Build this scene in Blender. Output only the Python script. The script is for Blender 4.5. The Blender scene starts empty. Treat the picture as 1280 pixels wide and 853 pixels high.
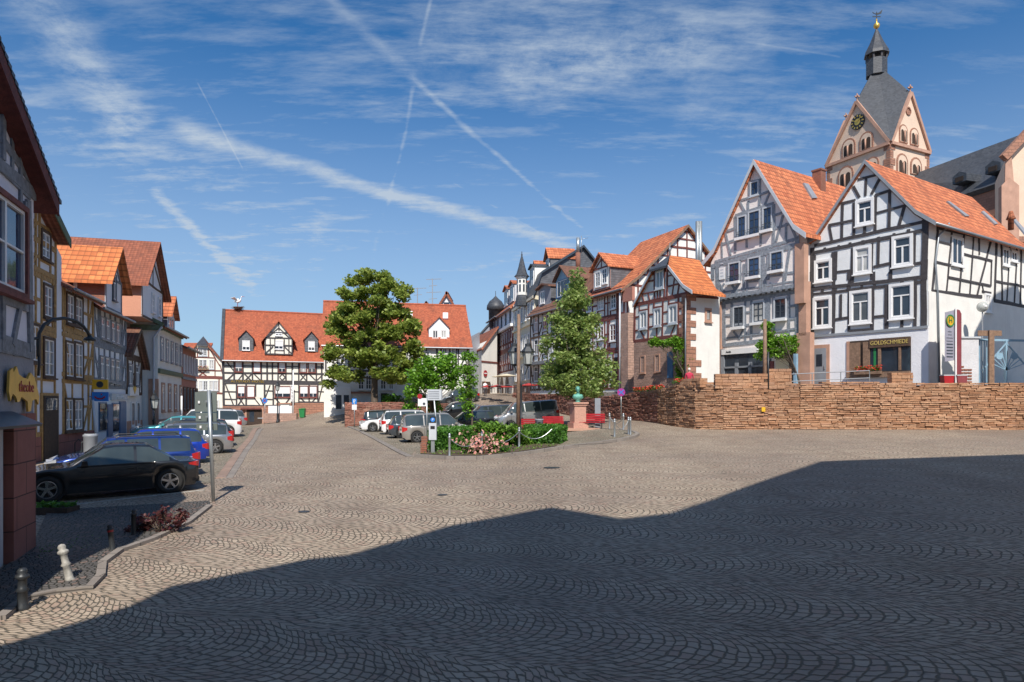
import bpy, bmesh, math, random
import numpy as np
from mathutils import Vector, Matrix
R = math.radians
random.seed(7)
F, CX, HY, CZ = 850.0, 640.0, 504.0, 3.0
scene = bpy.context.scene
# ---------------------------------------------------------------- camera
cam = bpy.data.objects.new('camera', bpy.data.cameras.new('camera'))
scene.collection.objects.link(cam)
cam.location = (0, 0, CZ); cam.rotation_euler = (R(90), 0, 0)
cam.data.sensor_width = 36; cam.data.lens = F / 1280 * 36
cam.data.shift_y = (HY - 426.5) / 1280
cam.data.clip_start = 0.05; cam.data.clip_end = 3000
scene.camera = cam
scene.view_settings.view_transform = 'Standard'; scene.view_settings.look = 'None'
scene.view_settings.gamma = 1; scene.view_settings.exposure = 0.25
scene.cycles.max_bounces = 6; scene.cycles.transparent_max_bounces = 6
# ---------------------------------------------------------------- light
SUN_AZ = (0.10, -1.0); SUN_EL = 47.0; SUN_STR = 4.8; SKY_STR = 0.076
sv = Vector((SUN_AZ[0], SUN_AZ[1], 0)).normalized()
SUNDIR = Vector((sv.x * math.cos(R(SUN_EL)), sv.y * math.cos(R(SUN_EL)), math.sin(R(SUN_EL))))
sun = bpy.data.objects.new('sun', bpy.data.lights.new('sun', 'SUN'))
scene.collection.objects.link(sun)
sun.data.energy = SUN_STR; sun.data.angle = R(0.5); sun.data.color = (1.0, 0.93, 0.84)
sun.rotation_euler = SUNDIR.to_track_quat('Z', 'Y').to_euler()

class NT:
    """small helper to write node trees"""
    def __init__(s, tree): s.t = tree; s.n = tree.nodes; s.l = tree.links
    def node(s, typ, **kw):
        nd = s.n.new(typ)
        for k, v in kw.items(): setattr(nd, k, v)
        return nd
    def put(s, sock, v):
        if v is None: return
        if isinstance(v, bpy.types.NodeSocket): s.l.new(v, sock)
        elif isinstance(v, (tuple, list)) and len(v) == 3 and sock.type == 'RGBA': sock.default_value = (*v, 1)
        else: sock.default_value = v
    def m(s, op, a, b=None, c=None, clamp=False):
        nd = s.node('ShaderNodeMath', operation=op, use_clamp=clamp)
        s.put(nd.inputs[0], a); s.put(nd.inputs[1], b); s.put(nd.inputs[2], c)
        return nd.outputs[0]
    def v(s, op, a, b=None, sc=None):
        nd = s.node('ShaderNodeVectorMath', operation=op)
        s.put(nd.inputs[0], a); s.put(nd.inputs[1], b)
        if sc is not None: s.put(nd.inputs['Scale'], sc)
        return nd.outputs['Value'] if op in ('DOT_PRODUCT', 'LENGTH', 'DISTANCE') else nd.outputs[0]
    def mix(s, f, a, b, mode='MIX'):
        nd = s.node('ShaderNodeMix', data_type='RGBA', blend_type=mode)
        s.put(nd.inputs[0], f); s.put(nd.inputs[6], a); s.put(nd.inputs[7], b)
        return nd.outputs[2]
    def noise(s, vec, scale, detail=4, rough=0.55, w=None):
        nd = s.node('ShaderNodeTexNoise')
        s.put(nd.inputs['Vector'], vec); nd.inputs['Scale'].default_value = scale
        nd.inputs['Detail'].default_value = detail; nd.inputs['Roughness'].default_value = rough
        return nd.outputs[0]
    def ramp(s, f, stops):
        nd = s.node('ShaderNodeValToRGB'); cr = nd.color_ramp
        while len(cr.elements) < len(stops): cr.elements.new(0.5)
        for e, (p, c) in zip(cr.elements, stops):
            e.position = p; e.color = (*c, 1) if len(c) == 3 else c
        s.put(nd.inputs[0], f); return nd.outputs[0]
    def rng(s, f, a, b, c=0.0, d=1.0, smooth=False):
        nd = s.node('ShaderNodeMapRange'); nd.clamp = True
        if smooth: nd.interpolation_type = 'SMOOTHSTEP'
        s.put(nd.inputs[0], f)
        for i, x in enumerate((a, b, c, d)): s.put(nd.inputs[i + 1], x)
        return nd.outputs[0]
    def xyz(s, vec):
        nd = s.node('ShaderNodeSeparateXYZ'); s.put(nd.inputs[0], vec); return nd.outputs
    def comb(s, x, y, z):
        nd = s.node('ShaderNodeCombineXYZ')
        for i, q in enumerate((x, y, z)): s.put(nd.inputs[i], q)
        return nd.outputs[0]
    def hash(s, vec):
        nd = s.node('ShaderNodeTexWhiteNoise', noise_dimensions='3D'); s.put(nd.inputs[0], vec); return nd.outputs[0]

# ---------------------------------------------------------------- sky
world = bpy.data.worlds.new('World'); scene.world = world; world.use_nodes = True
w = NT(world.node_tree); w.n.clear()
sky = w.node('ShaderNodeTexSky', sky_type='NISHITA'); sky.sun_disc = False
sky.sun_elevation = R(SUN_EL); sky.sun_rotation = math.atan2(SUN_AZ[0], SUN_AZ[1])
sky.air_density = 1.0; sky.dust_density = 0.3; sky.ozone_density = 2.5
dirv = w.v('NORMALIZE', w.node('ShaderNodeTexCoord').outputs['Generated'])
dx, dy, dz = w.xyz(dirv)
zc = w.m('MAXIMUM', dz, 0.03)
flat = w.comb(w.m('DIVIDE', dx, w.m('ADD', zc, 0.12)), w.m('DIVIDE', dy, w.m('ADD', zc, 0.12)), 0.0)
base = w.mix(1.0, sky.outputs[0], (0.33, 0.92, 1.34), 'MULTIPLY')
def sdir(px, py): return Vector(((px - CX) / F, 1, (HY - py) / F)).normalized()
warp = w.v('ADD', dirv, w.v('SCALE', w.v('SUBTRACT', w.node('ShaderNodeTexNoise').outputs[1], (0.5, 0.5, 0.5)), sc=0.0))
wn = w.node('ShaderNodeTexNoise'); w.put(wn.inputs['Vector'], dirv); wn.inputs['Scale'].default_value = 5; wn.inputs['Detail'].default_value = 5
warp = w.v('ADD', dirv, w.v('SCALE', w.v('SUBTRACT', wn.outputs[1], (0.5, 0.5, 0.5)), sc=0.035))
stretch = w.node('ShaderNodeMapping'); w.put(stretch.inputs[0], flat)
stretch.inputs['Rotation'].default_value = (0, 0, R(-28)); stretch.inputs['Scale'].default_value = (0.9, 3.2, 1)
wisp = w.noise(stretch.outputs[0], 3.6, 10, 0.68)
fine = w.noise(flat, 13.0, 8, 0.7)
puff = w.noise(flat, 1.1, 3, 0.5)
cloud = w.m('MULTIPLY', w.rng(wisp, 0.36, 0.78, 0, 0.62, True), w.rng(puff, 0.32, 0.58, 0.4, 1, True))
def streak(p0, p1, width, amp, noisy=0.5, wob=False, taper=0.15):
    a, b = sdir(*p0), sdir(*p1); n = a.cross(b).normalized(); mid = (a + b).normalized(); half = a.angle(b) / 2
    t = n.cross(mid).normalized()
    v = warp if wob else dirv
    d = w.m('ABSOLUTE', w.v('DOT_PRODUCT', v, tuple(n)))
    s = w.m('ABSOLUTE', w.v('DOT_PRODUCT', v, tuple(t)))
    m1 = w.rng(d, 0.0, width, 1, 0, True); sh = math.sin(half)
    m2 = w.rng(s, sh * (1 - taper), sh, 1, 0, True)
    front = w.m('GREATER_THAN', w.v('DOT_PRODUCT', dirv, tuple(mid)), 0.0)
    g = w.m('MULTIPLY', w.m('MULTIPLY', m1, m2), w.m('MULTIPLY', front, amp))
    return w.m('MULTIPLY', g, w.rng(fine, 0.35, 0.65, 1 - noisy, 1))
ST = [((195, 160), (730, 310), .019, .75, .45, True), ((180, 235), (330, 372), .013, .6, .6, True), ((20, -40), (175, 175), .045, .48, .8, True),
      ((40, 150), (420, 290), .045, .2, .85, True), ((395, -10), (520, 100), .013, .26, .8, True), ((505, 90), (740, 296), .006, .45, .7, True),
      ((543, -20), (524, 60), .004, .3, .6, False), ((514, 100), (486, 262), .0045, .3, .7, True), ((484, 262), (462, 350), .006, .16, .9, True), ((245, 100), (305, 214), .0016, .24, .3, False),
      ((480, 358), (900, 268), .007, .16, .5, True), ((380, 290), (700, 345), .06, .32, .6, True), ((500, 60), (900, 60), .10, .22, .9, True),
      ((930, 52), (1055, 72), .002, .2, .6, False), ((840, 130), (1290, 250), .09, .2, .9, True), ((700, 350), (1000, 260), .08, .3, .8, True),
      ((60, 330), (420, 330), .08, .3, .8, True), ((560, 225), (690, 300), .002, .15, .6, False), ((0, 40), (400, 420), .10, .16, .9, True), ((620, 100), (980, 40), .06, .25, .9, True)]
for sdef in ST: cloud = w.m('MAXIMUM', cloud, streak(*sdef[:4], sdef[4], sdef[5])) if len(ST) > 99 else w.m('ADD', cloud, streak(*sdef[:4], sdef[4], sdef[5]))
cloud = w.m('MINIMUM', cloud, 0.85)
hz = w.rng(dz, 0.0, 0.50, 0.66, 0.0, True)
cloud = w.m('MAXIMUM', cloud, hz)
col = w.mix(cloud, base, (6.0, 6.9, 7.9))
bg = w.node('ShaderNodeBackground'); w.put(bg.inputs[0], col); bg.inputs[1].default_value = SKY_STR
w.l.new(bg.outputs[0], w.node('ShaderNodeOutputWorld').inputs[0])

# ---------------------------------------------------------------- materials
MATS = {}
def newmat(name):
    m = bpy.data.materials.new(name); m.use_nodes = True
    t = NT(m.node_tree); b = t.n['Principled BSDF']; MATS[name] = m
    return m, t, b
def bump(t, b, h, dist, strength=1.0):
    nd = t.node('ShaderNodeBump'); nd.inputs['Distance'].default_value = dist; nd.inputs['Strength'].default_value = strength
    t.put(nd.inputs['Height'], h); t.put(b.inputs['Normal'], nd.outputs[0])
def objc(t): return t.node('ShaderNodeNewGeometry').outputs['Position']
def uvc(t): return t.node('ShaderNodeUVMap').outputs[0]
def plain(name, col, rough=0.6, metal=0.0, var=0.12, scale=3.0, bmp=0.0, coat=0.0, spec=None, alpha=None):
    m, t, b = newmat(name)
    n = t.noise(objc(t), scale, 5)
    c1 = tuple(x * (1 - var) for x in col); c2 = tuple(min(1, x * (1 + var)) for x in col)
    t.put(b.inputs['Base Color'], t.ramp(n, [(0.3, c1), (0.7, c2)]))
    b.inputs['Roughness'].default_value = rough; b.inputs['Metallic'].default_value = metal
    b.inputs['Coat Weight'].default_value = coat; b.inputs['Coat Roughness'].default_value = 0.04
    if spec is not None: b.inputs['Specular IOR Level'].default_value = spec
    if bmp: bump(t, b, t.noise(objc(t), scale * 8, 4), bmp)
    return m
def plaster(name, col, dirt=0.25):
    m, t, b = newmat(name); p = objc(t)
    n1 = t.noise(p, 0.9, 6, 0.6); n2 = t.noise(p, 14, 3); x, y, z = t.xyz(p)
    streaks = t.noise(t.comb(t.m('MULTIPLY', x, 6.0), t.m('MULTIPLY', y, 6.0), t.m('MULTIPLY', z, 0.5)), 1.0, 4)
    f = t.m('MULTIPLY', t.rng(n1, 0.42, 0.75), dirt); f = t.m('ADD', f, t.m('MULTIPLY', t.rng(streaks, 0.55, 0.8), dirt * 0.6), clamp=True)
    c = t.mix(f, col, tuple(q * 0.55 for q in col))
    c = t.mix(t.rng(n2, 0.3, 0.7, 0, 0.12), c, tuple(q * 0.8 for q in col))
    t.put(b.inputs['Base Color'], c); b.inputs['Roughness'].default_value = 0.9
    bump(t, b, t.m('ADD', n2, t.m('MULTIPLY', n1, 2.0)), 0.015); return m
def timber(name, col):
    m, t, b = newmat(name); p = objc(t)
    n = t.noise(p, 7, 6, 0.65)
    t.put(b.inputs['Base Color'], t.ramp(n, [(0.3, tuple(q * 0.6 for q in col)), (0.7, tuple(q * 1.3 for q in col))]))
    b.inputs['Roughness'].default_value = 0.75; bump(t, b, t.noise(p, 30, 3), 0.01); return m
def tiles(name, c1, c2, cu=0.24, cv=0.34, dark=0.5, moss=0.2, wavy=1.0, slate=False):
    m, t, b = newmat(name); u, v, _ = t.xyz(uvc(t)); p = objc(t)
    vv = t.m('DIVIDE', v, cv); row = t.m('FLOOR', vv); fv = t.m('FRACT', vv)
    uu = t.m('ADD', t.m('DIVIDE', u, cu), t.m('MULTIPLY', row, 0.5 if slate else 0.0)); fu = t.m('FRACT', uu); cell = t.m('FLOOR', uu)
    h = t.hash(t.comb(cell, row, 0.0))
    c = t.mix(h, c1, c2)
    n = t.noise(p, 0.7, 6, 0.65); c = t.mix(t.m('MULTIPLY', t.rng(n, 0.5, 0.72), moss), c, (0.05, 0.045, 0.035))
    n2 = t.noise(p, 3.0, 4); c = t.mix(t.rng(n2, 0.35, 0.75, 0, 0.35), c, tuple(q * 0.6 for q in c1))
    gap = t.rng(fv, 0.0, 0.34, 1, 0, True)
    c = t.mix(t.m('MULTIPLY', gap, dark), c, tuple(q * 0.22 for q in c1))
    if not slate: c = t.mix(t.rng(t.m('ABSOLUTE', t.m('SUBTRACT', fu, 0.5)), 0.34, 0.5, 0, dark * 0.6, True), c, tuple(q * 0.3 for q in c1))
    t.put(b.inputs['Base Color'], c); b.inputs['Roughness'].default_value = 0.8 if not slate else 0.5
    wave = t.m('MULTIPLY', t.m('ABSOLUTE', t.m('SUBTRACT', fu, 0.5)), 2 * wavy)
    if slate: wave = t.m('MULTIPLY', t.m('GREATER_THAN', wave, 1.84), -0.4)
    hh = t.m('ADD', t.m('MULTIPLY', t.m('SUBTRACT', 1.0, fv), 1.0), wave)
    hh = t.m('ADD', hh, t.m('MULTIPLY', h, 0.25))
    bump(t, b, hh, 0.05 if not slate else 0.015, 0.9); return m
def masonry(name, c1, c2, mortar, bw=0.5, bh=0.22, bmp=0.03, wobble=0.03):
    m, t, b = newmat(name); uv = uvc(t); p = objc(t)
    nn = t.node('ShaderNodeTexNoise'); t.put(nn.inputs['Vector'], p); nn.inputs['Scale'].default_value = 2.5
    uv2 = t.v('ADD', uv, t.v('SCALE', t.v('SUBTRACT', nn.outputs[1], (0.5, 0.5, 0.5)), sc=wobble * 2))
    br = t.node('ShaderNodeTexBrick'); t.put(br.inputs['Vector'], uv2); br.inputs['Scale'].default_value = 1.0
    br.inputs['Brick Width'].default_value = bw; br.inputs['Row Height'].default_value = bh; br.inputs['Mortar Size'].default_value = 0.012
    br.inputs['Mortar Smooth'].default_value = 0.3
    t.put(br.inputs['Color1'], c1); t.put(br.inputs['Color2'], c2); t.put(br.inputs['Mortar'], mortar)
    n = t.noise(p, 1.3, 6, 0.6); c = t.mix(t.rng(n, 0.4, 0.75, 0, 0.5), br.outputs[0], tuple(q * 0.5 for q in c1))
    t.put(b.inputs['Base Color'], c); b.inputs['Roughness'].default_value = 0.92
    bump(t, b, t.m('SUBTRACT', t.m('MULTIPLY', t.noise(p, 11, 4), 0.6), br.outputs[1]), bmp); return m
def stones(name, cols):
    m, t, b = newmat(name); p = objc(t); r = t.node('ShaderNodeNewGeometry').outputs['Random Per Island']
    c = t.ramp(r, [(i / (len(cols) - 1), q) for i, q in enumerate(cols)])
    n = t.noise(p, 5, 6, 0.65); c = t.mix(t.rng(n, 0.4, 0.75, 0, 0.55), c, tuple(q * 0.45 for q in cols[0]))
    n3 = t.noise(p, 0.5, 4); c = t.mix(t.rng(n3, 0.5, 0.7, 0, 0.45), c, tuple(q * 0.5 for q in cols[-1]))
    t.put(b.inputs['Base Color'], c); b.inputs['Roughness'].default_value = 0.95
    bump(t, b, t.noise(p, 18, 5, 0.7), 0.04); return m
def leafmat(name, cols, trans=0.35, rough=0.55):
    m, t, b = newmat(name); r = t.node('ShaderNodeNewGeometry').outputs['Random Per Island']
    c = t.ramp(r, [(i / (len(cols) - 1), q) for i, q in enumerate(cols)])
    n = t.noise(objc(t), 1.2, 3); c = t.mix(t.rng(n, 0.4, 0.7, 0, 0.4), c, tuple(q * 0.6 for q in cols[0]))
    t.put(b.inputs['Base Color'], c); b.inputs['Roughness'].default_value = rough
    tr = t.node('ShaderNodeBsdfTranslucent'); t.put(tr.inputs[0], t.mix(0.5, c, cols[-1]))
    mx = t.node('ShaderNodeMixShader'); mx.inputs[0].default_value = trans
    t.l.new(b.outputs[0], mx.inputs[1]); t.l.new(tr.outputs[0], mx.inputs[2]); t.l.new(mx.outputs[0], t.n['Material Output'].inputs[0]); return m
def cobble(name, warmc, coolc, joint, s=0.17, W=1.7, rot=12, jd=0.045):
    """fan laid setts: rows bend to arcs inside strips of width W"""
    m, t, b = newmat(name); p = objc(t)
    mp = t.node('ShaderNodeMapping'); t.put(mp.inputs[0], p); mp.inputs['Rotation'].default_value = (0, 0, R(rot))
    nn = t.node('ShaderNodeTexNoise'); t.put(nn.inputs['Vector'], p); nn.inputs['Scale'].default_value = 1.1; nn.inputs['Detail'].default_value = 3
    nl = t.node('ShaderNodeTexNoise'); t.put(nl.inputs['Vector'], p); nl.inputs['Scale'].default_value = 0.22; nl.inputs['Detail'].default_value = 2
    q = t.v('ADD', mp.outputs[0], t.v('SCALE', t.v('SUBTRACT', nn.outputs[1], (0.5, 0.5, 0.5)), sc=0.35))
    q = t.v('ADD', q, t.v('SCALE', t.v('SUBTRACT', nl.outputs[1], (0.5, 0.5, 0.5)), sc=1.3))
    nf = t.node('ShaderNodeTexNoise'); t.put(nf.inputs['Vector'], p); nf.inputs['Scale'].default_value = 9; nf.inputs['Detail'].default_value = 2
    q = t.v('ADD', q, t.v('SCALE', t.v('SUBTRACT', nf.outputs[1], (0.5, 0.5, 0.5)), sc=0.045))
    x, y, _ = t.xyz(q)
    st = t.m('DIVIDE', y, W); si = t.m('FLOOR', st); fu = t.m('SUBTRACT', t.m('FRACT', st), 0.5)
    arc = t.m('MULTIPLY', t.m('MULTIPLY', fu, fu), W * 1.75)
    vv = t.m('DIVIDE', t.m('ADD', x, arc), s); row = t.m('FLOOR', vv); fv = t.m('FRACT', vv)
    off = t.hash(t.comb(row, si, 3.0))
    uu = t.m('ADD', t.m('DIVIDE', t.m('MULTIPLY', fu, W * 1.06), s), off); cell = t.m('FLOOR', uu); fc = t.m('FRACT', uu)
    ev = t.m('MINIMUM', fv, t.m('SUBTRACT', 1.0, fv)); eu = t.m('MINIMUM', fc, t.m('SUBTRACT', 1.0, fc))
    e = t.m('MINIMUM', ev, eu); top = t.rng(e, jd * 0.6, jd * 3.2, 0, 1, True)
    h = t.hash(t.comb(cell, row, si)); h2 = t.hash(t.comb(row, cell, t.m('ADD', si, 9.0)))
    n1 = t.noise(p, 0.16, 5, 0.6); n2 = t.noise(p, 25, 4, 0.6); n3 = t.noise(p, 0.75, 5, 0.6)
    c = t.mix(t.rng(n1, 0.4, 0.62, 0, 1, True), warmc, coolc)
    c = t.mix(t.rng(h, 0, 1, 0.0, 0.5), c, t.mix(1.0, c, (0.62, 0.6, 0.6), 'MULTIPLY'))
    c = t.mix(t.m('MULTIPLY', t.m('GREATER_THAN', h2, 0.8), 0.35), c, (0.36, 0.22, 0.17))
    c = t.mix(t.rng(n3, 0.4, 0.72, 0, 0.4), c, t.mix(1.0, c, (0.6, 0.57, 0.55), 'MULTIPLY'))
    c = t.mix(t.rng(n2, 0.35, 0.7, 0, 0.3), c, t.mix(1.0, c, (0.65, 0.65, 0.65), 'MULTIPLY'))
    c = t.mix(top, joint, c)
    lane = t.noise(t.v('MULTIPLY', p, (0.5, 0.06, 1)), 1.0, 4, 0.6); c = t.mix(t.rng(lane, 0.45, 0.65, 0, 0.32, True), c, t.mix(1.0, c, (0.66, 0.62, 0.6), 'MULTIPLY'))
    spots = t.noise(p, 3.1, 2, 0.5); c = t.mix(t.rng(spots, 0.66, 0.72, 0, 0.4, True), c, (0.06, 0.055, 0.05))
    t.put(b.inputs['Base Color'], c); b.inputs['Roughness'].default_value = 0.72; b.inputs['Specular IOR Level'].default_value = 0.35
    hgt = t.m('ADD', t.m('MULTIPLY', top, t.m('ADD', 0.75, t.m('MULTIPLY', h, 0.5))), t.m('MULTIPLY', n2, 0.22))
    bump(t, b, hgt, 0.028, 0.8); return m

M_GROUND = cobble('fan_setts', (0.49, 0.40, 0.305), (0.40, 0.325, 0.26), (0.125, 0.108, 0.08), s=0.145, W=1.8, rot=24)
M_WALK = cobble('shadow_toned_sidewalk_setts', (0.15, 0.14, 0.13), (0.12, 0.115, 0.11), (0.03, 0.03, 0.022), s=0.12, W=1.3, rot=60)  # low albedo also paints the near house's cast shadow into these setts
M_PAVE = cobble('pavement_setts', (0.27, 0.24, 0.21), (0.22, 0.2, 0.18), (0.035, 0.035, 0.025), s=0.13, W=1.3, rot=60)
M_PARK = cobble('parking_setts', (0.40, 0.35, 0.27), (0.34, 0.3, 0.23), (0.05, 0.05, 0.03), s=0.15, W=3.0, rot=15)
M_KERB = masonry('kerb_stone', (0.27, 0.24, 0.21), (0.22, 0.19, 0.17), (0.08, 0.07, 0.06), 1.0, 0.5, 0.01)
M_KERBRED = masonry('kerb_sandstone', (0.32, 0.22, 0.17), (0.28, 0.2, 0.16), (0.1, 0.08, 0.07), 1.0, 0.5, 0.01)
M_WHITE = plaster('white_plaster', (0.82, 0.81, 0.77), 0.28)
M_COOLW = plaster('cool_white_plaster', (0.78, 0.80, 0.81), 0.22)
M_CREAM = plaster('cream_plaster', (0.82, 0.78, 0.68), 0.1)
M_PINKW = plaster('pinkish_plaster', (0.86, 0.79, 0.75), 0.1)
M_GREYP = plaster('grey_plaster', (0.82, 0.83, 0.87), 0.15)
M_LILAC = plaster('lilac_grey_plaster', (0.76, 0.76, 0.84), 0.15)
M_DGREY = plaster('dark_grey_render', (0.3, 0.31, 0.35), 0.3)
M_PALEY = plaster('pale_yellow_plaster', (0.78, 0.72, 0.56), 0.12)
M_SALMON = plaster('salmon_plaster', (0.62, 0.30, 0.20), 0.2)
M_ROSE = plaster('rose_plaster', (0.45, 0.2, 0.15), 0.2)
M_TOWER = plaster('tower_plaster', (0.74, 0.56, 0.43), 0.3)
T_DARK = timber('dark_timber', (0.055, 0.05, 0.055))
T_GREY = timber('grey_blue_timber', (0.25, 0.28, 0.32))
T_LGREY = timber('light_grey_timber', (0.22, 0.24, 0.27))
T_RED = timber('oxblood_timber', (0.18, 0.055, 0.045))
T_OCHRE = timber('ochre_timber', (0.42, 0.25, 0.09))
T_BROWN = timber('brown_timber', (0.10, 0.06, 0.04))
T_WOOD = timber('weathered_wood', (0.24, 0.15, 0.10))
T_SOFFIT = timber('red_brown_soffit', (0.13, 0.03, 0.025))
T_GREEN = timber('green_grey_paint', (0.12, 0.16, 0.10))
T_DOOR = timber('dark_door_wood', (0.05, 0.03, 0.02))
R_ORANGE = tiles('orange_roof_tiles', (0.72, 0.235, 0.10), (0.42, 0.115, 0.05), 0.28, 0.40, 0.9, 0.5)
R_BRIGHT = tiles('bright_orange_tiles', (0.78, 0.25, 0.08), (0.50, 0.14, 0.045), 0.3, 0.42, 0.9, 0.3)
R_FLAT = tiles('flat_orange_tiles', (0.52, 0.14, 0.065), (0.34, 0.085, 0.042), 0.18, 0.17, 0.45, 0.5, 0.3)
R_OLD = tiles('old_red_tiles', (0.40, 0.13, 0.07), (0.25, 0.085, 0.05), 0.2, 0.24, 0.6, 0.65)
R_BROWN = tiles('brown_roof_tiles', (0.26, 0.12, 0.075), (0.17, 0.08, 0.055), 0.2, 0.24, 0.6, 0.6)
R_SLATE = tiles('slate_roof', (0.075, 0.082, 0.095), (0.045, 0.05, 0.06), 0.25, 0.2, 0.4, 0.2, 1, True)
R_SLATEL = tiles('slate_cladding', (0.15, 0.155, 0.17), (0.09, 0.095, 0.105), 0.25, 0.2, 0.4, 0.3, 1, True)
S_RED = masonry('red_sandstone', (0.42, 0.21, 0.14), (0.34, 0.17, 0.12), (0.2, 0.13, 0.1), 0.55, 0.28, 0.03)
S_RUB = masonry('rubble_stone', (0.5, 0.32, 0.25), (0.38, 0.24, 0.19), (0.34, 0.26, 0.22), 0.4, 0.2, 0.05, 0.08)
S_SMOOTH = plain('smooth_sandstone', (0.46, 0.27, 0.195), 0.85, 0, 0.15, 1.5, 0.01)
S_PILLAR = masonry('pillar_sandstone', (0.3, 0.12, 0.10), (0.26, 0.11, 0.09), (0.05, 0.03, 0.03), 1.0, 0.62, 0.008, 0.0)
S_BRICK = masonry('chimney_brick', (0.36, 0.13, 0.08), (0.28, 0.1, 0.06), (0.2, 0.15, 0.12), 0.25, 0.08, 0.01)
S_WALLR = stones('orange_sandstone_rubble', [(0.40, 0.20, 0.11), (0.49, 0.265, 0.15), (0.56, 0.34, 0.21), (0.43, 0.24, 0.15)])
S_WALLD = stones('red_sandstone_rubble', [(0.30, 0.12, 0.085), (0.40, 0.18, 0.13), (0.34, 0.16, 0.12), (0.46, 0.26, 0.19)])
S_MORTAR = plain('wall_mortar', (0.07, 0.045, 0.035), 0.95)
A_GLASS = None
def glassmat(name, col=(0.02, 0.028, 0.04), rough=0.06):
    m, t, b = newmat(name); t.put(b.inputs['Base Color'], t.ramp(t.noise(objc(t), 0.8, 3), [(0.35, col), (0.7, tuple(q * 1.8 for q in col))]))
    b.inputs['Roughness'].default_value = rough; b.inputs['Specular IOR Level'].default_value = 0.8; b.inputs['IOR'].default_value = 1.5
    bump(t, b, t.noise(objc(t), 1.5, 2), 0.02, 0.25); return m
A_GLASS = glassmat('window_glass')
A_GLASSB = glassmat('blue_window_glass', (0.02, 0.04, 0.09))
A_CURT = glassmat('curtained_glass', (0.18, 0.19, 0.2), 0.12)
A_CARG = glassmat('car_glass', (0.03, 0.04, 0.042), 0.03)
A_GL = [A_GLASS, A_GLASS, glassmat('dusky_glass', (0.06, 0.065, 0.07), 0.1), glassmat('pale_net_curtain_glass', (0.3, 0.3, 0.29), 0.2)]
P_WHITE = plain('white_paint', (0.80, 0.80, 0.80), 0.45, var=0.04)
P_LGREY = plain('light_grey_paint', (0.5, 0.53, 0.57), 0.5, var=0.06)
P_GREY = plain('grey_paint', (0.25, 0.27, 0.3), 0.5, var=0.08)
P_DKBLUE = plain('dark_blue_grey_paint', (0.05, 0.065, 0.085), 0.4)
P_BLUE = plain('shop_blue_paint', (0.05, 0.14, 0.28), 0.45)
P_SKYBL = plain('pale_blue_paint', (0.25, 0.40, 0.52), 0.5)
P_BLACK = plain('black_paint', (0.02, 0.02, 0.022), 0.4)
P_RED = plain('red_paint', (0.36, 0.018, 0.025), 0.4)
P_DRED = plain('dark_red_paint', (0.22, 0.05, 0.06), 0.5)
P_YEL = plain('yellow_sign', (0.75, 0.42, 0.02), 0.5, var=0.03)
P_SIGNB = plain('blue_sign', (0.02, 0.2, 0.62), 0.5, var=0.03)
P_GOLD = plain('gold_leaf', (0.75, 0.5, 0.12), 0.35, 0.7)
P_GOLDF = plain('gold_letter_paint', (0.55, 0.42, 0.13), 0.6)
P_STEEL = plain('galvanised_steel', (0.42, 0.45, 0.46), 0.42, 0.75, var=0.1)
P_ZINC = plain('zinc_sheet', (0.28, 0.31, 0.34), 0.45, 0.6)
P_IRON = plain('cast_iron', (0.04, 0.045, 0.05), 0.45, 0.3)
P_SIGNG = plain('sign_back_grey', (0.16, 0.19, 0.18), 0.5, 0.3, var=0.05)
P_PATINA = plain('bronze_patina', (0.12, 0.34, 0.27), 0.55, 0.3, 0.3, 9, 0.004)
P_RUBBER = plain('tyre_rubber', (0.02, 0.02, 0.02), 0.85)
P_RIM = plain('alloy_rim', (0.55, 0.56, 0.58), 0.25, 0.9, 0.03)
P_TAIL = plain('tail_light_red', (0.55, 0.01, 0.012), 0.15, coat=1.0)
P_HEAD = plain('headlight_clear', (0.6, 0.62, 0.65), 0.1, 0.3, coat=1.0)
P_PLATE = plain('number_plate', (0.75, 0.75, 0.72), 0.4)
P_GREENB = plain('green_bin_plastic', (0.02, 0.2, 0.06), 0.5)
P_MAGENTA = plain('no_stopping_disc', (0.35, 0.03, 0.25), 0.5)
P_SKIN = plain('skin', (0.55, 0.32, 0.24), 0.6)
P_HAIRW = plain('white_hair', (0.7, 0.66, 0.58), 0.8)
P_REDSH = plain('red_shirt', (0.45, 0.03, 0.07), 0.85)
P_DKCLO = plain('dark_trousers', (0.04, 0.045, 0.06), 0.85)
P_LIGHT = plain('lamp_glass', (0.42, 0.44, 0.42), 0.2)
P_CANVR = plain('red_canvas', (0.38, 0.035, 0.03), 0.85)
P_CANVC = plain('cream_canvas', (0.75, 0.66, 0.48), 0.85)
P_PINK = plain('pink_granite', (0.50, 0.28, 0.21), 0.6, 0, 0.18, 14)
P_SOIL = plain('soil', (0.10, 0.07, 0.045), 0.95, 0, 0.3, 5, 0.03)
P_GRASS = plain('short_grass', (0.10, 0.15, 0.035), 0.95, 0, 0.35, 8, 0.03)
L_MAPLE = leafmat('maple_leaves', [(0.12, 0.19, 0.03), (0.26, 0.35, 0.055), (0.44, 0.50, 0.11)], 0.42)
L_LINDEN = leafmat('linden_leaves', [(0.11, 0.2, 0.04), (0.26, 0.37, 0.09), (0.48, 0.56, 0.2)], 0.42)
L_BRIGHT = leafmat('bright_leaves', [(0.08, 0.2, 0.015), (0.16, 0.36, 0.025), (0.28, 0.5, 0.05)])
L_HEDGE = leafmat('hedge_leaves', [(0.04, 0.12, 0.015), (0.08, 0.22, 0.025), (0.14, 0.32, 0.04)])
L_LAUREL = leafmat('bush_leaves', [(0.08, 0.18, 0.02), (0.15, 0.30, 0.03), (0.25, 0.42, 0.06)])
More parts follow.
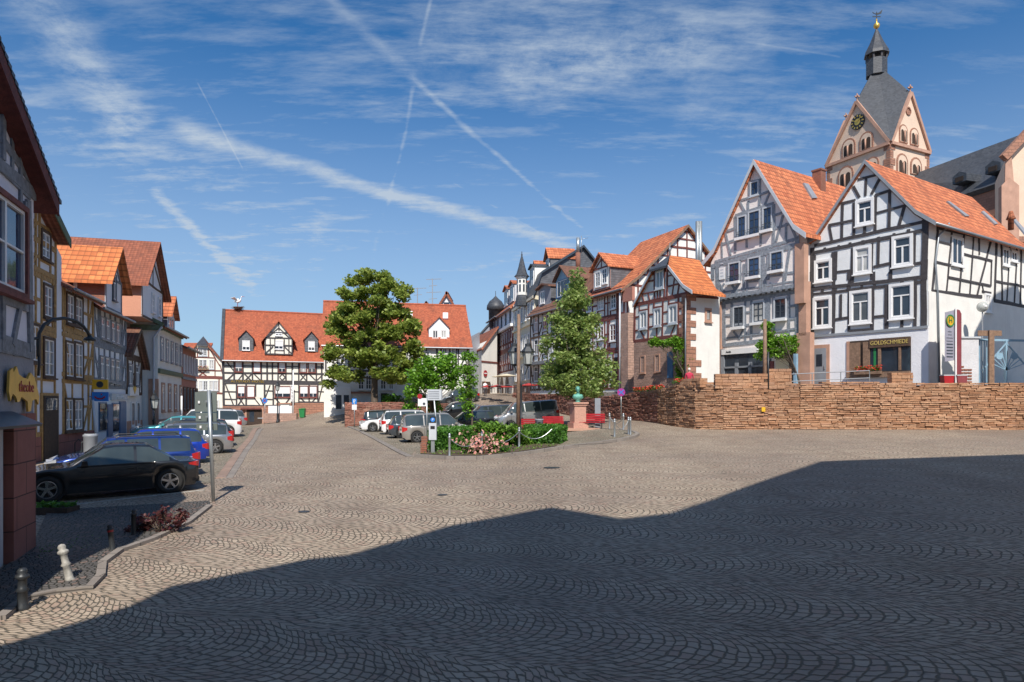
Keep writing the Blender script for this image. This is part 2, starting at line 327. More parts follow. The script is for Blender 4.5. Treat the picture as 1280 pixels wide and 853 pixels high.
L_REDP = leafmat('red_leaf_plant', [(0.05, 0.012, 0.02), (0.12, 0.03, 0.04), (0.28, 0.12, 0.10)])
L_ROSE = leafmat('rose_petals', [(0.65, 0.25, 0.22), (0.75, 0.4, 0.33), (0.82, 0.55, 0.45)], 0.2)
L_GERA = leafmat('geranium_petals', [(0.55, 0.02, 0.01), (0.75, 0.05, 0.03), (0.8, 0.12, 0.08)], 0.2)
L_BARK = timber('tree_bark', (0.10, 0.075, 0.055))
def carpaint(name, col, metal=0.3, rough=0.28):
    return plain(name, col, rough, metal, 0.03, 1.0, 0, 1.0)
C_BLACK = carpaint('black_car_paint', (0.012, 0.013, 0.015)); C_BLUE = carpaint('royal_blue_car_paint', (0.01, 0.05, 0.42), 0.4)
C_NAVY = carpaint('navy_car_paint', (0.01, 0.04, 0.22), 0.4); C_SILV = carpaint('silver_car_paint', (0.42, 0.43, 0.44), 0.7)
C_WHITE = carpaint('white_car_paint', (0.8, 0.8, 0.8), 0.0); C_TEAL = carpaint('teal_car_paint', (0.08, 0.38, 0.42), 0.3)
C_GREY = carpaint('slate_grey_car_paint', (0.07, 0.085, 0.10), 0.5); C_DARK = carpaint('anthracite_car_paint', (0.02, 0.022, 0.027), 0.4)
C_BEIGE = carpaint('champagne_car_paint', (0.42, 0.39, 0.35), 0.5)

# ---------------------------------------------------------------- object helpers
ORG = {}
COL = scene.collection
def thing(name, label, cat, loc=(0, 0, 0), group=None, kind=None):
    o = bpy.data.objects.new(name, None); COL.objects.link(o); o.location = loc; o.empty_display_size = 0.3
    ORG[o.name] = Vector(loc); tag(o, label, cat, group, kind); return o
def tag(o, label=None, cat=None, group=None, kind=None):
    if label: o['label'] = label
    if cat: o['category'] = cat
    if group: o['group'] = group
    if kind: o['kind'] = kind
    return o
class MB:
    def __init__(s): s.v = []; s.f = []; s.m = []; s.cur = 0
    def face(s, idx): s.f.append(tuple(idx)); s.m.append(s.cur)
    def poly(s, pts):
        b = len(s.v); s.v += [Vector(p) for p in pts]; s.face(range(b, b + len(pts)))
    def prism(s, pts, vec):
        b = len(s.v); n = len(pts); vec = Vector(vec); pts = [Vector(p) for p in pts]
        nr = Vector((0, 0, 0))
        for i in range(n): nr += pts[i].cross(pts[(i + 1) % n])
        if nr.dot(vec) > 0: pts = pts[::-1]
        s.v += pts + [p + vec for p in pts]
        s.face(range(b, b + n)); s.face(range(b + 2 * n - 1, b + n - 1, -1))
        for i in range(n):
            j = (i + 1) % n; s.face((b + j, b + i, b + n + i, b + n + j))
    def box(s, c, sx, sy, sz, ax=None):
        """c centre; ax = optional (ex,ey,ez)"""
        c = Vector(c); ex, ey, ez = ax if ax else (Vector((1, 0, 0)), Vector((0, 1, 0)), Vector((0, 0, 1)))
        ex, ey, ez = ex * sx / 2, ey * sy / 2, ez * sz / 2
        s.prism([c - ex - ey - ez, c + ex - ey - ez, c + ex + ey - ez, c - ex + ey - ez], ez * 2)
    def bar(s, a, b, w, h, up=(0, 0, 1)):
        a, b = Vector(a), Vector(b); d = (b - a)
        if d.length < 1e-5: return
        x = d.normalized(); up = Vector(up)
        y = up.cross(x)
        if y.length < 1e-4: y = Vector((1, 0, 0)).cross(x)
        y.normalize(); z = x.cross(y)
        s.prism([a - y * w / 2 - z * h / 2, a + y * w / 2 - z * h / 2, a + y * w / 2 + z * h / 2, a - y * w / 2 + z * h / 2], d)
    def slab(s, a, b, c, d, th):
        a, b, c, d = map(Vector, (a, b, c, d)); n = (b - a).cross(d - a).normalized()
        if n.z < 0: n = -n
        s.prism([a, b, c, d], -n * th)
    def tube(s, pts, r, seg=8, close=True):
        pts = [Vector(p) for p in pts]; rs = r if isinstance(r, (list, tuple)) else [r] * len(pts); b0 = len(s.v); prev = None
        for i, p in enumerate(pts):
            d = (pts[min(i + 1, len(pts) - 1)] - pts[max(i - 1, 0)]).normalized()
            if prev is None: x = d.orthogonal().normalized()
            else:
                x = prev - d * prev.dot(d); x = x.normalized() if x.length > 1e-5 else d.orthogonal().normalized()
            prev = x; y = d.cross(x)
            s.v += [p + (x * math.cos(2 * math.pi * k / seg) + y * math.sin(2 * math.pi * k / seg)) * rs[i] for k in range(seg)]
        for i in range(len(pts) - 1):
            for k in range(seg):
                a, b = b0 + i * seg + k, b0 + i * seg + (k + 1) % seg
                s.face((a, b, b + seg, a + seg))
        if close:
            s.face(range(b0 + seg - 1, b0 - 1, -1)); s.face(range(b0 + (len(pts) - 1) * seg, b0 + len(pts) * seg))
    def lathe(s, c, prof, seg=16, ax=None):
        """prof list of (r, z) from bottom to top"""
        c = Vector(c); ex, ey, ez = ax if ax else (Vector((1, 0, 0)), Vector((0, 1, 0)), Vector((0, 0, 1))); b0 = len(s.v)
        for r, z in prof:
            s.v += [c + ez * z + (ex * math.cos(2 * math.pi * k / seg) + ey * math.sin(2 * math.pi * k / seg)) * r for k in range(seg)]
        for i in range(len(prof) - 1):
            for k in range(seg):
                a, b = b0 + i * seg + k, b0 + i * seg + (k + 1) % seg
                s.face((a, b, b + seg, a + seg))
        s.face(range(b0 + seg - 1, b0 - 1, -1)); s.face(range(b0 + (len(prof) - 1) * seg, b0 + len(prof) * seg))
    def ball(s, c, r, seg=12, sz=1.0):
        n = seg // 2; s.lathe(c, [(max(1e-3, r * math.sin(math.pi * i / n)), -r * sz * math.cos(math.pi * i / n)) for i in range(n + 1)], seg)
    def build(s, name, mats, parent=None, smooth=False, uv=True):
        me = bpy.data.meshes.new(name)
        org = ORG.get(parent.name, Vector((0, 0, 0))) if parent else Vector((0, 0, 0))
        me.from_pydata([tuple(v - org) for v in s.v], [], s.f)
        mats = mats if isinstance(mats, (list, tuple)) else [mats]
        for m in mats: me.materials.append(m)
        if len(mats) > 1: me.polygons.foreach_set('material_index', s.m)
        if smooth: me.polygons.foreach_set('use_smooth', [True] * len(me.polygons))
        if uv:
            lay = me.uv_layers.new(name='UVMap').data
            for p in me.polygons:
                n = p.normal
                if abs(n.z) > 0.985: t = Vector((1, 0, 0)); bt = Vector((0, 1, 0))
                else: t = Vector((-n.y, n.x, 0)).normalized(); bt = n.cross(t)
                for li in p.loop_indices:
                    q = me.vertices[me.loops[li].vertex_index].co + org; lay[li].uv = (q.dot(t), q.dot(bt))
        me.update()
        o = bpy.data.objects.new(name, me); COL.objects.link(o)
        if parent: o.parent = parent
        ORG[o.name] = org; return o
def text(txt, name, mat, parent, pos, xdir, updir, size, ext=0.01, width=None):
    cu = bpy.data.curves.new(name, 'FONT'); cu.body = txt; cu.size = size; cu.extrude = ext; cu.align_x = 'CENTER'; cu.align_y = 'CENTER'
    tmp = bpy.data.objects.new('tmp', cu); COL.objects.link(tmp); bpy.context.view_layer.update()
    me = bpy.data.meshes.new_from_object(tmp.evaluated_get(bpy.context.evaluated_depsgraph_get())); me.name = name; bpy.data.objects.remove(tmp)
    me.materials.clear(); me.materials.append(mat); xs_ = [v.co.x for v in me.vertices]; sx = width / (max(xs_) - min(xs_)) if width else 1
    x, y = Vector(xdir).normalized(), Vector(updir).normalized(); z = x.cross(y); org = ORG.get(parent.name, Vector((0, 0, 0)))
    for v in me.vertices: v.co = x * v.co.x * sx + y * v.co.y + z * v.co.z + Vector(pos) - org
    o = bpy.data.objects.new(name, me); COL.objects.link(o); o.parent = parent; ORG[o.name] = org; return o
def P(px, py, d): return Vector(((px - CX) / F * d, d, CZ + (HY - py) / F * d))
class Fac:
    """vertical facade plane through two plan points; converts picture points to (u, z) on it"""
    def __init__(s, L, Rr):
        s.L = Vector((L[0], L[1])); s.Rr = Vector((Rr[0], Rr[1])); s.t = (s.Rr - s.L).normalized(); s.w = (s.Rr - s.L).length
        n = Vector((s.t.y, -s.t.x)); s.n = n if n.dot(-s.L) > 0 else -n
        s.t3 = Vector((s.t.x, s.t.y, 0)); s.n3 = Vector((s.n.x, s.n.y, 0))
    def uz(s, px, py, off=0.0):
        r = Vector(((px - CX) / F, 1)); k = s.n.dot(s.L + s.n * off) / s.n.dot(r)
        return (r * k - s.L).dot(s.t), CZ + (HY - py) / F * k
    def pt(s, u, z, off=0.0):
        p = s.L + s.t * u + s.n * off; return Vector((p.x, p.y, z))
    def pp(s, px, py, off=0.0):
        u, z = s.uz(px, py, off); return s.pt(u, z, off)
def at(px, d): return ((px - CX) / F * d, d)
def along(p, dr, px):
    """from plan point p along direction dr until picture column px"""
    k = (px - CX) / F; s = (p[0] - k * p[1]) / (k * dr[1] - dr[0]); return (p[0] + dr[0] * s, p[1] + dr[1] * s)
def zoom(x0, y0, s): return lambda x, y: (x0 + x / s, y0 + y / s)
def raypl(px, py, p0, n):
    r = Vector(((px - CX) / F, 1, (HY - py) / F)); o = Vector((0, 0, CZ)); k = (Vector(p0) - o).dot(n) / r.dot(n); return o + r * k
# ---------------------------------------------------------------- terrain
CTRL = [(88, 728, 3.0), (165, 672, 2.9), (201, 607, 2.62), (84, 622, 2.68), (267, 627, 2.68), (20, 775, 3.08), (550, 568, 2.4),
        (510, 572, 2.42), (433, 530, 2.05), (795, 548, 1.85), (725, 540, 1.72), (1000, 537, 1.44), (1280, 537, 1.42), (869, 537, 1.48),
        (822, 529, 1.26), (745, 522, 1.12), (325, 530.5, 2.4), (405, 514, .94), (640, 853, 3.05), (100, 853, 3.1), (1200, 853, 2.75),
        (640, 620, 2.55), (1000, 620, 2.25), (1280, 620, 2.2), (60, 576, 2.4), (150, 550, 2.1), (215, 531, 1.75), (660, 531, 1.72)]
pts = []
for px, py, h in CTRL:
    d = h * F / (py - HY); pts.append(((px - CX) / F * d, d, CZ - h))
pts += [(-3, 80, 4.0), (-7, 72, 3.5), (4, 72, 3.4), (-12, 50, 0.9), (-40, 80, 0.5), (-40, 40, 1.0), (-15, 0, -0.1), (0, -5, 0.0), (15, -2, 0.4), (30, 20, 1.3), (-60, 100, 1.8), (-3, 110, 4.6), (60, 30, 1.6), (60, 100, 4.0), (0, -20, 0.0), (-25, 10, 0.2), (-12, 68, 1.9), (-17, 72, 2.1)]
PA = np.array(pts); nP = len(pts)
def _U(r2): return np.where(r2 > 1e-9, 0.5 * r2 * np.log(np.maximum(r2, 1e-12)), 0.0)
D2 = ((PA[:, None, :2] - PA[None, :, :2]) ** 2).sum(-1); K = _U(D2) + np.eye(nP) * 3.0
Pm = np.hstack([np.ones((nP, 1)), PA[:, :2]]); A = np.vstack([np.hstack([K, Pm]), np.hstack([Pm.T, np.zeros((3, 3))])])
SOL = np.linalg.solve(A, np.concatenate([PA[:, 2], np.zeros(3)]))
def gz_arr(x, y):
    x = np.asarray(x, float); y = np.asarray(y, float); xc = np.clip(x, -70, 70); yc = np.clip(y, -25, 115)
    u = _U((xc[..., None] - PA[:, 0]) ** 2 + (yc[..., None] - PA[:, 1]) ** 2)
    return (u * SOL[:nP]).sum(-1) + SOL[nP] + SOL[nP + 1] * xc + SOL[nP + 2] * yc
def gz(x, y): return float(gz_arr(x, y))
def G(px, py):
    a, b = 3.0, 130.0
    f = lambda d: CZ + (HY - py) / F * d - gz((px - CX) / F * d, d)
    d = 3.0
    while d < 130 and f(d) > 0: d += 0.5
    a, b = d - 0.5, d
    for _ in range(20):
        m_ = (a + b) / 2
        if f(m_) > 0: a = m_
        else: b = m_
    d = (a + b) / 2; x = (px - CX) / F * d; return Vector((x, d, gz(x, d)))
def onground(px, d): x = (px - CX) / F * d; return Vector((x, d, gz(x, d)))
xs = np.unique(np.concatenate([[-900, -400, -200, -120, -90, -75], np.arange(-60, 60.1, 0.75), [75, 90, 120, 200, 400, 900]]))
ys = np.unique(np.concatenate([[-600, -200, -80, -40], np.arange(-25, 120.1, 0.75), [140, 200, 400, 900, 1500]]))
XX, YY = np.meshgrid(xs, ys); ZZ = gz_arr(XX, YY)
me = bpy.data.meshes.new('ground'); nx, ny = len(xs), len(ys)
me.from_pydata(np.stack([XX.ravel(), YY.ravel(), ZZ.ravel()], 1).tolist(), [], [(j * nx + i, j * nx + i + 1, (j + 1) * nx + i + 1, (j + 1) * nx + i) for j in range(ny - 1) for i in range(nx - 1)])
me.materials.append(M_GROUND); me.polygons.foreach_set('use_smooth', [True] * len(me.polygons))
go = bpy.data.objects.new('ground', me); COL.objects.link(go); tag(go, 'cobbled market square of fan laid setts', 'ground', kind='structure')
def inpoly(x, y, poly):
    c = False; j = len(poly) - 1
    for i in range(len(poly)):
        if (poly[i][1] > y) != (poly[j][1] > y) and x < (poly[j][0] - poly[i][0]) * (y - poly[i][1]) / (poly[j][1] - poly[i][1]) + poly[i][0]: c = not c
        j = i
    return c
def drape(name, poly, dz, mat, label, cat, step=0.5):
    """sheet following the terrain inside a plan polygon (clipped exactly by bmesh bisects of a grid)"""
    bm = bmesh.new(); x0, x1 = min(p[0] for p in poly), max(p[0] for p in poly); y0, y1 = min(p[1] for p in poly), max(p[1] for p in poly)
    f = bm.faces.new([bm.verts.new((p[0], p[1], 0)) for p in poly])
    def cuts(ax, a, b):
        k = math.ceil(a / step) * step
        while k < b:
            co = (k, 0, 0) if ax == 0 else (0, k, 0); no = (1, 0, 0) if ax == 0 else (0, 1, 0)
            bmesh.ops.bisect_plane(bm, geom=bm.verts[:] + bm.edges[:] + bm.faces[:], plane_co=co, plane_no=no); k += step
    cuts(0, x0, x1); cuts(1, y0, y1)
    for v in bm.verts: v.co.z = gz(v.co.x, v.co.y) + dz
    bmesh.ops.recalc_face_normals(bm, faces=bm.faces[:])
    if bm.faces[:] and sum(q.normal.z for q in bm.faces) < 0: bmesh.ops.reverse_faces(bm, faces=bm.faces[:])
    me = bpy.data.meshes.new(name); bm.to_mesh(me); bm.free(); me.materials.append(mat)
    o = bpy.data.objects.new(name, me); COL.objects.link(o); tag(o, label, cat, kind='structure'); return o
def ribbon(mb, pts, wd, hgt, base=-0.1):
    """kerb following plan points on the terrain"""
    P2 = []
    for a, b in zip(pts[:-1], pts[1:]):
        a, b = Vector(a[:2]), Vector(b[:2]); n = max(1, int((b - a).length / 1.0))
        P2 += [a.lerp(b, k / n) for k in range(n)]
    P2.append(Vector(pts[-1][:2])); b0 = len(mb.v)
    for i, p in enumerate(P2):
        d = (P2[min(i + 1, len(P2) - 1)] - P2[max(i - 1, 0)]).normalized(); n = Vector((-d.y, d.x)) * wd / 2; z = gz(p.x, p.y)
        mb.v += [Vector((p.x - n.x, p.y - n.y, z + base)), Vector((p.x - n.x, p.y - n.y, z + hgt)), Vector((p.x + n.x, p.y + n.y, z + hgt)), Vector((p.x + n.x, p.y + n.y, z + base))]
    for i in range(len(P2) - 1):
        for k in range(4):
            a, b = b0 + i * 4 + k, b0 + i * 4 + (k + 1) % 4; mb.face((a, b, b + 4, a + 4))
    mb.face((b0, b0 + 1, b0 + 2, b0 + 3)); e = b0 + (len(P2) - 1) * 4; mb.face((e + 3, e + 2, e + 1, e))
ZUP = Vector((0, 0, 1))
# ================================================================ building helpers
def wall(root, fac, outline, back, mat, name='wall'):
    mb = MB(); mb.prism([fac.pt(u, z) for u, z in outline], Vector((back[0], back[1], 0))); return mb.build(name, mat, root)
def beams(root, fac, segs, w, mat, name='timber_frame', proud=0.035, k0=0):
    """segs in facade (u,z): (u0,z0,u1,z1[,w])"""
    mb = MB()
    for i, sg in enumerate(segs):
        ww = sg[4] if len(sg) > 4 else w; off = proud + ((i * 7) % 23) * 0.0011
        a, b = fac.pt(sg[0], sg[1], off / 2), fac.pt(sg[2], sg[3], off / 2); L_ = (b - a).length; up_ = fac_up(a, b, fac) if L_ > 1e-3 else ZUP; nn_ = max(1, min(6, int(L_ / .9))); q0 = a; wj = ww * (0.9 + 0.2 * random.random())
        for k_ in range(nn_):
            q1 = b if k_ == nn_ - 1 else a.lerp(b, (k_ + 1) / nn_) + up_ * random.uniform(-.022, .022); mb.bar(q0, q1, off, wj * random.uniform(.93, 1.07), up_); q0 = q1
    return mb.build(name, mat, root)
def fac_up(a, b, fac):
    d = (b - a).normalized(); return fac.n3.cross(d)
def pxsegs(fac, zf, segs, w=None):
    out = []
    for sg in segs:
        a = fac.uz(*zf(sg[0], sg[1])); b = fac.uz(*zf(sg[2], sg[3])); out.append((a[0], a[1], b[0], b[1]) + ((sg[4],) if len(sg) > 4 else ()))
    return out
def rect(fac, zf, r):
    x0, y0, x1, y1 = r; xm, ym = (x0 + x1) / 2, (y0 + y1) / 2
    u0 = fac.uz(*zf(x0, ym))[0]; u1 = fac.uz(*zf(x1, ym))[0]; zt = fac.uz(*zf(xm, y0))[1]; zb = fac.uz(*zf(xm, y1))[1]
    return u0, zb, u1, zt
def win(root, fac, q, style='T', case=None, sash=None, glass=None, cw=0.09, base=0.0, depth=0.07, sill=True, name='window', label=None):
    """window as a casing with sashes; glass is its sub-part. q = (u0, z0, u1, z1) on the facade"""
    case = case or P_WHITE; sash = sash or P_WHITE; glass = glass or A_GLASS
    u0, z0, u1, z1 = q; mb = MB(); T, U = fac.t3, Vector((0, 0, 1)); N = fac.n3
    def bx(a, b, c, d, o0, o1):
        if b - a < 1e-3 or d - c < 1e-3: return
        mb.prism([fac.pt(a, c, o0), fac.pt(b, c, o0), fac.pt(b, d, o0), fac.pt(a, d, o0)], N * (o1 - o0))
    b0 = base; o = b0 + depth
    mb.cur = 0
    bx(u0, u0 + cw, z0, z1, b0, o); bx(u1 - cw, u1, z0, z1, b0, o); bx(u0 + cw, u1 - cw, z1 - cw, z1, b0, o); bx(u0 + cw, u1 - cw, z0, z0 + cw, b0, o)
    if sill: bx(u0 - 0.05, u1 + 0.05, z0 - 0.07, z0, b0, o + 0.07)
    a0, a1, c0, c1 = u0 + cw, u1 - cw, z0 + cw, z1 - cw; mb.cur = 1; g = b0 + 0.015; so = b0 + depth * 0.6
    sw = min(0.06, (a1 - a0) * 0.09)
    if style == 'roller':
        bx(a0, a1, c0 + (c1 - c0) * 0.0, c1, g, so - 0.004)
        n = 9
        for k in range(1, n): bx(a0, a1, c0 + (c1 - c0) * k / n - 0.008, c0 + (c1 - c0) * k / n + 0.008, so - 0.004, so)
        return mb.build(name, [case, P_WHITE], root)
    if style == 'half':
        bx(a0, a1, c0 + (c1 - c0) * 0.32, c1, g, so - 0.004); bx((a0 + a1) / 2 - sw / 2, (a0 + a1) / 2 + sw / 2, c0, c0 + (c1 - c0) * 0.32, g, so)
    else:
        for (p, q_) in ((a0, a0 + sw), (a1 - sw, a1)): bx(p, q_, c0, c1, g, so)
        bx(a0 + sw, a1 - sw, c1 - sw, c1, g, so); bx(a0 + sw, a1 - sw, c0, c0 + sw, g, so)
        am = (a0 + a1) / 2
        if style == 'T':
            zt = c0 + (c1 - c0) * 0.68; bx(a0 + sw, a1 - sw, zt - sw * .6, zt + sw * .6, g, so + .004); bx(am - sw * .7, am + sw * .7, c0 + sw, zt - sw * .6, g, so + .002)
        elif style == 'C': bx(am - sw * .7, am + sw * .7, c0 + sw, c1 - sw, g, so + .003)
        elif isinstance(style, tuple):
            nx_, nz_ = style
            for k in range(1, nx_):
                u = a0 + (a1 - a0) * k / nx_; t_ = sw * (.7 if nx_ % 2 == 0 and k == nx_ // 2 else .35); bx(u - t_, u + t_, c0 + sw, c1 - sw, g, so + .003)
            for k in range(1, nz_):
                z = c0 + (c1 - c0) * k / nz_; bx(a0 + sw, a1 - sw, z - sw * .3, z + sw * .3, g, so + .001)
    o_ = mb.build(name, [case, sash], root)
    mg = MB(); mg.prism([fac.pt(a0, c0, b0 + .002), fac.pt(a1, c0, b0 + .002), fac.pt(a1, c1, b0 + .002), fac.pt(a0, c1, b0 + .002)], N * 0.02)
    mg.build('pane', random.choice(A_GL) if glass is A_GLASS else glass, o_)
    if label: o_['label'] = label
    return o_
def slabf(root, fac, q, o0, o1, mat, name, label=None):
    u0, z0, u1, z1 = q; mb = MB(); mb.prism([fac.pt(u0, z0, o0), fac.pt(u1, z0, o0), fac.pt(u1, z1, o0), fac.pt(u0, z1, o0)], fac.n3 * (o1 - o0))
    o = mb.build(name, mat, root)
    if label: o['label'] = label
    return o
def gable_roof(root, fac, rake, back, th, mat, front=0.25, trim=None, tw=0.28, name='roof', side=0.0):
    """rake: (u,z) list from left eave over the peak to the right eave, upper surface. back: plan vector"""
    mb = MB(); top = [Vector((u, z)) for u, z in rake]; n = len(top); low = []
    for i, p in enumerate(top): low.append((p.x, p.y - th * 1.25))
    prof = [fac.pt(p.x, p.y, front) for p in top] + [fac.pt(u, z, front) for u, z in low[::-1]]
    bv = Vector((back[0], back[1], 0)) ; bv = bv + bv.normalized() * front
    # split in strips so every end cap is convex
    for i in range(n - 1):
        a, b = top[i], top[i + 1]; mb.prism([fac.pt(a.x, a.y, front), fac.pt(b.x, b.y, front), fac.pt(b.x, b.y - th * 1.25, front), fac.pt(a.x, a.y - th * 1.25, front)], bv)
    o = mb.build(name, mat, root)
    if trim:
        mt = MB()
        for i in range(n - 1):
            a, b = top[i], top[i + 1]; mt.prism([fac.pt(a.x, a.y + .015, front + .045), fac.pt(b.x, b.y + .015, front + .045), fac.pt(b.x, b.y - tw * 1.25, front + .045), fac.pt(a.x, a.y - tw * 1.25, front + .045)], -fac.n3 * 0.04)
        mt.build('bargeboard', trim, root)
    return o
def eave_roof(root, fac, u0, u1, ze, run, rise, mat, over=0.35, name='roof', back=None, th=0.15, gutter=True, double=True):
    """roof whose eave runs along the facade; ridge at `run` behind it"""
    mb = MB(); sl = rise / run; nb = -fac.n3
    e0, e1 = fac.pt(u0, ze - over * sl, over), fac.pt(u1, ze - over * sl, over); r0, r1 = fac.pt(u0, ze + rise, -run), fac.pt(u1, ze + rise, -run)
    mb.slab(e0, e1, r1, r0, th)
    if double:
        b0, b1 = fac.pt(u0, ze - over * sl, -2 * run - over), fac.pt(u1, ze - over * sl, -2 * run - over)
        mb.slab(r0, r1, b1, b0, th)
    mb.tube([r0 + Vector((0, 0, .02)), r1 + Vector((0, 0, .02))], 0.11, 8)
    o = mb.build(name, mat, root)
    if gutter:
        g = MB(); g.tube([e0 + fac.n3 * .06, e1 + fac.n3 * .06], 0.07, 8); g.build('gutter', P_ZINC, root)
    return o
def fachwerk(fac, u0, u1, levels, step=0.95, w=0.16, top=None, brace=True, seed=1, wins=(), mid=True):
    """regular timber framing (u,z segments): sills at each level, posts, middle rails, braces at the ends. top(u) limits the height"""
    rnd = random.Random(seed); out = []
    top = top or (lambda u: 1e9)
    def clipv(u, a, b): t = top(u); return (u, a, u, min(b, t)) if min(b, t) - a > 0.15 else None
    def cliph(z):
        us = [u0 + (u1 - u0) * k / 60 for k in range(61) if top(u0 + (u1 - u0) * k / 60) >= z - 0.02]
        return (us[0], z, us[-1], z) if len(us) > 2 else None
    def hit(u, z): return any(a - .06 < u < b + .06 and c - .05 < z < d + .05 for a, c, b, d in wins)
    for i, z in enumerate(levels):
        c = cliph(z)
        if c: out.append(c + (w * 1.25,))
    n = max(2, round((u1 - u0) / step))
    for i in range(len(levels) - 1):
        a, b = levels[i], levels[i + 1]; m = (a + b) / 2 + 0.05
        posts = [u0 + w / 2 + (u1 - u0 - w) * k / n for k in range(n + 1)]
        for q in wins:
            if q[1] < m + .6 and q[3] > m - .6: posts = [p for p in posts if not (q[0] - .3 < p < q[2] + .3)] + [q[0] - w / 2, q[2] + w / 2]
        posts = sorted(posts)
        for p in posts:
            c = clipv(p, a, b)
            if c: out.append(c)
        if mid:
            for p, q in zip(posts[:-1], posts[1:]):
                um = (p + q) / 2
                if top(um) > m and not hit(um, m): out.append((p, m, q, m, w * .85))
                for qq in wins:
                    if abs(qq[0] - w / 2 - p) < .02 and qq[1] < m + .6 and qq[3] > m - .6:
                        if qq[1] - a > .35: out.append((p, qq[1] - w / 2, q, qq[1] - w / 2, w * .8))
        if brace and len(posts) > 3:
            for (p, q) in ((posts[0], posts[1]), (posts[-1], posts[-2])):
                if b <= top((p + q) / 2): out.append((q, a, p, b, w * .85))
            for k in range(1, len(posts) - 2):
                if rnd.random() < 0.22 and not hit((posts[k] + posts[k + 1]) / 2, m) and b <= top(posts[k]): out.append((posts[k], a, posts[k + 1], m, w * .8))
    return out
def flowers(name, c, ax, L, label, group=None, h=0.22, n=130, box=True, parent=None, seed=3):
    """planter with leaves and red blossoms along ax (plan unit), centred c"""
    rnd = random.Random(seed); c = Vector(c); ax = Vector((ax[0], ax[1], 0)).normalized(); ay = Vector((-ax.y, ax.x, 0))
    root = thing(name, label, 'flowers', c, group)
    mb = MB(); mb.box(c + Vector((0, 0, .09)), L, 0.2, 0.18, (ax, ay, Vector((0, 0, 1)))); mb.build('planter', T_WOOD, root)
    for nm, mt, lo, hi, k, sz in (('foliage', L_HEDGE, .18, .18 + h, n, .05), ('blossoms', L_GERA, .24, .24 + h, int(n * .9), .05)):
        scatter(nm, [c + ax * rnd.uniform(-L / 2, L / 2) + ay * rnd.uniform(-.16, .16) + Vector((0, 0, rnd.uniform(lo, hi))) for _ in range(k)], sz, mt, root, seed)
    return root
def scatter(name, P_, size, mat, parent, seed=0, up=0.4, aspect=1.0, jitter=0.4):
    """one mesh of leaf quads at the given points"""
    rg = np.random.default_rng(seed); P_ = np.array([tuple(p) for p in P_]) if not isinstance(P_, np.ndarray) else P_
    n = len(P_); nr = rg.normal(size=(n, 3)); nr[:, 2] = np.abs(nr[:, 2]) + up; nr /= np.linalg.norm(nr, axis=1)[:, None]
    a = np.cross(nr, rg.normal(size=(n, 3))); a /= np.linalg.norm(a, axis=1)[:, None]; b = np.cross(nr, a)
    s = size * (1 + jitter * rg.uniform(-1, 1, n))[:, None]; a = a * s; b = b * s * aspect
    bend = nr * s * 0.25
    V = np.stack([P_ - a - b * .4 - bend, P_ - a * .2 - b - 0 * bend, P_ + a + b * .2 - bend, P_ + a * .1 + b], 1).reshape(-1, 3)
    org = np.array(ORG.get(parent.name, Vector((0, 0, 0)))) if parent else 0
    me = bpy.data.meshes.new(name); me.vertices.add(n * 4); me.vertices.foreach_set('co', (V - org).ravel())
    me.loops.add(n * 4); me.loops.foreach_set('vertex_index', np.arange(n * 4)); me.polygons.add(n)
    me.polygons.foreach_set('loop_start', np.arange(n) * 4); me.polygons.foreach_set('loop_total', np.full(n, 4)); me.materials.append(mat); me.update(); me.validate()
    o = bpy.data.objects.new(name, me); COL.objects.link(o)
    if parent: o.parent = parent; ORG[o.name] = Vector(ORG.get(parent.name, (0, 0, 0)))
    return o
def lin(p, q): return lambda u: p[1] + (q[1] - p[1]) * (u - p[0]) / (q[0] - p[0])
def topof(rake):
    def f(u):
        for (a, za), (b, zb) in zip(rake[:-1], rake[1:]):
            if a <= u <= b: return za + (zb - za) * (u - a) / max(1e-6, b - a) - 0.12
        return -1e9
    return f

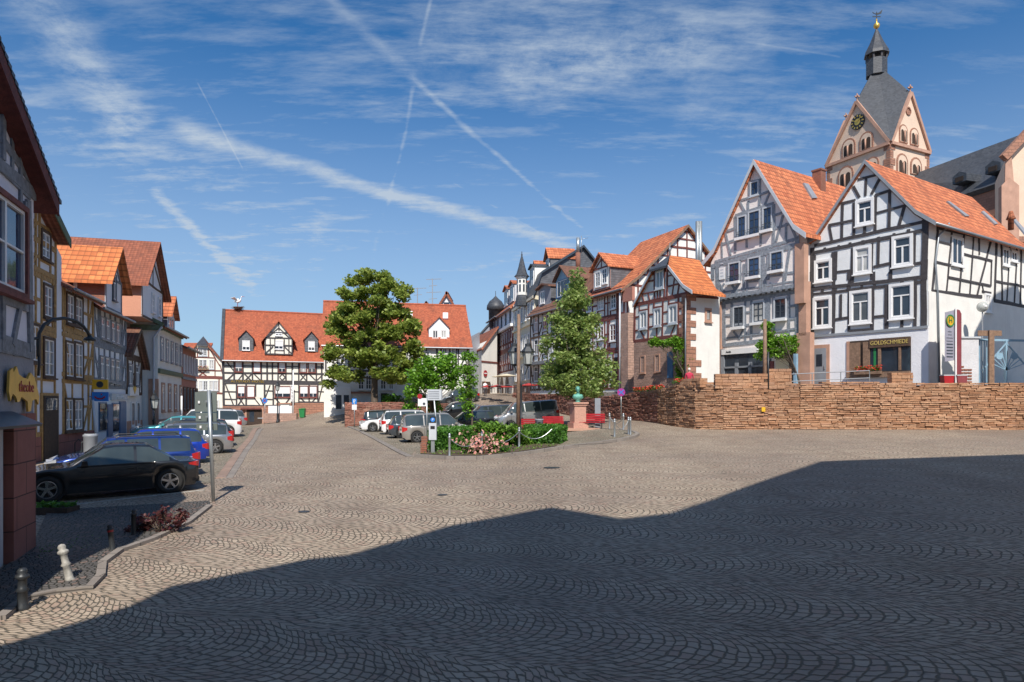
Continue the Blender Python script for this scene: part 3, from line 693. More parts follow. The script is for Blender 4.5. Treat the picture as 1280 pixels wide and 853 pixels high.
# ================================================================ retaining wall and terrace
WL = [(640, 74, 493), (700, 60, 493), (745, 52, 497), (800, 45.5, 491), (822, 42.5, 489), (845, 40, 482), (869, 38.3, 478), (904, 37.5, 481), (960, 37.2, 479), (1000, 37, 480), (1100, 36.6, 478), (1200, 36.4, 480), (1290, 36.2, 479), (1420, 36, 479)]
wallpts = [Vector((*at(p, d), CZ + (HY - t) / F * d)) for p, d, t in WL]
def wall_at(px):
    for a, b in zip(wallpts[:-1], wallpts[1:]):
        pa, pb = a.x / a.y * F + CX, b.x / b.y * F + CX
        if pa <= px <= pb:
            q = along((a.x, a.y), (b.x - a.x, b.y - a.y), px); f = (Vector(q) - a.xy).length / (b.xy - a.xy).length; return Vector((q[0], q[1], a.z + (b.z - a.z) * f)), (b.xy - a.xy).normalized()
def rubble(name, pts, mats, label, cat, extra=None, group=None, course=0.105, thick=0.4, seed=1, cap=0.0):
    rnd = random.Random(seed); root = None
    mb = MB(); core = MB()
    for a, b in zip(pts[:-1], pts[1:]):
        L = (b.xy - a.xy).length; t = (b.xy - a.xy).normalized(); n = Vector((t.y, -t.x));  n = n if n.dot(-a.xy) > 0 else -n
        t3, n3 = Vector((*t, 0)), Vector((*n, 0))
        gzs = [gz(a.x + t.x * L * k / 8, a.y + t.y * L * k / 8) for k in range(9)]; z = min(gzs) - 0.1; zt = max(a.z, b.z)
        core.prism([Vector((a.x, a.y, z)) - n3 * .06, Vector((b.x, b.y, z)) - n3 * .06, Vector((b.x, b.y, b.z - .12)) - n3 * .06, Vector((a.x, a.y, a.z - .12)) - n3 * .06], -n3 * thick)
        while z < zt:
            h = course * rnd.uniform(.8, 1.2); s = -rnd.uniform(0, .3)
            while s < L:
                l = rnd.uniform(.2, .7); c = min(max(s + l / 2, 0), L); f = c / L; ztop = a.z + (b.z - a.z) * f + (extra(c, a) if extra else 0)
                s0, s1 = max(s, 0), min(s + l, L)
                if z + h < ztop + .09 and s1 - s0 > .05:
                    o = rnd.uniform(-.03, .04) if rnd.random() > .08 else -.05; g = .012; j = lambda: rnd.uniform(-.014, .014)
                    p = lambda q, zz: Vector((a.x + t.x * q, a.y + t.y * q, zz)) + n3 * (o + j())
                    b0 = len(mb.v)
                    q0, q1 = s0 + g, s1 - g
                    fr = [p(q0, z + g + j()), p(q1, z + g + j()), p(q1, z + h - g + j()), p(q0, z + h - g + j())]
                    bkk = [v - n3 * (.16 + thick * (z + h > ztop - .15)) for v in fr]
                    mb.v += fr + bkk
                    for k in range(4): mb.face((b0 + k, b0 + (k + 1) % 4, b0 + 4 + (k + 1) % 4, b0 + 4 + k))
                    mb.face((b0, b0 + 1, b0 + 2, b0 + 3)); mb.face((b0 + 7, b0 + 6, b0 + 5, b0 + 4))
                s += l
            z += h
    root = thing(name, label, cat, pts[0], group)
    core.build('mortar_core', S_MORTAR, root); mb.build('stones', mats, root); return root
rubble('retaining_wall', wallpts[4:], S_WALLR, 'orange sandstone retaining wall of rough courses below the big half-timbered gables', 'wall', seed=4)
rubble('retaining_wall', wallpts[:5], S_WALLD, 'darker red sandstone retaining wall behind the bust and the bench', 'wall', seed=5)
TZ = 4.0
tp = [Vector((p.x, p.y)) for p in wallpts]; mbt = MB()
back = [Vector((90, 36)), Vector((90, 150)), Vector((-3.6, 150)), Vector((-4.5, 92)), Vector((-1.2, 76))]
# terrace surface as a fan of quads between the wall line and a rear line, rising slightly with the wall top
rows = []
for p in wallpts:
    d = Vector((0.25, 1)).normalized(); z0 = p.z - 0.25
    rows.append([Vector((p.x - d.x * -.12, p.y + .2, z0)), Vector((p.x + 1.2, p.y + 5, max(z0, 3.75) * .4 + 4.0 * .6)), Vector((p.x + 6, p.y + 24, 4.15)), Vector((p.x + 30, p.y + 110, 4.6))])
rows.insert(0, [Vector((-1.5, 86, 4.0)), Vector((-1.7, 88, 4.1)), Vector((-2, 100, 4.3)), Vector((2, 190, 4.6))])
for i in range(len(rows) - 1):
    for k in range(3): mbt.poly([rows[i][k], rows[i + 1][k], rows[i + 1][k + 1], rows[i][k + 1]])
tag(mbt.build('terrace', M_PAVE, None), 'paved upper street behind the retaining wall', 'pavement', kind='structure')

# ================================================================ O: white house with black timbers (goldsmith)
zA, zB, zC, z7 = zoom(990, 190, 5.333), zoom(1000, 340, 5.686), zoom(1150, 240, 3.415), zoom(1000, 190, 2.843)
cO = at(1160, 38.5); fO = Fac(along(cO, (-.8, 1), 1012), cO); sdO = Vector((1.54, 1)).normalized(); eO = along(cO, sdO, 1420); fS = Fac(cO, eO)
rO = thing('half_timbered_house', 'white gabled house with black timbers and an orange tile roof above the goldsmith shop', 'house', (fO.L.x, fO.L.y, 3.9), 'half-timbered houses round the square')
zl = fO.uz(*zB(455, 425))[1]     # ledge height
eLz, eRz = fO.uz(*zA(125, 630))[1], fO.uz(*zA(920, 470))[1]; pk = fO.uz(*zA(487, 75)); ke = fO.uz(*zA(815, 395))
bkO = sdO * 13.5
wall(rO, fO, [(0, 3.6), (fO.w, 3.6), (fO.w, eRz), (ke[0], ke[1] - .2), (pk[0], pk[1] - .1), (0, eLz)], bkO, M_COOLW)
# plaster ground floor slightly proud
slabf(rO, fO, (-.0, 3.6, fO.w + .03, zl), 0.0, 0.05, M_GREYP, 'plinth')
rk = [fO.uz(*zA(68, 605), .25), fO.uz(*zA(150, 560), .25), fO.uz(*zA(485, 52), .25), fO.uz(*zA(822, 385), .25), fO.uz(*zA(958, 462), .25)]
gable_roof(rO, fO, rk, bkO, .2, R_ORANGE, .25, P_GREY, .2)
S1 = [(440, 185, 560, 155), (330, 345, 425, 322), (555, 290, 655, 258), (245, 490, 420, 455), (568, 408, 765, 355), (150, 625, 885, 465, .2), (150, 672, 885, 522, .2),
      (495, 180, 490, 295), (410, 230, 450, 305), (585, 180, 530, 285), (338, 350, 332, 590), (413, 340, 413, 570), (558, 290, 555, 525), (652, 255, 648, 510), (250, 500, 268, 595), (750, 365, 715, 490), (485, 490, 485, 545),
      (137, 640, 135, 853, .25), (890, 450, 880, 853, .32), (295, 665, 290, 853), (405, 640, 400, 853), (535, 610, 530, 853), (578, 600, 575, 750), (663, 580, 660, 853), (818, 540, 815, 745), (152, 690, 150, 853), (275, 670, 272, 853),
      (300, 802, 405, 790), (545, 768, 660, 742), (665, 780, 870, 738), (420, 815, 530, 795), (378, 795, 376, 853)]
S1 += [(x, y - 10, x, y + 20) for x, y in ((220, 648), (312, 632), (388, 614), (474, 600), (577, 577), (681, 553), (778, 526))]
S2 = [(90, 122, 865, 38, .2), (90, 160, 865, 72, .2), (78, 462, 905, 392, .14), (85, 0, 85, 440, .25), (880, 0, 880, 400, .32), (243, 0, 237, 435, .2), (292, 160, 290, 328), (355, 0, 347, 425), (515, 100, 512, 415, .2), (618, 90, 615, 410, .25), (820, 60, 818, 390), (525, 0, 525, 90), (640, 0, 640, 55), (375, 10, 372, 90),
      (237, 342, 345, 325), (515, 322, 615, 312), (95, 397, 240, 387), (345, 375, 515, 362), (630, 340, 820, 322), (725, 345, 725, 400), (350, 420, 515, 408)]
S2 += [(x, y, x, y + 30) for x, y in ((160, 118), (255, 108), (345, 98), (440, 88), (530, 78), (725, 55))]
beams(rO, fO, pxsegs(fO, zA, S1) + pxsegs(fO, zB, S2), .16, T_DARK)
for q in ((425, 315, 550, 490), (412, 628, 533, 815), (668, 555, 810, 765)): win(rO, fO, rect(fO, zA, q), 'T', P_WHITE, cw=.16, depth=.11)
win(rO, fO, rect(fO, zB, (105, -88, 230, 72)), 'T', P_WHITE, cw=.16, depth=.11)
for q in ((95, 180, 228, 400), (355, 130, 510, 370), (635, 80, 810, 335)): win(rO, fO, rect(fO, zB, q), 'T', P_WHITE, cw=.16, depth=.11)
beams(rO, fO, pxsegs(fO, zB, [(60, 462, 912, 392)]), .16, P_GREY, 'ledge', .12)
# ground floor: door with pink stone surround, shop front
q = rect(fO, zB, (75, 520, 215, 800)); slabf(rO, fO, q, .05, .12, S_SMOOTH, 'door_surround'); d = slabf(rO, fO, (q[0] + .2, q[1], q[2] - .2, q[3] - .22), .1, .135, P_GREY, 'door')
slabf(d, fO, (q[0] + .45, q[1] + 1.15, q[2] - .45, q[3] - .6), .135, .15, A_GLASS, 'pane'); slabf(d, fO, (q[2] - .32, q[1] + .95, q[2] - .27, q[1] + 1.2), .135, .19, P_STEEL, 'handle')
q = rect(fO, zB, (345, 480, 792, 720)); slabf(rO, fO, (q[0] - .08, q[1], q[0] + .1, q[3]), .05, .11, S_SMOOTH, 'pilaster')
sf = slabf(rO, fO, q, .05, .07, T_DOOR, 'shop_front')
slabf(sf, fO, rect(fO, zB, (358, 505, 432, 712)), .07, .11, T_WOOD, 'wood_panel')
for a in ((455, 500, 502, 700), (562, 540, 582, 705), (708, 535, 724, 700)): slabf(sf, fO, rect(fO, zB, a), .07, .16, T_WOOD, 'post')
slabf(sf, fO, rect(fO, zB, (504, 538, 788, 706)), .07, .09, A_GLASS, 'shop_window')
slabf(sf, fO, rect(fO, zB, (528, 540, 545, 700)), .09, .10, P_GREENB, 'green_curtain')
q = rect(fO, zB, (500, 470, 790, 535)); sb = slabf(sf, fO, q, .07, .2, T_BROWN, 'sign_board')
text('GOLDSCHMIEDE', 'lettering', P_GOLDF, rO, fO.pt((q[0] + q[2]) / 2, (q[1] + q[3]) / 2, .215), fO.t3, ZUP, .34, .01, (q[2] - q[0]) * .92)
slabf(rO, fO, rect(fO, zB, (345, 712, 790, 750)), .05, .3, T_WOOD, 'shop_sill')
flowers('flower_box', fO.pp(*zB(482, 728), .35), fO.t, 1.55, 'red geraniums in a box below the goldsmith shop window', 'red flowers along the terrace', .3, 150)
# side facade
wz = fS.uz(*zC(60, 425))[1]
slabf(rO, fS, (0, 3.4, fS.w, wz - .05), 0.0, .06, M_WHITE, 'side_plinth')
slabf(rO, fS, (0.0, wz - .05, fS.w, eRz - .35), 0.0, .012, M_WHITE, 'side_panels')
SC = [(70, 152, 444, 235, .2), (60, 298, 182, 325), (182, 265, 305, 295), (120, 365, 300, 402), (55, 425, 262, 448, .2), (315, 380, 444, 405), (315, 465, 444, 490, .2), (75, 150, 50, 425, .2), (135, 160, 110, 430), (188, 165, 165, 430), (228, 180, 222, 270), (222, 270, 210, 438), (250, 185, 250, 270),
      (303, 200, 240, 445), (303, 295, 300, 402), (325, 210, 315, 465, .2), (345, 215, 348, 470), (382, 235, 368, 475), (412, 235, 400, 480), (430, 240, 425, 487), (75, 212, 132, 226), (262, 395, 268, 425), (262, 425, 300, 432)]
beams(rO, fS, pxsegs(fS, zC, SC), .12, T_DARK, 'side_timber_frame', .05)
for q in ((130, 192, 180, 318), (348, 238, 378, 318), (384, 250, 412, 300), (272, 435, 300, 515)): win(rO, fS, rect(fS, zC, q), 'C', P_WHITE, cw=.12, depth=.08, base=.02)
mb = MB(); mb.tube([fS.pp(*zC(124, 132), .35), fS.pp(*zC(120, 150), .3), fS.pp(*zC(80, 185), .12), fS.pp(*zC(66, 300), .12), fS.pp(*zC(76, 440), .14), fS.pp(*zC(84, 815), .14)], .055); mb.build('drainpipe', P_ZINC, rO, True)
eA = fS.pp(*zC(20, 102), .3); mb = MB()
er = Vector((*fO.pt(rk[-1][0], 0, .25).xy, rk[-1][1] - .12)); mb.tube([er, er + Vector((*(bkO * 1.02), 0))], .08); mb.build('gutter', P_ZINC, rO, True)
# skylights on the right slope
nR = (fO.pt(*rk[3]) - fO.pt(*rk[2])).cross(Vector((*sdO, 0))).normalized(); nR = nR if nR.z > 0 else -nR; pR = fO.pt(rk[2][0], rk[2][1], .25)
def roofbox(root, quad, p0, n, h, mat, name):
    mb = MB(); mb.prism([raypl(*q, p0, n) for q in quad], n * h); return mb.build(name, mat, root)
for qd in ([(110, 44), (122, 46), (206, 108), (190, 108)], [(258, 88), (268, 86), (328, 140), (316, 142)], [(392, 120), (404, 120), (444, 165), (444, 185)]):
    s_ = roofbox(rO, [zC(*p) for p in qd], pR, nR, .1, P_GREY, 'skylight')
cb = raypl(*zC(388, 150), pR, nR); mb = MB(); mb.lathe(cb - Vector((0, 0, .2)), [(.18, 0), (.18, .7), (.3, .75), (.2, 1.0), (.12, 1.3)], 10); mb.build('vent_pipe', R_ORANGE, rO, True)

# ================================================================ N: grey timbered house
zD, zE, zN = zoom(875, 190, 5.331), zoom(885, 330, 5.333), zoom(860, 180, 2.75)
cN = at(1000, 43.5); fN = Fac(along(cN, (-.7, 1), 897), cN)
rN = thing('half_timbered_house', 'tall pinkish gabled house with grey-blue timbers, window boxes and a vine over its door', 'house', (fN.L.x, fN.L.y, 3.9), 'half-timbered houses round the square')
fNu = Fac(fN.L + fN.n * .3 - fN.t * .35, fN.Rr + fN.n * .3 + fN.t * .1)
zj = fN.uz(*zE(330, 200))[1]; zs = fN.uz(*zE(250, 540))[1]
bkN = sdO * 13
eL, eR, pN = fNu.uz(*zD(75, 740)), fNu.uz(*zD(655, 540)), fNu.uz(*zD(360, 75))
wall(rN, fN, [(0, 3.6), (fN.w, 3.6), (fN.w, zj + .1), (0, zj + .1)], bkN, M_PINKW)
wall(rN, fNu, [(0, zj), (fNu.w, zj), (fNu.w, eR[1]), (pN[0], pN[1] - .1), (0, eL[1])], bkN, M_PINKW, 'upper_wall')
rk = [fNu.uz(*zD(12, 738), .35), fNu.uz(*zD(92, 642), .35), fNu.uz(*zD(357, 50), .35), fNu.uz(*zD(622, 480), .35), fNu.uz(*zD(706, 540), .35)]
gable_roof(rN, fNu, rk, bkN, .2, R_ORANGE, .35, P_LGREY, .28)
S1 = [(330, 205, 395, 190), (275, 322, 330, 307), (395, 290, 460, 265), (238, 428, 492, 348, .28), (235, 600, 492, 520, .2), (100, 735, 655, 575, .2), (80, 765, 655, 618, .3), (235, 430, 235, 672, .2), (322, 330, 322, 420), (400, 180, 398, 360), (330, 180, 328, 290), (492, 350, 490, 612, .2), (575, 475, 573, 590), (268, 335, 302, 398), (465, 272, 432, 355), (555, 420, 508, 600), (172, 540, 205, 690), (145, 600, 148, 705),
      (178, 530, 235, 510), (495, 425, 545, 408), (500, 512, 600, 480), (600, 480, 640, 570), (310, 560, 312, 640), (405, 535, 405, 625), (150, 615, 235, 590), (318, 420, 318, 560, .12), (412, 395, 412, 530, .12), (85, 752, 85, 853, .3), (650, 560, 645, 853, .3), (270, 720, 272, 853), (420, 650, 422, 853, .35), (455, 640, 455, 853, .2), (600, 640, 570, 853), (312, 720, 312, 853)]
S1 += [(x, y, x, y + 25, .14) for x, y in ((130, 715), (185, 702), (240, 690), (290, 672), (335, 662), (385, 648), (435, 632), (480, 618), (530, 602), (575, 590), (620, 575))]
S2 = [(65, 0, 70, 240, .35), (590, 0, 585, 160, .35), (125, 0, 125, 110, .1), (350, 0, 348, 190), (375, 0, 375, 190, .3), (240, 0, 240, 215), (262, 90, 262, 210), (510, 60, 505, 170), (75, 195, 590, 115, .12), (78, 225, 590, 145, .26), (75, 130, 110, 190), (110, 130, 75, 190), (160, 140, 200, 200), (210, 130, 160, 200), (230, 60, 255, 55), (510, 65, 590, 55), (400, 85, 505, 70), (265, 120, 345, 110), (410, 130, 440, 170)]
beams(rN, fNu, pxsegs(fNu, zD, S1) + pxsegs(fNu, zE, S2), .16, T_GREY)
S3 = [(98, 260, 600, 180, .28), (105, 260, 108, 540, .3), (605, 180, 608, 480, .5), (160, 260, 160, 430), (250, 240, 250, 520, .16), (290, 240, 290, 500), (395, 215, 398, 500, .45), (438, 210, 440, 480), (540, 190, 540, 470, .2), (110, 345, 165, 340), (110, 415, 240, 400), (250, 325, 290, 320), (250, 410, 300, 402), (540, 285, 600, 275), (540, 370, 600, 362), (100, 545, 620, 480, .25), (110, 500, 600, 430, .12), (170, 450, 210, 500), (240, 430, 210, 500)]
beams(rN, fN, pxsegs(fN, zE, S3), .16, T_GREY, 'lower_timber_frame')
mb = MB()
for k in range(15): p = fN.pt(.1 + k * fN.w / 15, zj - .02, .16); mb.box(p, .2, .34, .2, (fN.t3, fN.n3, ZUP))
mb.build('joist_ends', T_LGREY, rN)
for i, q in enumerate(((335, 195, 395, 295), (250, 425, 312, 580), (322, 390, 405, 562), (418, 365, 485, 530), (190, 735, 270, 875), (320, 700, 405, 840), (468, 660, 558, 800))):
    r_ = rect(fNu, zD, q); win(rN, fNu, r_, (2, 2) if i == 0 else (2, 3), P_LGREY, P_DKBLUE, A_GLASSB, cw=.1, depth=.08)
    if i:
        b = MB(); b.box(fNu.pt((r_[0] + r_[2]) / 2, r_[1] + .0, .22), r_[2] - r_[0] + .1, .2, .18, (fNu.t3, fNu.n3, ZUP)); b.build('window_box', P_WHITE, rN)
        b = MB()
        for zz in (.35, .5): b.bar(fNu.pt(r_[0], r_[1] + zz, .14), fNu.pt(r_[2], r_[1] + zz, .14), .02, .02)
        for k in range(7): u = r_[0] + (r_[2] - r_[0]) * k / 6; b.bar(fNu.pt(u, r_[1] + .1, .14), fNu.pt(u, r_[1] + .52, .14), .015, .015)
        b.build('window_rail', P_DKBLUE, rN)
for q in ((168, 280, 245, 425), (298, 250, 380, 395), (440, 225, 528, 370)):
    r_ = rect(fN, zE, q); win(rN, fN, r_, (2, 3), P_LGREY, P_DKBLUE, A_GLASS, cw=.1, depth=.08)
    b = MB(); b.box(fN.pt((r_[0] + r_[2]) / 2, r_[1] - .05, .22), r_[2] - r_[0] + .1, .2, .18, (fN.t3, fN.n3, ZUP)); b.build('window_box', P_WHITE, rN)
# oval plaque
q = rect(fNu, zE, (78, 25, 117, 105)); pl = slabf(rN, fNu, q, .03, .09, P_WHITE, 'plaque')
for k in range(5): slabf(pl, fNu, (q[0] + .12, q[1] + .2 + k * .22, q[2] - .12, q[1] + .27 + k * .22), .09, .094, P_LGREY, 'inscription')
# shop front
q = rect(fN, zE, (92, 575, 420, 820)); sf = slabf(rN, fN, q, .0, .1, P_DKBLUE, 'shop_front')
for a in ((130, 620, 190, 680), (215, 615, 275, 675), (135, 700, 188, 775), (210, 695, 268, 765), (330, 610, 375, 780)): slabf(sf, fN, rect(fN, zE, a), .1, .12, A_GLASS, 'shop_window')
for a in ((95, 570, 118, 820), (190, 660, 210, 815), (280, 655, 300, 810), (120, 680, 400, 692)): slabf(sf, fN, rect(fN, zE, a), .1, .2, P_GREY, 'mullion')
q = rect(fN, zE, (105, 566, 345, 600)); sb = slabf(sf, fN, q, .1, .26, P_WHITE, 'sign_board')
text('Antik', 'lettering', P_BLACK, rN, fN.pt(q[0] + .6, (q[1] + q[3]) / 2, .27), fN.t3, ZUP, .2); 
slabf(rN, fN, rect(fN, zE, (395, 650, 440, 800)), 0, .1, P_DRED, 'side_door'); slabf(rN, fN, rect(fN, zE, (455, 615, 545, 800)), 0, .06, M_PALEY, 'entrance_wall')
slabf(rN, fN, rect(fN, zE, (545, 600, 575, 810)), 0, .08, P_BLACK, 'entrance_door')
b = MB(); b.bar(fN.pp(*zE(585, 600), .6), fN.pp(*zE(585, 815), .6), .2, .2, fN.n3); b.build('porch_post', P_SKYBL, rN)
# sandstone fire wall between N and O, and at N's left
for nm, f_, a, mt in (('fire_wall', fN, (615, 120, 665, 480), S_SMOOTH), ('fire_wall', fN, (600, 460, 690, 810), S_SMOOTH), ('fire_wall', fN, (22, 110, 70, 270), S_SMOOTH), ('fire_wall', fN, (45, 260, 95, 815), S_SMOOTH)):
    q = rect(f_, zE, a); w_ = MB(); w_.prism([f_.pt(q[0], q[1], .18), f_.pt(q[2], q[1], .18), f_.pt(q[2], q[3], .18), f_.pt(q[0], q[3], .18)], -f_.n3 * .5); w_.build(nm, mt, rN)
q = rect(fNu, zD, (638, 610, 700, 1010)); w_ = MB(); w_.prism([fNu.pt(q[0], q[1], .12), fNu.pt(q[2], q[1] - .0, .12), fNu.pt(q[2], q[3], .12), fNu.pt(q[0], q[3], .12)], -fNu.n3 * .5); w_.build('fire_wall', S_SMOOTH, rN)
nN = (fNu.pt(*rk[3]) - fNu.pt(*rk[2])).cross(Vector((*sdO, 0))).normalized(); nN = nN if nN.z > 0 else -nN; pNn = fNu.pt(rk[2][0], rk[2][1], .35)
roofbox(rN, [zN(*p) for p in ((393, 138), (410, 142), (441, 190), (424, 190))], pNn, nN, .12, P_GREY, 'skylight')
cb = raypl(*zN(452, 152), pNn, nN); mb = MB(); mb.box(cb + Vector((.1, .3, .1)), .66, .66, 2.4, (fN.t3, fN.n3, ZUP)); mb.box(cb + Vector((.1, .3, 1.33)), .76, .76, .12, (fN.t3, fN.n3, ZUP)); mb.build('chimney', S_BRICK, rN)

# ================================================================ M: small red-timbered house, half hip
zF = zoom(780, 300, 4.742)
cM = at(858, 43.5); fM = Fac(along(cM, (-.465, 1), 793), cM)
rM = thing('half_timbered_house', 'small red-timbered house with a half-hipped gable over a stone ground floor and a climbing vine', 'house', (fM.L.x, fM.L.y, 3.9), 'half-timbered houses round the square')
bkM = sdO * 3.15; fMs = Fac(cM, along(cM, sdO, 900))
zs = fM.uz(*zF(210, 585))[1]; eL, eR = fM.uz(*zF(60, 385)), fM.uz(*zF(372, 318)); hL, hR = fM.uz(*zF(160, 188)), fM.uz(*zF(262, 160))
wall(rM, fM, [(0, 3.6), (fM.w, 3.6), (fM.w, eR[1]), (hR[0], hR[1] - .3), (hL[0], hL[1] - .3), (0, eL[1])], bkM, M_WHITE)
slabf(rM, fM, (0, 3.6, fM.w + .02, zs - .1), 0, .05, S_RUB, 'stone_ground_floor')
rk = [fM.uz(*zF(52, 385), .25), fM.uz(*zF(160, 180), .25), fM.uz(*zF(262, 152), .25), fM.uz(*zF(350, 265), .25), fM.uz(*zF(405, 302), .25)]
pk = fM.pp(*zF(272, 92), -1.6)
def V3(uz_, off=.25): return fM.pt(uz_[0], uz_[1], off)
eM = Vector((*bkM, 0)); mb = MB()
mb.slab(V3(rk[0]), V3(rk[1]), pk + (V3(rk[1]) - V3(rk[1])), V3(rk[0]) + eM, .12)
ridgeE = pk + eM * .95
mb = MB(); mb.prism([V3(rk[2]), V3(rk[3]), V3(rk[3]) + eM, ridgeE, pk], Vector((0, 0, -.15))); mb.prism([V3(rk[3]), V3(rk[4]), V3(rk[4]) + eM, V3(rk[3]) + eM], Vector((0, 0, -.15)))
mb.prism([V3(rk[0]), V3(rk[1]), pk, ridgeE, V3(rk[0]) + eM], Vector((0, 0, -.15))); mb.build('roof', R_BRIGHT, rM)
mb = MB(); mb.prism([V3(rk[1], .4), V3(rk[2], .4), pk + ZUP * .03], Vector((0, 0, -.14))); mb.build('half_hip', R_SLATE, rM)
for gr_ in ((0,), (2, 3)):
    mb = MB()
    for k_ in gr_: a, b = rk[k_], rk[k_ + 1]; mb.prism([V3(a, .3) + ZUP * .03, V3(b, .3) + ZUP * .03, V3(b, .3) - ZUP * .2, V3(a, .3) - ZUP * .2], -fM.n3 * .05)
    mb.build('bargeboard', P_LGREY, rM)
mb = MB(); mb.lathe(pk, [(.06, 0), (.06, .3), (.12, .4), (.02, .55), (.02, .9)], 8); mb.build('finial', P_ZINC, rM, True)
SM = [(60, 388, 372, 320, .26), (58, 602, 370, 562, .22), (110, 322, 192, 305), (140, 248, 182, 240), (182, 190, 182, 350, .14), (243, 165, 240, 345, .14), (258, 160, 256, 345, .14), (302, 215, 285, 340), (328, 265, 318, 332), (258, 278, 335, 258), (262, 215, 302, 205), (143, 315, 155, 365), (110, 330, 120, 370), (65, 390, 62, 600, .2), (92, 382, 92, 425), (148, 375, 145, 590, .14), (180, 370, 178, 410), (232, 355, 228, 582, .14), (268, 345, 266, 390), (325, 338, 322, 572, .14), (357, 330, 354, 565, .22),
      (65, 460, 98, 454), (145, 445, 182, 440), (230, 432, 266, 425), (325, 412, 356, 405), (62, 540, 145, 525), (145, 518, 230, 505), (230, 500, 325, 487), (322, 490, 356, 485), (100, 538, 125, 592), (305, 500, 275, 572), (95, 420, 140, 412), (178, 402, 225, 395), (266, 380, 322, 370), (195, 515, 195, 575), (215, 300, 215, 345), (200, 300, 200, 345)]
beams(rM, fM, pxsegs(fM, zF, SM), .11, T_RED)
for q in ((190, 178, 240, 292), (96, 422, 140, 530), (180, 405, 224, 515), (266, 385, 320, 500)): win(rM, fM, rect(fM, zF, q), 'C', P_LGREY, P_WHITE, A_CURT, cw=.1, depth=.09)
for q in ((100, 685, 130, 790), (185, 677, 217, 785)): win(rM, fM, rect(fM, zF, q), 'plain', S_SMOOTH, P_GREY, A_GLASS, cw=.09, depth=.09)
slabf(rM, fM, rect(fM, zF, (263, 665, 296, 820)), .05, .1, P_BLUE, 'blue_door')
mb = MB(); rnd = random.Random(5); z = 3.7; k = 0
while z < eR[1] - .25:
    h = .42; l1, l2 = (.75, .35) if k % 2 else (.45, .85)
    mb.prism([fM.pt(fM.w - l1 * .9, z, .06), fM.pt(fM.w + .02, z, .06), fM.pt(fM.w + .02, z + h - .02, .06), fM.pt(fM.w - l1 * .9, z + h - .02, .06)], -fM.n3 * .05)
    mb.prism([fMs.pt(-.02, z, .05), fMs.pt(l2 + (.5 if z < 6.2 else 0), z, .05), fMs.pt(l2 + (.5 if z < 6.2 else 0), z + h - .02, .05), fMs.pt(-.02, z + h - .02, .05)], -fMs.n3 * .05); z += h; k += 1
mb.build('quoins', S_RED, rM)
win(rM, fMs, rect(fMs, zF, (478, 405, 516, 488)), 'plain', S_SMOOTH, T_BROWN, A_GLASS, cw=.14)
beams(rM, fMs, pxsegs(fMs, zF, [(372, 330, 560, 345, .16), (385, 315, 560, 328, .1)]), .1, T_RED, 'side_timber_frame')
mb = MB(); mb.tube([fM.pp(*zF(366, 345), .15), fM.pp(*zF(364, 590), .15), fM.pp(*zF(364, 820), .15)], .05); mb.build('drainpipe', P_ZINC, rM, True)

# ================================================================ L: red-timbered eaves house with big gable
zG, z3 = zoom(690, 270, 6.561), zoom(580, 270, 3.709)
cL = at(781, 55); fL = Fac(along(cL, (-.45, 1), 729), cL); sdL = Vector((1.9, 1)).normalized(); fLs = Fac(cL, along(cL, sdL, 900))
rL = thing('half_timbered_house', 'red-timbered eaves house with a slate-sided dormer and a wide orange roof, beside the linden tree', 'house', (fL.L.x, fL.L.y, 4), 'half-timbered houses round the square')
ev = 12.6; pkL = fLs.uz(*zG(1098, 78)); bl = fL.L - fL.Rr
LL = pkL[0] * 2
wall(rL, fLs, [(0, 3.6), (LL, 3.6), (LL, ev - .3), (pkL[0], pkL[1] - .25), (1.2, ev + .5), (0, ev - .3)], bl, M_WHITE)
rk = [(-.5, ev - .45), (1.2, ev + .75), (pkL[0], pkL[1]), (LL + .4, ev - .3)]
gable_roof(rL, fLs, rk, bl, .2, R_ORANGE, .3, T_WOOD, .18)
wn_ = [rect(fL, zG, (380, 660, 430, 770)), rect(fL, zG, (485, 640, 530, 765)), rect(fL, z3, (622, 512, 650, 575)), rect(fL, z3, (678, 500, 707, 582)), rect(fL, zG, (285, 690, 330, 790))]
beams(rL, fL, fachwerk(fL, 0, fL.w, [4.2, 7.2, 7.5, 10.0, 10.3, ev - .15], .8, .15, wins=wn_, seed=3), .15, T_RED)
for q in wn_: win(rL, fL, q, (2, 3), P_WHITE, P_WHITE, A_GLASS, cw=.06, depth=.08)
beams(rL, fLs, fachwerk(fLs, .2, LL, [10.2, ev, ev + 1.8, ev + 3.6, ev + 5.0], 1.05, .14, top=topof(rk), seed=9), .14, T_RED, 'side_timber_frame')
slabf(rL, fL, rect(fL, zG, (600, 590, 680, 700)), -.0, .25, M_ROSE, 'rose_plaster_panel')
slabf(rL, fL, rect(fL, z3, (640, 655, 655, 780)), 0, .15, P_RED, 'door_post'); slabf(rL, fL, rect(fL, z3, (690, 655, 740, 800)), 0, .04, T_DOOR, 'dark_entrance')
q = rect(fL, zG, (612, 750, 690, 853)); w_ = MB(); w_.prism([fL.pt(fL.w - .1, 3.6, .3), fL.pt(fL.w + .9, 3.6, .3), fL.pt(fL.w + .9, 10.2, .3), fL.pt(fL.w - .1, 10.2, .3)], -fL.n3 * .8); w_.build('stone_pier', S_RUB, rL)
mb = MB(); mb.tube([fL.pt(fL.w - .1, ev - .6, .4), fL.pt(fL.w - .15, 4, .4)], .07); mb.build('drainpipe', P_LGREY, rL, True)
mb = MB(); mb.tube([fL.pt(-.2, ev - .45, .55), fL.pt(fL.w + .3, ev - .45, .55)], .08); mb.build('gutter', P_ZINC, rL)
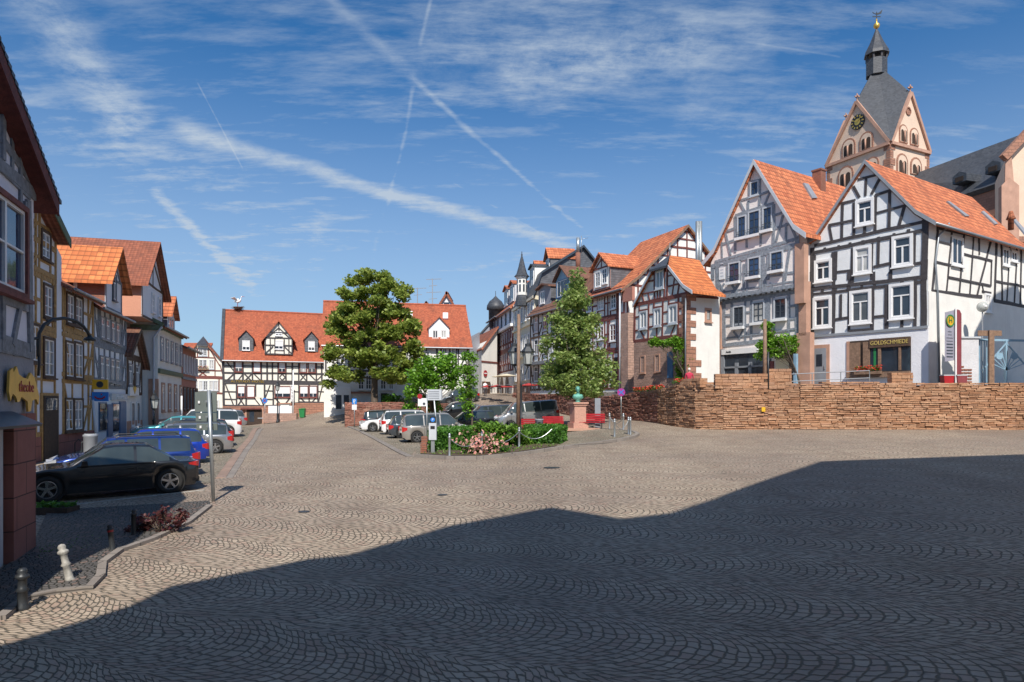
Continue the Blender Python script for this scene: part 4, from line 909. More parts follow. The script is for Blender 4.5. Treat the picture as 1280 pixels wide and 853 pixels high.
# dormer
def dormer(root, fac, q, run, roofm, wallm, ridge, over=.25, inset=.9, winq=None, wstyle=(2, 3), sidem=None, timb=None, wm=None, eave_over=.15):
    """gabled dormer: q=(u0,z0,u1,z1) front wall, ridge height above z1, set `inset` behind the facade plane"""
    u0, z0, u1, z1 = q; f = Fac(fac.L - fac.n * inset, fac.Rr - fac.n * inset); um = (u0 + u1) / 2
    mb = MB(); mb.prism([f.pt(u0, z0), f.pt(u1, z0), f.pt(u1, z1), f.pt(um, z1 + ridge), f.pt(u0, z1)], -f.n3 * run); d = mb.build('dormer', sidem or wallm, root)
    if sidem:
        mb = MB(); mb.prism([f.pt(u0, z0, .02), f.pt(u1, z0, .02), f.pt(u1, z1, .02), f.pt(um, z1 + ridge - .02, .02), f.pt(u0, z1, .02)], -f.n3 * .015); mb.build('front', wallm, d)
    sl = ridge / max(.1, (um - u0)); e = eave_over; mb = MB()
    for a, b in (((u0 - e, z1 - e * sl + .08), (um, z1 + ridge + .08)), ((um, z1 + ridge + .08), (u1 + e, z1 - e * sl + .08))):
        mb.prism([f.pt(a[0], a[1], over), f.pt(b[0], b[1], over), f.pt(b[0], b[1] - .14, over), f.pt(a[0], a[1] - .14, over)], -f.n3 * (run + over))
    mb.build('dormer_roof', roofm, d)
    if timb: beams(d, f, [(u0 + .07, z0, u0 + .07, z1), (u1 - .07, z0, u1 - .07, z1), (u0, z1, u1, z1), (u0, z0 + .07, u1, z0 + .07), (um, z1, um, z1 + ridge - .1), (u0 + .3, z1, um, z1 + ridge * .6), (u1 - .3, z1, um, z1 + ridge * .6)], .12, timb, 'dormer_timbers', .05)
    for w_ in (winq or [(u0 + .25, z0 + .25, u1 - .25, z1 - .1)]): win(d, f, w_, wstyle, wm or P_WHITE, P_WHITE, A_GLASS, cw=.06, base=.03, depth=.07)
    return d
u_ = lambda x, y: fL.uz(*zG(x, y)); q = (u_(325, 500)[0], ev + .1, u_(470, 500)[0], u_(400, 425)[1])
um = (q[0] + q[2]) / 2; dormer(rL, fL, q, 3.6, R_ORANGE, M_WHITE, 1.25, .35, .15, [(um - .95, q[1] + .35, um - .12, q[3] - .25), (um + .12, q[1] + .45, um + .95, q[3] - .1)], sidem=R_SLATEL, timb=T_RED)
# flue pipes behind (next to the gable)
mb = MB(); c = Vector((14.45, 53, 12))
for dx in (0, .22): mb.tube([c + Vector((dx, 0, 0)), c + Vector((dx, 0, 5.15))], .15, 12)
mb.build('flue_pipe', P_STEEL, rL, True)
# ================================================================ K2: brown-roofed house with dormers behind the linden
z8 = zoom(600, 300, 4.264)
L2 = at(663, 71.9); fK2 = Fac(L2, (6.7, 60.6)); bkdir = -fK2.n
r_ = thing('half_timbered_house', 'dark-timbered house with a brown roof and two dormers half hidden behind the linden', 'house', (L2[0], L2[1], 4), 'half-timbered houses round the square')
ev = 12.55; wall(r_, fK2, [(0, 3.6), (fK2.w, 3.6), (fK2.w, ev), (0, ev)], bkdir * 8, M_WHITE)
wn_ = [(1.0 + k * 2.1, z, 2.0 + k * 2.1, z + 1.6) for k in range(5) for z in (5.2, 8.0, 10.3)]
beams(r_, fK2, fachwerk(fK2, 0, fK2.w, [4.4, 7.2, 9.8, ev - .1], 1.0, .16, wins=wn_, seed=7), .16, T_BROWN)
for q in wn_: win(r_, fK2, q, 'T', P_LGREY, P_WHITE, A_GLASS, cw=.07)
slabf(r_, fK2, (0, 6.9, fK2.w, 7.2), .0, .8, P_ZINC, 'canopy')
eave_roof(r_, fK2, -.1, fK2.w, ev, 3.8, 3.9, R_BROWN, .5)
dormer(r_, fK2, (1.0, ev + .3, 3.9, ev + 2.3), 3.2, R_BROWN, M_DGREY, .35, .4, .5, sidem=R_SLATEL, wstyle='C', winq=[(1.6, ev + .7, 2.5, ev + 2.0)])
dormer(r_, fK2, (5.3, ev + .5, 8.2, ev + 2.5), 3.4, R_BROWN, P_SKYBL, 1.2, .4, .4, sidem=T_BROWN, wstyle=(3, 1), wm=P_BLUE)
c = P(722.5, 345, 68); mb = MB(); mb.box(c - ZUP * .5, .75, .75, 2.2); mb.build('chimney', S_RUB, r_); mb = MB()
mb.lathe(c + ZUP * .5, [(.24, 0), (.24, 1.8)], 12); mb.build('chimney_flue', S_BRICK, r_, True); mb = MB(); mb.tube([c + ZUP * 2.3, c + ZUP * 3.8], .17, 12); mb.tube([c + Vector((.35, 0, 2.3)), c + Vector((.35, 0, 4.0))], .03); mb.bar(c + Vector((.1, 0, 3.6)), c + Vector((1.0, 0, 3.8)), .03, .03); mb.build('flue_pipe', P_STEEL, r_, True)

# ================================================================ K: white tower house with slate gable
cK = at(668, 72); fK = Fac(along(cK, (-.2, 1), 642), cK); fKs = Fac(cK, along(cK, sdL, 760))
rK = thing('tower_house', 'white house with a pointed corner turret and a huge slate-clad gable', 'house', (fK.L.x, fK.L.y, 4), 'half-timbered houses round the square')
bl = fK.L - fK.Rr; ev = 14.4; pk = fKs.uz(*z8(545, 30)); W2 = pk[0] * 2
wall(rK, fKs, [(0, 3.6), (W2, 3.6), (W2, ev), (0, ev)], bl, M_PALEY)
wall(rK, fKs, [(0.15, ev), (W2 - .1, ev), (W2 - 1, ev + 1.7), (pk[0], pk[1] - .2), (.9, ev + 2.4)], bl, R_SLATEL, 'slate_gable')
rk = [(-.25, ev - .1), (.75, ev + 2.6), (pk[0], pk[1]), (W2 + .2, ev + .2)]
gable_roof(rK, fKs, rk, bl, .2, R_SLATE, .3, P_DKBLUE, .2)
wn_ = [(1.1 + k * 1.75, z, 2.0 + k * 1.75, z + 1.8) for k in range(6) for z in (5.6, 8.9, 12.2)]
for q in wn_: win(rK, fK, q, 'T', P_WHITE, P_LGREY, A_CURT, cw=.1, depth=.1)
for z in (8.2, 11.5, ev - .3): slabf(rK, fK, (-.02, z, fK.w + .05, z + .28), 0, .2, M_PALEY, 'cornice')
slabf(rK, fK, (0, 4.0, fK.w, 5.2), 0, .05, S_SMOOTH, 'plinth')
# turret above the left half of the facade
tu = fK.w * .42; c = fK.pt(tu, ev, -.7); ax = (fK.t3, fK.n3, ZUP)
def octo(c, r, z0, z1, r2=None, n=8, rot=R(22.5)):
    r2 = r if r2 is None else r2; return [[c + (fK.t3 * math.cos(rot + 2 * math.pi * k / n) + fK.n3 * math.sin(rot + 2 * math.pi * k / n)) * rr + ZUP * zz for k in range(n)] for rr, zz in ((r, z0), (r2, z1))]
ct = P(652.3, 400, 75.5); ct.z = 14.1
TP = lambda l: [(r * .5, z * .53) for r, z in l]
mb = MB(); mb.lathe(ct, TP([(1.35, -.6), (1.35, .9), (1.15, 1.6)]), 8); mb.build('turret_base', R_SLATE, rK)
mb = MB(); mb.lathe(ct, TP([(1.15, 1.6), (1.15, 5.0), (1.4, 5.2), (1.4, 5.5)]), 8); tb = mb.build('turret', M_WHITE, rK)
mb = MB()
for k in range(8):
    a = 2 * math.pi * (k + .5) / 8; d = Vector((math.cos(a), math.sin(a), 0)); t = Vector((-d.y, d.x, 0))
    for zz, hh in ((1.6, .8), (2.35, .3)): mb.box(ct + d * .545 + ZUP * zz, .2, .04, hh, (t, d, ZUP))
mb.build('turret_window', A_GLASS, tb)
mb = MB(); mb.lathe(ct, TP([(1.75, 5.5), (1.2, 6.1), (.8, 7.4), (.35, 9.2), (.1, 10.0), (.08, 10.8)]), 8); mb.ball(ct + ZUP * 5.35, .1); mb.build('turret_roof', R_SLATE, rK)
dormer(rK, fK, (fK.w * .62, ev + .1, fK.w * .82, ev + 3.6), 2.5, R_SLATE, M_WHITE, .3, .25, .5, wstyle='C')
for u, z in ((fK.w * .25, 17.2), (fK.w * .7, 17.6)): dormer(rK, fK, (u, z - .5, u + 2.0, z + 1.3), 3.0, R_ORANGE, R_SLATEL, 1.1, .3, 1.9 if u < 4 else 2.1, winq=[])

# ================================================================ J2, J1 narrow row houses
dJ = (-.2, 1); cJ2 = (fK.L.x - .02, fK.L.y + .1); fJ2 = Fac(along(cJ2, dJ, 624), cJ2)
r_ = thing('half_timbered_house', 'narrow house with grey upper floor, red timbers below and two orange-roofed dormers', 'house', (fJ2.L.x, fJ2.L.y, 4), 'half-timbered houses round the square')
ev = 15.1; bk = -fJ2.n * 9; wall(r_, fJ2, [(0, 3.6), (fJ2.w, 3.6), (fJ2.w, ev), (0, ev)], bk, M_GREYP)
wn_ = [(.9 + k * 1.5, z, 1.6 + k * 1.5, z + 1.4) for k in range(6) for z in (8.0, 10.6)]
beams(r_, fJ2, fachwerk(fJ2, 0, fJ2.w, [7.1, 9.6, 9.9, 12.4], .8, .18, wins=wn_, seed=2), .18, T_RED)
for q in wn_: win(r_, fJ2, q, (2, 2), T_RED, P_WHITE, A_GLASS, cw=.08)
for k in range(3): win(r_, fJ2, (1.5 + k * 3, 13.1, 2.3 + k * 3, 14.5), 'C', P_DKBLUE, P_DKBLUE, A_GLASS, cw=.08)
slabf(r_, fJ2, (0, 12.4, fJ2.w, 12.75), .0, .4, P_WHITE, 'cornice'); slabf(r_, fJ2, (0, 3.6, fJ2.w, 6.9), .0, .1, M_WHITE, 'arcade_wall')
for u in (2.6, 6.2):
    mb = MB(); prof = [(u - 1.1, 3.8), (u + 1.1, 3.8), (u + 1.1, 5.4)] + [(u + 1.1 * math.cos(a), 5.4 + 1.1 * math.sin(a)) for a in [math.pi * k / 8 for k in range(1, 8)]] + [(u - 1.1, 5.4)]
    mb.prism([fJ2.pt(a, b, .1) for a, b in prof], fJ2.n3 * .03); mb.build('arch', T_BROWN, r_)
eave_roof(r_, fJ2, 0, fJ2.w, ev, 4.2, 4.6, R_ORANGE, .4)
for u in (1.3, 5.2): dormer(r_, fJ2, (u, ev + .5, u + 2.8, ev + 2.9), 3.0, R_ORANGE, M_DGREY, .5, .3, .5, sidem=P_LGREY, wstyle='C')
cJ1 = (fJ2.L.x - .02, fJ2.L.y + .1); fJ1 = Fac(along(cJ1, dJ, 612), cJ1)
r_ = thing('half_timbered_house', 'dark slim house with an onion dome turret at the far end of the row', 'house', (fJ1.L.x, fJ1.L.y, 4), 'half-timbered houses round the square')
ev = 15.2; wall(r_, fJ1, [(0, 3.6), (fJ1.w, 3.6), (fJ1.w, ev), (0, ev)], -fJ1.n * 9, M_DGREY)
wn_ = [(1.0 + k * 2.2, z, 2.2 + k * 2.2, z + 1.6) for k in range(3) for z in (7.6, 10.4, 13.0)]
beams(r_, fJ1, fachwerk(fJ1, 0, fJ1.w, [6.8, 9.6, 12.4], 1.1, .2, wins=wn_, seed=2), .2, T_RED)
for q in wn_: win(r_, fJ1, q, 'C', T_RED, P_WHITE, A_GLASS, cw=.1)
slabf(r_, fJ1, (0, 3.6, fJ1.w, 6.6), 0, .08, S_RED, 'stone_ground_floor')
eave_roof(r_, fJ1, 0, fJ1.w, ev, 4, 3.2, R_BROWN, .5)
mb = MB(); c = P(619.5, 390, 98); mb.lathe(c, [(1.0, -2.2), (1.0, .2), (1.3, .3), (1.25, .9), (.9, 1.5), (.4, 1.9), (.05, 2.3), (.04, 3.0)], 10); mb.build('onion_dome', R_SLATE, r_, True)

# ================================================================ I: white gable house with no-entry sign
cI = at(602, 88); fI = Fac(cI, at(615, 90)); fIl = Fac(at(583, 100), cI)
r_ = thing('house', 'white gable-end house with a steep red-brown roof at the mouth of the narrow lane', 'house', (fI.L.x, fI.L.y, 4), 'houses at the far side of the square')
z = lambda y, d=88: CZ + (HY - y) / F * d
b2 = Vector((-.25, 1)).normalized() * 14
wall(r_, fI, [(0, 3.6), (fI.w + 1.2, 3.6), (fI.w + 1.2, z(408)), (0, z(434))], b2, M_WHITE)
mb = MB(); a0, a1 = fI.pt(-.5, z(437), .3), fI.pt(fI.w + 1.0, z(405), .3); mb.slab(a0, a1, a1 + Vector((*b2, 0)), a0 + Vector((*b2, 0)), .2); mb.build('roof', R_OLD, r_)
for u_0 in (-5.2,):
    mb = MB(); mb.prism([fI.pt(-4.2, z(462), -2), fI.pt(0, z(434), -2), fI.pt(fI.w, z(412), -2), fI.pt(fI.w, z(500), -2), fI.pt(-4.2, z(500), -2)], Vector((*b2, 0))); mb.build('side_wing', M_DGREY, r_)
    mb = MB(); a0, a1 = fI.pt(-3.6, z(432), -1.8), fI.pt(-.4, z(402), -1.8); mb.slab(a0, a1, a1 + Vector((*b2, 0)), a0 + Vector((*b2, 0)), .2); mb.build('wing_roof', R_OLD, r_)
slabf(r_, fI, (-.05, z(453), fI.w + 1.2, z(451)), 0, .08, T_RED, 'string_course'); slabf(r_, fI, (0.1, z(497), fI.w * .8, z(477)), 0, .05, T_BROWN, 'passage_door')
for k in (0, 1):
    q = fI.pt(-1.9 - k * .9, z(424 + 3 * k), -1.4)
c = fI.pt(*fI.uz(606, 467), .1); sg = thing('no_entry_sign', 'round red no entry sign on the white gable wall', 'sign', c)
mb = MB(); mb.lathe(c, [(.42, 0), (.42, .03)], 20, (fI.t3, ZUP, -fI.n3 * -1)); mb.build('disc', P_RED, sg); mb = MB(); mb.box(c + fI.n3 * .04, .6, .03, .14, (fI.t3, fI.n3, ZUP)); mb.build('bar', P_WHITE, sg)
# slate roof far behind
r_ = thing('house', 'dark slate-roofed house seen over the narrow lane', 'house', (-5, 120, 4), 'houses at the far side of the square')
mb = MB(); a, b, c_ = P(590, 428, 118), P(612, 404, 118), P(640, 404, 118); mb.prism([a, b, c_, P(640, 500, 118), P(590, 500, 118)], Vector((0, 9, 0))); mb.build('wall', M_DGREY, r_); mb = MB(); mb.slab(a - Vector((0, .3, 0)), b + ZUP * .1 - Vector((0, .3, 0)), b + Vector((0, 9, .1)), a + Vector((0, 9, 0)), .25); mb.slab(b + Vector((0, -.3, .1)), c_ + Vector((0, -.3, .1)), c_ + Vector((0, 9, .1)), b + Vector((0, 9, .1)), .25); mb.build('roof', R_SLATE, r_)

# ================================================================ H: long orange-roofed house behind the maple
zH = zoom(380, 330, 4.267)
LH = at(405, 71); fH = Fac(LH, along(LH, (4.25, 1), 587)); nb = -fH.n
rH = thing('half_timbered_house', 'long house with an orange-red patchy roof behind the big maple', 'house', (fH.L.x, fH.L.y, 2.4), 'houses at the far side of the square')
ev = 9.45; wall(rH, fH, [(0, 1.5), (fH.w, 1.5), (fH.w, ev), (0, ev)], nb * 9, M_WHITE); pr = fH.uz(411, 377, -4.2)
zr = CZ + (HY - 380) / F * 77.2
mb = MB(); mb.prism([fH.pt(.2, ev, -.05), fH.pt(.2, ev, -8.9), fH.pt(.2, zr - .3, -4.4)], fH.t3 * (fH.w - .4)); mb.build('gable_wall', M_WHITE, rH)
eave_roof(rH, fH, -.25, fH.w + .3, ev, 4.4, zr - ev, R_OLD if False else R_FLAT, .45)
wn_ = [rect(fH, zH, q) for q in ((735, 448, 765, 480), (782, 448, 808, 490))]
beams(rH, fH, fachwerk(fH, .1, fH.w, [6.4, ev - .35], 1.15, .16, wins=wn_, seed=5), .16, T_DARK)
for q in wn_: win(rH, fH, q, 'C', P_WHITE, P_WHITE, A_CURT, cw=.08)
for k in range(9): win(rH, fH, (1.2 + k * 1.5, 7.0, 2.1 + k * 1.5, 8.6), 'C', P_WHITE, P_WHITE, A_CURT, cw=.08) if k < 7 else None
for q in ((287, 592, 322, 672), (326, 592, 362, 672), (405, 595, 440, 672), (450, 600, 480, 672)): win(rH, fH, rect(fH, zH, q), (2, 3), P_WHITE, P_WHITE, A_GLASS, cw=.08)
q = rect(fH, zH, (160, 655, 250, 780)); sf = slabf(rH, fH, q, 0, .12, P_WHITE, 'shop_front'); slabf(sf, fH, rect(fH, zH, (170, 700, 200, 775)), .12, .14, A_GLASS, 'shop_door'); slabf(sf, fH, rect(fH, zH, (212, 700, 240, 745)), .12, .14, A_GLASS, 'shop_window')
slabf(rH, fH, rect(fH, zH, (262, 690, 372, 745)), 0, .1, P_WHITE, 'garage_door'); slabf(rH, fH, rect(fH, zH, (250, 682, 385, 692)), 0, .4, S_RED, 'lintel'); slabf(rH, fH, rect(fH, zH, (410, 690, 445, 740)), 0, .03, T_DOOR, 'cellar_door'); slabf(rH, fH, (fH.w * .5, 1.6, fH.w * .97, 3.5), .0, .06, S_RUB, 'stone_base')
dormer(rH, fH, (*[rect(fH, zH, (670, 335, 780, 405))[i] for i in (0, 1)], *[rect(fH, zH, (670, 335, 780, 405))[i] for i in (2, 3)]), 2.6, R_FLAT, M_GREYP, 1.15, .2, .7, winq=[(a[0], a[1] + .1, a[2], a[3] + .1) for a in (rect(fH, zH, (688, 355, 720, 400)), rect(fH, zH, (733, 355, 765, 400)))], wstyle='C', eave_over=.1)
for q in ((740, 268, 767, 298), (548, 260, 578, 292), (395, 262, 415, 290), (215, 372, 262, 392), (470, 375, 500, 400)):
    nn = fH.n3 * (zr - ev) + ZUP * 4.4; nn.normalize(); s_ = roofbox(rH, [zH(*p) for p in ((q[0], q[3]), (q[2], q[3]), (q[2], q[1]), (q[0], q[1]))], fH.pt(0, ev, 0), nn, .22, P_WHITE, 'skylight')
for px, h in ((605, 95), (685, 145)):
    c = fH.pt(*fH.uz(*zH(px, 222), -4.4), -4.4); r2 = thing('tv_aerial', 'thin rooftop aerial mast on the ridge, %s' % ('the shorter one' if h < 100 else 'the taller one with cross bars'), 'aerial', c, 'rooftop aerials')
    mb = MB(); hh = h / 4.267 / F * 77; mb.bar(c - ZUP * .3, c + ZUP * hh, .09, .09)
    for k in range(2 if h < 100 else 4): mb.bar(c + Vector((-.7 if k % 2 == 0 else -.4, 0, hh - .1 - k * .75)), c + Vector((1.0 if k % 2 == 0 else .5, .2, hh + .0 - k * .75)), .06, .06)
    mb.build('mast', P_GREY, r2)
r_ = thing('house', 'pointed slate gable peeking over the long patchy roof', 'house', (-8, 98, 4), 'houses at the far side of the square')
mb = MB(); a, b, c_ = P(549, 383, 98), P(567.5, 383, 98), P(558.5, 366, 98)
mb.prism([a, c_, b, b - ZUP * 14, a - ZUP * 14], Vector((0, 8, 0))); mb.build('wall', M_GREYP, r_); mb = MB(); mb.slab(a + Vector((-.4, -.4, -.3)), c_ + Vector((0, -.4, .15)), c_ + Vector((0, 8, .15)), a + Vector((-.4, 8, -.3)), .3); mb.slab(b + Vector((.4, -.4, -.3)), c_ + Vector((0, -.4, .15)), c_ + Vector((0, 8, .15)), b + Vector((.4, 8, -.3)), .3); mb.build('roof', R_OLD, r_)
mb = MB(); m_ = (a + b) / 2; mb.box(m_ + Vector((0, -.05, .1)), .8, .06, .9); mb.build('window', A_GLASS, r_)
for nm, px in (('small dark gable left of the taller aerial', 533),):
    r_ = thing('house', nm + ' above the long roof', 'house', P(px, 384, 96), 'houses at the far side of the square'); a, b, c_ = P(528, 384, 96), P(538, 384, 96), P(533, 377.5, 96); mb = MB(); mb.prism([a, c_, b, b - ZUP * 13, a - ZUP * 13], Vector((0, 6, 0))); mb.build('wall', M_DGREY, r_); mb = MB(); mb.slab(a + Vector((-.3, -.3, -.2)), c_ + Vector((0, -.3, .1)), c_ + Vector((0, 6, .1)), a + Vector((-.3, 6, -.2)), .25); mb.slab(b + Vector((.3, -.3, -.2)), c_ + Vector((0, -.3, .1)), c_ + Vector((0, 6, .1)), b + Vector((.3, 6, -.2)), .25); mb.build('roof', R_OLD, r_)

# ================================================================ Hotel
zT = zoom(210, 370, 5.018)
LT = at(278.5, 76); fT = Fac(LT, along(LT, (2.66, 1), 409)); nb = -fT.n
rT = thing('half_timbered_hotel', 'wide cream half-timbered hotel with dark beams, a plain orange roof and a stork nest', 'hotel', (fT.L.x, fT.L.y, 1.5), 'houses at the far side of the square')
ev = fT.uz(*zT(600, 385))[1]; wall(rT, fT, [(0, .0), (fT.w, .0), (fT.w, ev), (0, ev)], nb * 9.5, M_CREAM)
c0 = fT.uz(278.5, 508)[1]; zb = CZ + (HY - 508) / F * 76
slabf(rT, fT, (-.02, -.2, fT.w * .5, zb), 0, .12, S_RED, 'stone_base'); slabf(rT, fT, (fT.w * .5, .6, fT.w, rect(fT, zT, (700, 660, 900, 672))[1]), 0, .12, S_RED, 'stone_base')
HS = [(345, 393, 1000, 403, .22), (345, 532, 1000, 545, .3), (345, 548, 1000, 556, .15), (350, 482, 980, 490, .18), (350, 690, 660, 692, .25), (820, 668, 1000, 672, .25), (660, 690, 820, 672, .2), (415, 440, 470, 440), (470, 440, 530, 441), (585, 440, 690, 442), (740, 443, 820, 445), (930, 447, 975, 448), (355, 440, 415, 440), (350, 600, 430, 602), (350, 648, 430, 650), (605, 595, 660, 597), (605, 648, 660, 650), (940, 600, 1000, 604), (775, 600, 820, 602),
      (345, 390, 350, 690, .25), (1000, 400, 1000, 670, .25)] + [(x, 395, x, 535, .17) for x in (415, 470, 530, 585, 622, 655, 690, 740, 780, 820, 870, 930, 965)] + [(x, 552, x, 688, .17) for x in (430, 490, 605, 660, 820, 885, 940)] + [(550, 552, 550, 632), (775, 552, 775, 672),
      (360, 405, 412, 470), (360, 555, 410, 685), (412, 490, 370, 530), (470, 490, 440, 530), (480, 490, 520, 530), (525, 490, 485, 530), (540, 490, 580, 530), (700, 510, 715, 490), (715, 490, 735, 510), (735, 512, 715, 530), (700, 512, 715, 530), (830, 490, 865, 530), (865, 490, 830, 530), (885, 490, 925, 530), (640, 560, 610, 640), (970, 560, 945, 665), (440, 685, 470, 640), (540, 640, 575, 685), (600, 688, 580, 640), (445, 640, 480, 688), (975, 490, 935, 530), (670, 640, 700, 672), (765, 640, 740, 672), (830, 640, 860, 668), (930, 640, 900, 668)]
beams(rT, fT, pxsegs(fT, zT, HS), .13, T_DARK)
for q in ((418, 408, 468, 478), (533, 408, 582, 480), (692, 412, 738, 480), (824, 412, 872, 482), (878, 412, 927, 482), (434, 564, 484, 636), (493, 564, 545, 638), (824, 564, 880, 638), (884, 564, 936, 638)): win(rT, fT, rect(fT, zT, q), 'half' if q[0] % 2 == 0 else 'roller', T_RED, P_WHITE, A_GLASS, cw=.09, depth=.1)
win(rT, fT, rect(fT, zT, (668, 566, 770, 638)), 'half', T_RED, P_WHITE, A_GLASS, cw=.1)
slabf(rT, fT, rect(fT, zT, (552, 566, 600, 640)), 0, .03, M_CREAM, 'panel')
q = rect(fT, zT, (493, 712, 590, 806)); slabf(rT, fT, (q[0] - .15, q[1], q[2] + .15, q[3] + .15), .12, .2, S_SMOOTH, 'door_surround'); d = slabf(rT, fT, q, .2, .22, T_DOOR, 'entrance_door'); slabf(d, fT, (q[0] + .3, q[1] + .3, q[0] + .8, q[3] - .2), .22, .24, A_GLASS, 'pane'); slabf(rT, fT, rect(fT, zT, (455, 702, 585, 712)), .12, .5, T_RED, 'canopy')
win(rT, fT, rect(fT, zT, (405, 722, 445, 770)), (2, 2), P_LGREY, P_LGREY, A_GLASS, cw=.06, base=.12); win(rT, fT, rect(fT, zT, (565, 725, 600, 765)), (2, 2), P_LGREY, P_LGREY, A_GLASS, cw=.06, base=.12)
q = rect(fT, zT, (700, 680, 765, 712)); slabf(rT, fT, q, .12, .2, P_SIGNG, 'notice_board'); slabf(rT, fT, (q[0] + .1, q[1] + .1, q[2] - .1, q[3] - .1), .2, .22, P_WHITE, 'notice')
text('ALTSTADT-HOTEL', 'lettering', P_GOLD, rT, fT.pt(*fT.uz(*zT(500, 538)), .08), fT.t3, ZUP, .34, .02, (rect(fT, zT, (395, 530, 605, 545))[2] - rect(fT, zT, (395, 530, 605, 545))[0]))
q = rect(fT, zT, (768, 560, 788, 662)); sg = slabf(rT, fT, q, .5, .56, P_WHITE, 'hotel_sign')
for i, ch in enumerate('HOTEL'): text(ch, 'lettering', P_BLACK, rT, fT.pt((q[0] + q[2]) / 2, q[3] - (i + .5) * (q[3] - q[1]) / 5, .565), fT.t3, ZUP, .36)
zr = CZ + (HY - 391) / F * 83.2; run = 5.2
eave_roof(rT, fT, -.05, fT.w + .1, ev + .1, run, zr - ev - .1, R_FLAT, .55)
mb = MB(); a0 = fT.pt(-.1, ev - .45, .6); a1 = fT.pt(-.1, zr + .12, -run); mb.bar(a0, a1, .35, .12, fT.n3); mb.build('slate_verge', R_SLATE, rT); mb = MB(); mb.prism([fT.pt(-.02, ev, 0), fT.pt(-.02, ev, -2 * run), fT.pt(-.02, zr - .2, -run)], fT.t3 * .1); mb.build('gable_wall', R_SLATE, rT)
for q, rg_, ins in (((443, 275, 535, 345), .75, .5), ((860, 280, 943, 348), .7, .5)):
    a = rect(fT, zT, q); dormer(rT, fT, (a[0], a[1], a[2], a[3] + .3), 2.6, R_FLAT, R_SLATEL, .85, .2, ins, winq=[(a[0] + .38, a[1] + .1, a[2] - .38, a[3] - .05)], wstyle='half', eave_over=.12)
a = rect(fT, zT, (606, 270, 782, 370)); d = dormer(rT, fT, (a[0], a[1], a[2], a[3] + .1), 4.0, R_FLAT, M_CREAM, 1.95, .3, .05, winq=[(a[0] + 1.1, a[1] + .65, a[2] - 1.05, a[3] - .2), (a[0] + 1.15, a[3] + .35, a[2] - 1.15, a[3] + .85)], wstyle='half', timb=T_DARK, eave_over=.35)
w3 = a[2] - a[0]; beams(d, fT, [(a[0] + .08 + w3 * k / 6, a[1], a[0] + .08 + w3 * k / 6, a[3]) for k in (1, 2, 4, 5)] + [(a[0], a[1] + 1.1, a[0] + 1.05, a[1] + 1.1), (a[2] - 1.05, a[1] + 1.1, a[2], a[1] + 1.1), (a[0], a[1] + .1, a[0] + .9, a[1] + .95), (a[2], a[1] + .1, a[2] - .9, a[1] + .95), (a[0] + .6, a[3] + .75, a[2] - .6, a[3] + .75)], .1, T_DARK, 'dormer_timbers', .045)
# stork nest
c = fT.pt(*fT.uz(*zT(438, 97), -run), -run); c.z = zr + .12; ns = thing('stork_nest', 'dark twig nest with a white stork on the left end of the hotel roof ridge', 'nest', c)
mb = MB(); rnd = random.Random(3); mb.lathe(c, [(.35, .0), (.55, .25), (.55, .3), (.1, .3)], 12)
for k in range(70): a_ = rnd.uniform(0, 6.28); p = c + Vector((.5 * math.cos(a_), .5 * math.sin(a_), rnd.uniform(.05, .32))); q_ = p + Vector((rnd.uniform(-.35, .35), rnd.uniform(-.35, .35), rnd.uniform(-.06, .1))); mb.bar(p, q_, .03, .03)
mb.build('twigs', T_BROWN, ns)
st = thing('stork', 'white stork figure standing in the rooftop nest with spread wings', 'stork', c + ZUP * .3); b = c + ZUP * .95
mb = MB(); mb.tube([b + Vector((-.5, 0, .0)), b + Vector((-.25, 0, .02)), b, b + Vector((.25, 0, .08)), b + Vector((.36, 0, .3)), b + Vector((.4, 0, .55)), b + Vector((.5, 0, .62))], [.03, .13, .18, .14, .06, .045, .06], 10); mb.build('body', P_WHITE, st, True)
mb = MB(); mb.tube([b + Vector((.52, 0, .62)), b + Vector((.85, 0, .56))], [.03, .006], 6); mb.build('beak', P_RED, st); mb = MB()
for y in (-.06, .06): mb.tube([b + Vector((0, y, -.1)), b + Vector((-.04, y, -.35)), b + Vector((0, y, -.68))], .02, 6)
mb.build('legs', P_RED, st); mb = MB()
for s_ in (-1, 1): mb.prism([b + Vector((.1, s_ * .1, .1)), b + Vector((-.25, s_ * .1, .08)), b + Vector((-.65, s_ * .55, .35)), b + Vector((-.15, s_ * .6, .45))], ZUP * .03)
mb.build('wings', P_WHITE, st)
# green bin, planter wall, white planter in front
def simple_bin(px, d, mat, label, w_=.6, h=1.05, group=None):
    g = onground(px, d); r = thing('waste_bin', label, 'bin', g, group); mb = MB(); mb.prism([g + Vector((-w_ * .4, -w_ * .4, .06)), g + Vector((w_ * .4, -w_ * .4, .06)), g + Vector((w_ * .5, -w_ * .5, h * .9)), g + Vector((-w_ * .5, -w_ * .5, h * .9))], Vector((0, w_ * .95, 0))); mb.build('tub', mat, r)
    mb = MB(); mb.box(g + ZUP * h * .94, w_ * 1.1, w_ * 1.12, h * .07); mb.bar(g + Vector((-w_ * .4, w_ * .55, h)), g + Vector((w_ * .4, w_ * .55, h)), .04, .04); mb.build('lid', mat, r); mb = MB()
    for s_ in (-1, 1): mb.lathe(g + Vector((s_ * w_ * .4, w_ * .35, .1)), [(.1, -.03), (.1, .03)], 12, (Vector((0, 1, 0)), ZUP, Vector((1, 0, 0))))
    mb.build('wheels', P_RUBBER, r)
simple_bin(378, 74.5, P_GREENB, 'green wheeled waste bin beside the hotel wall')
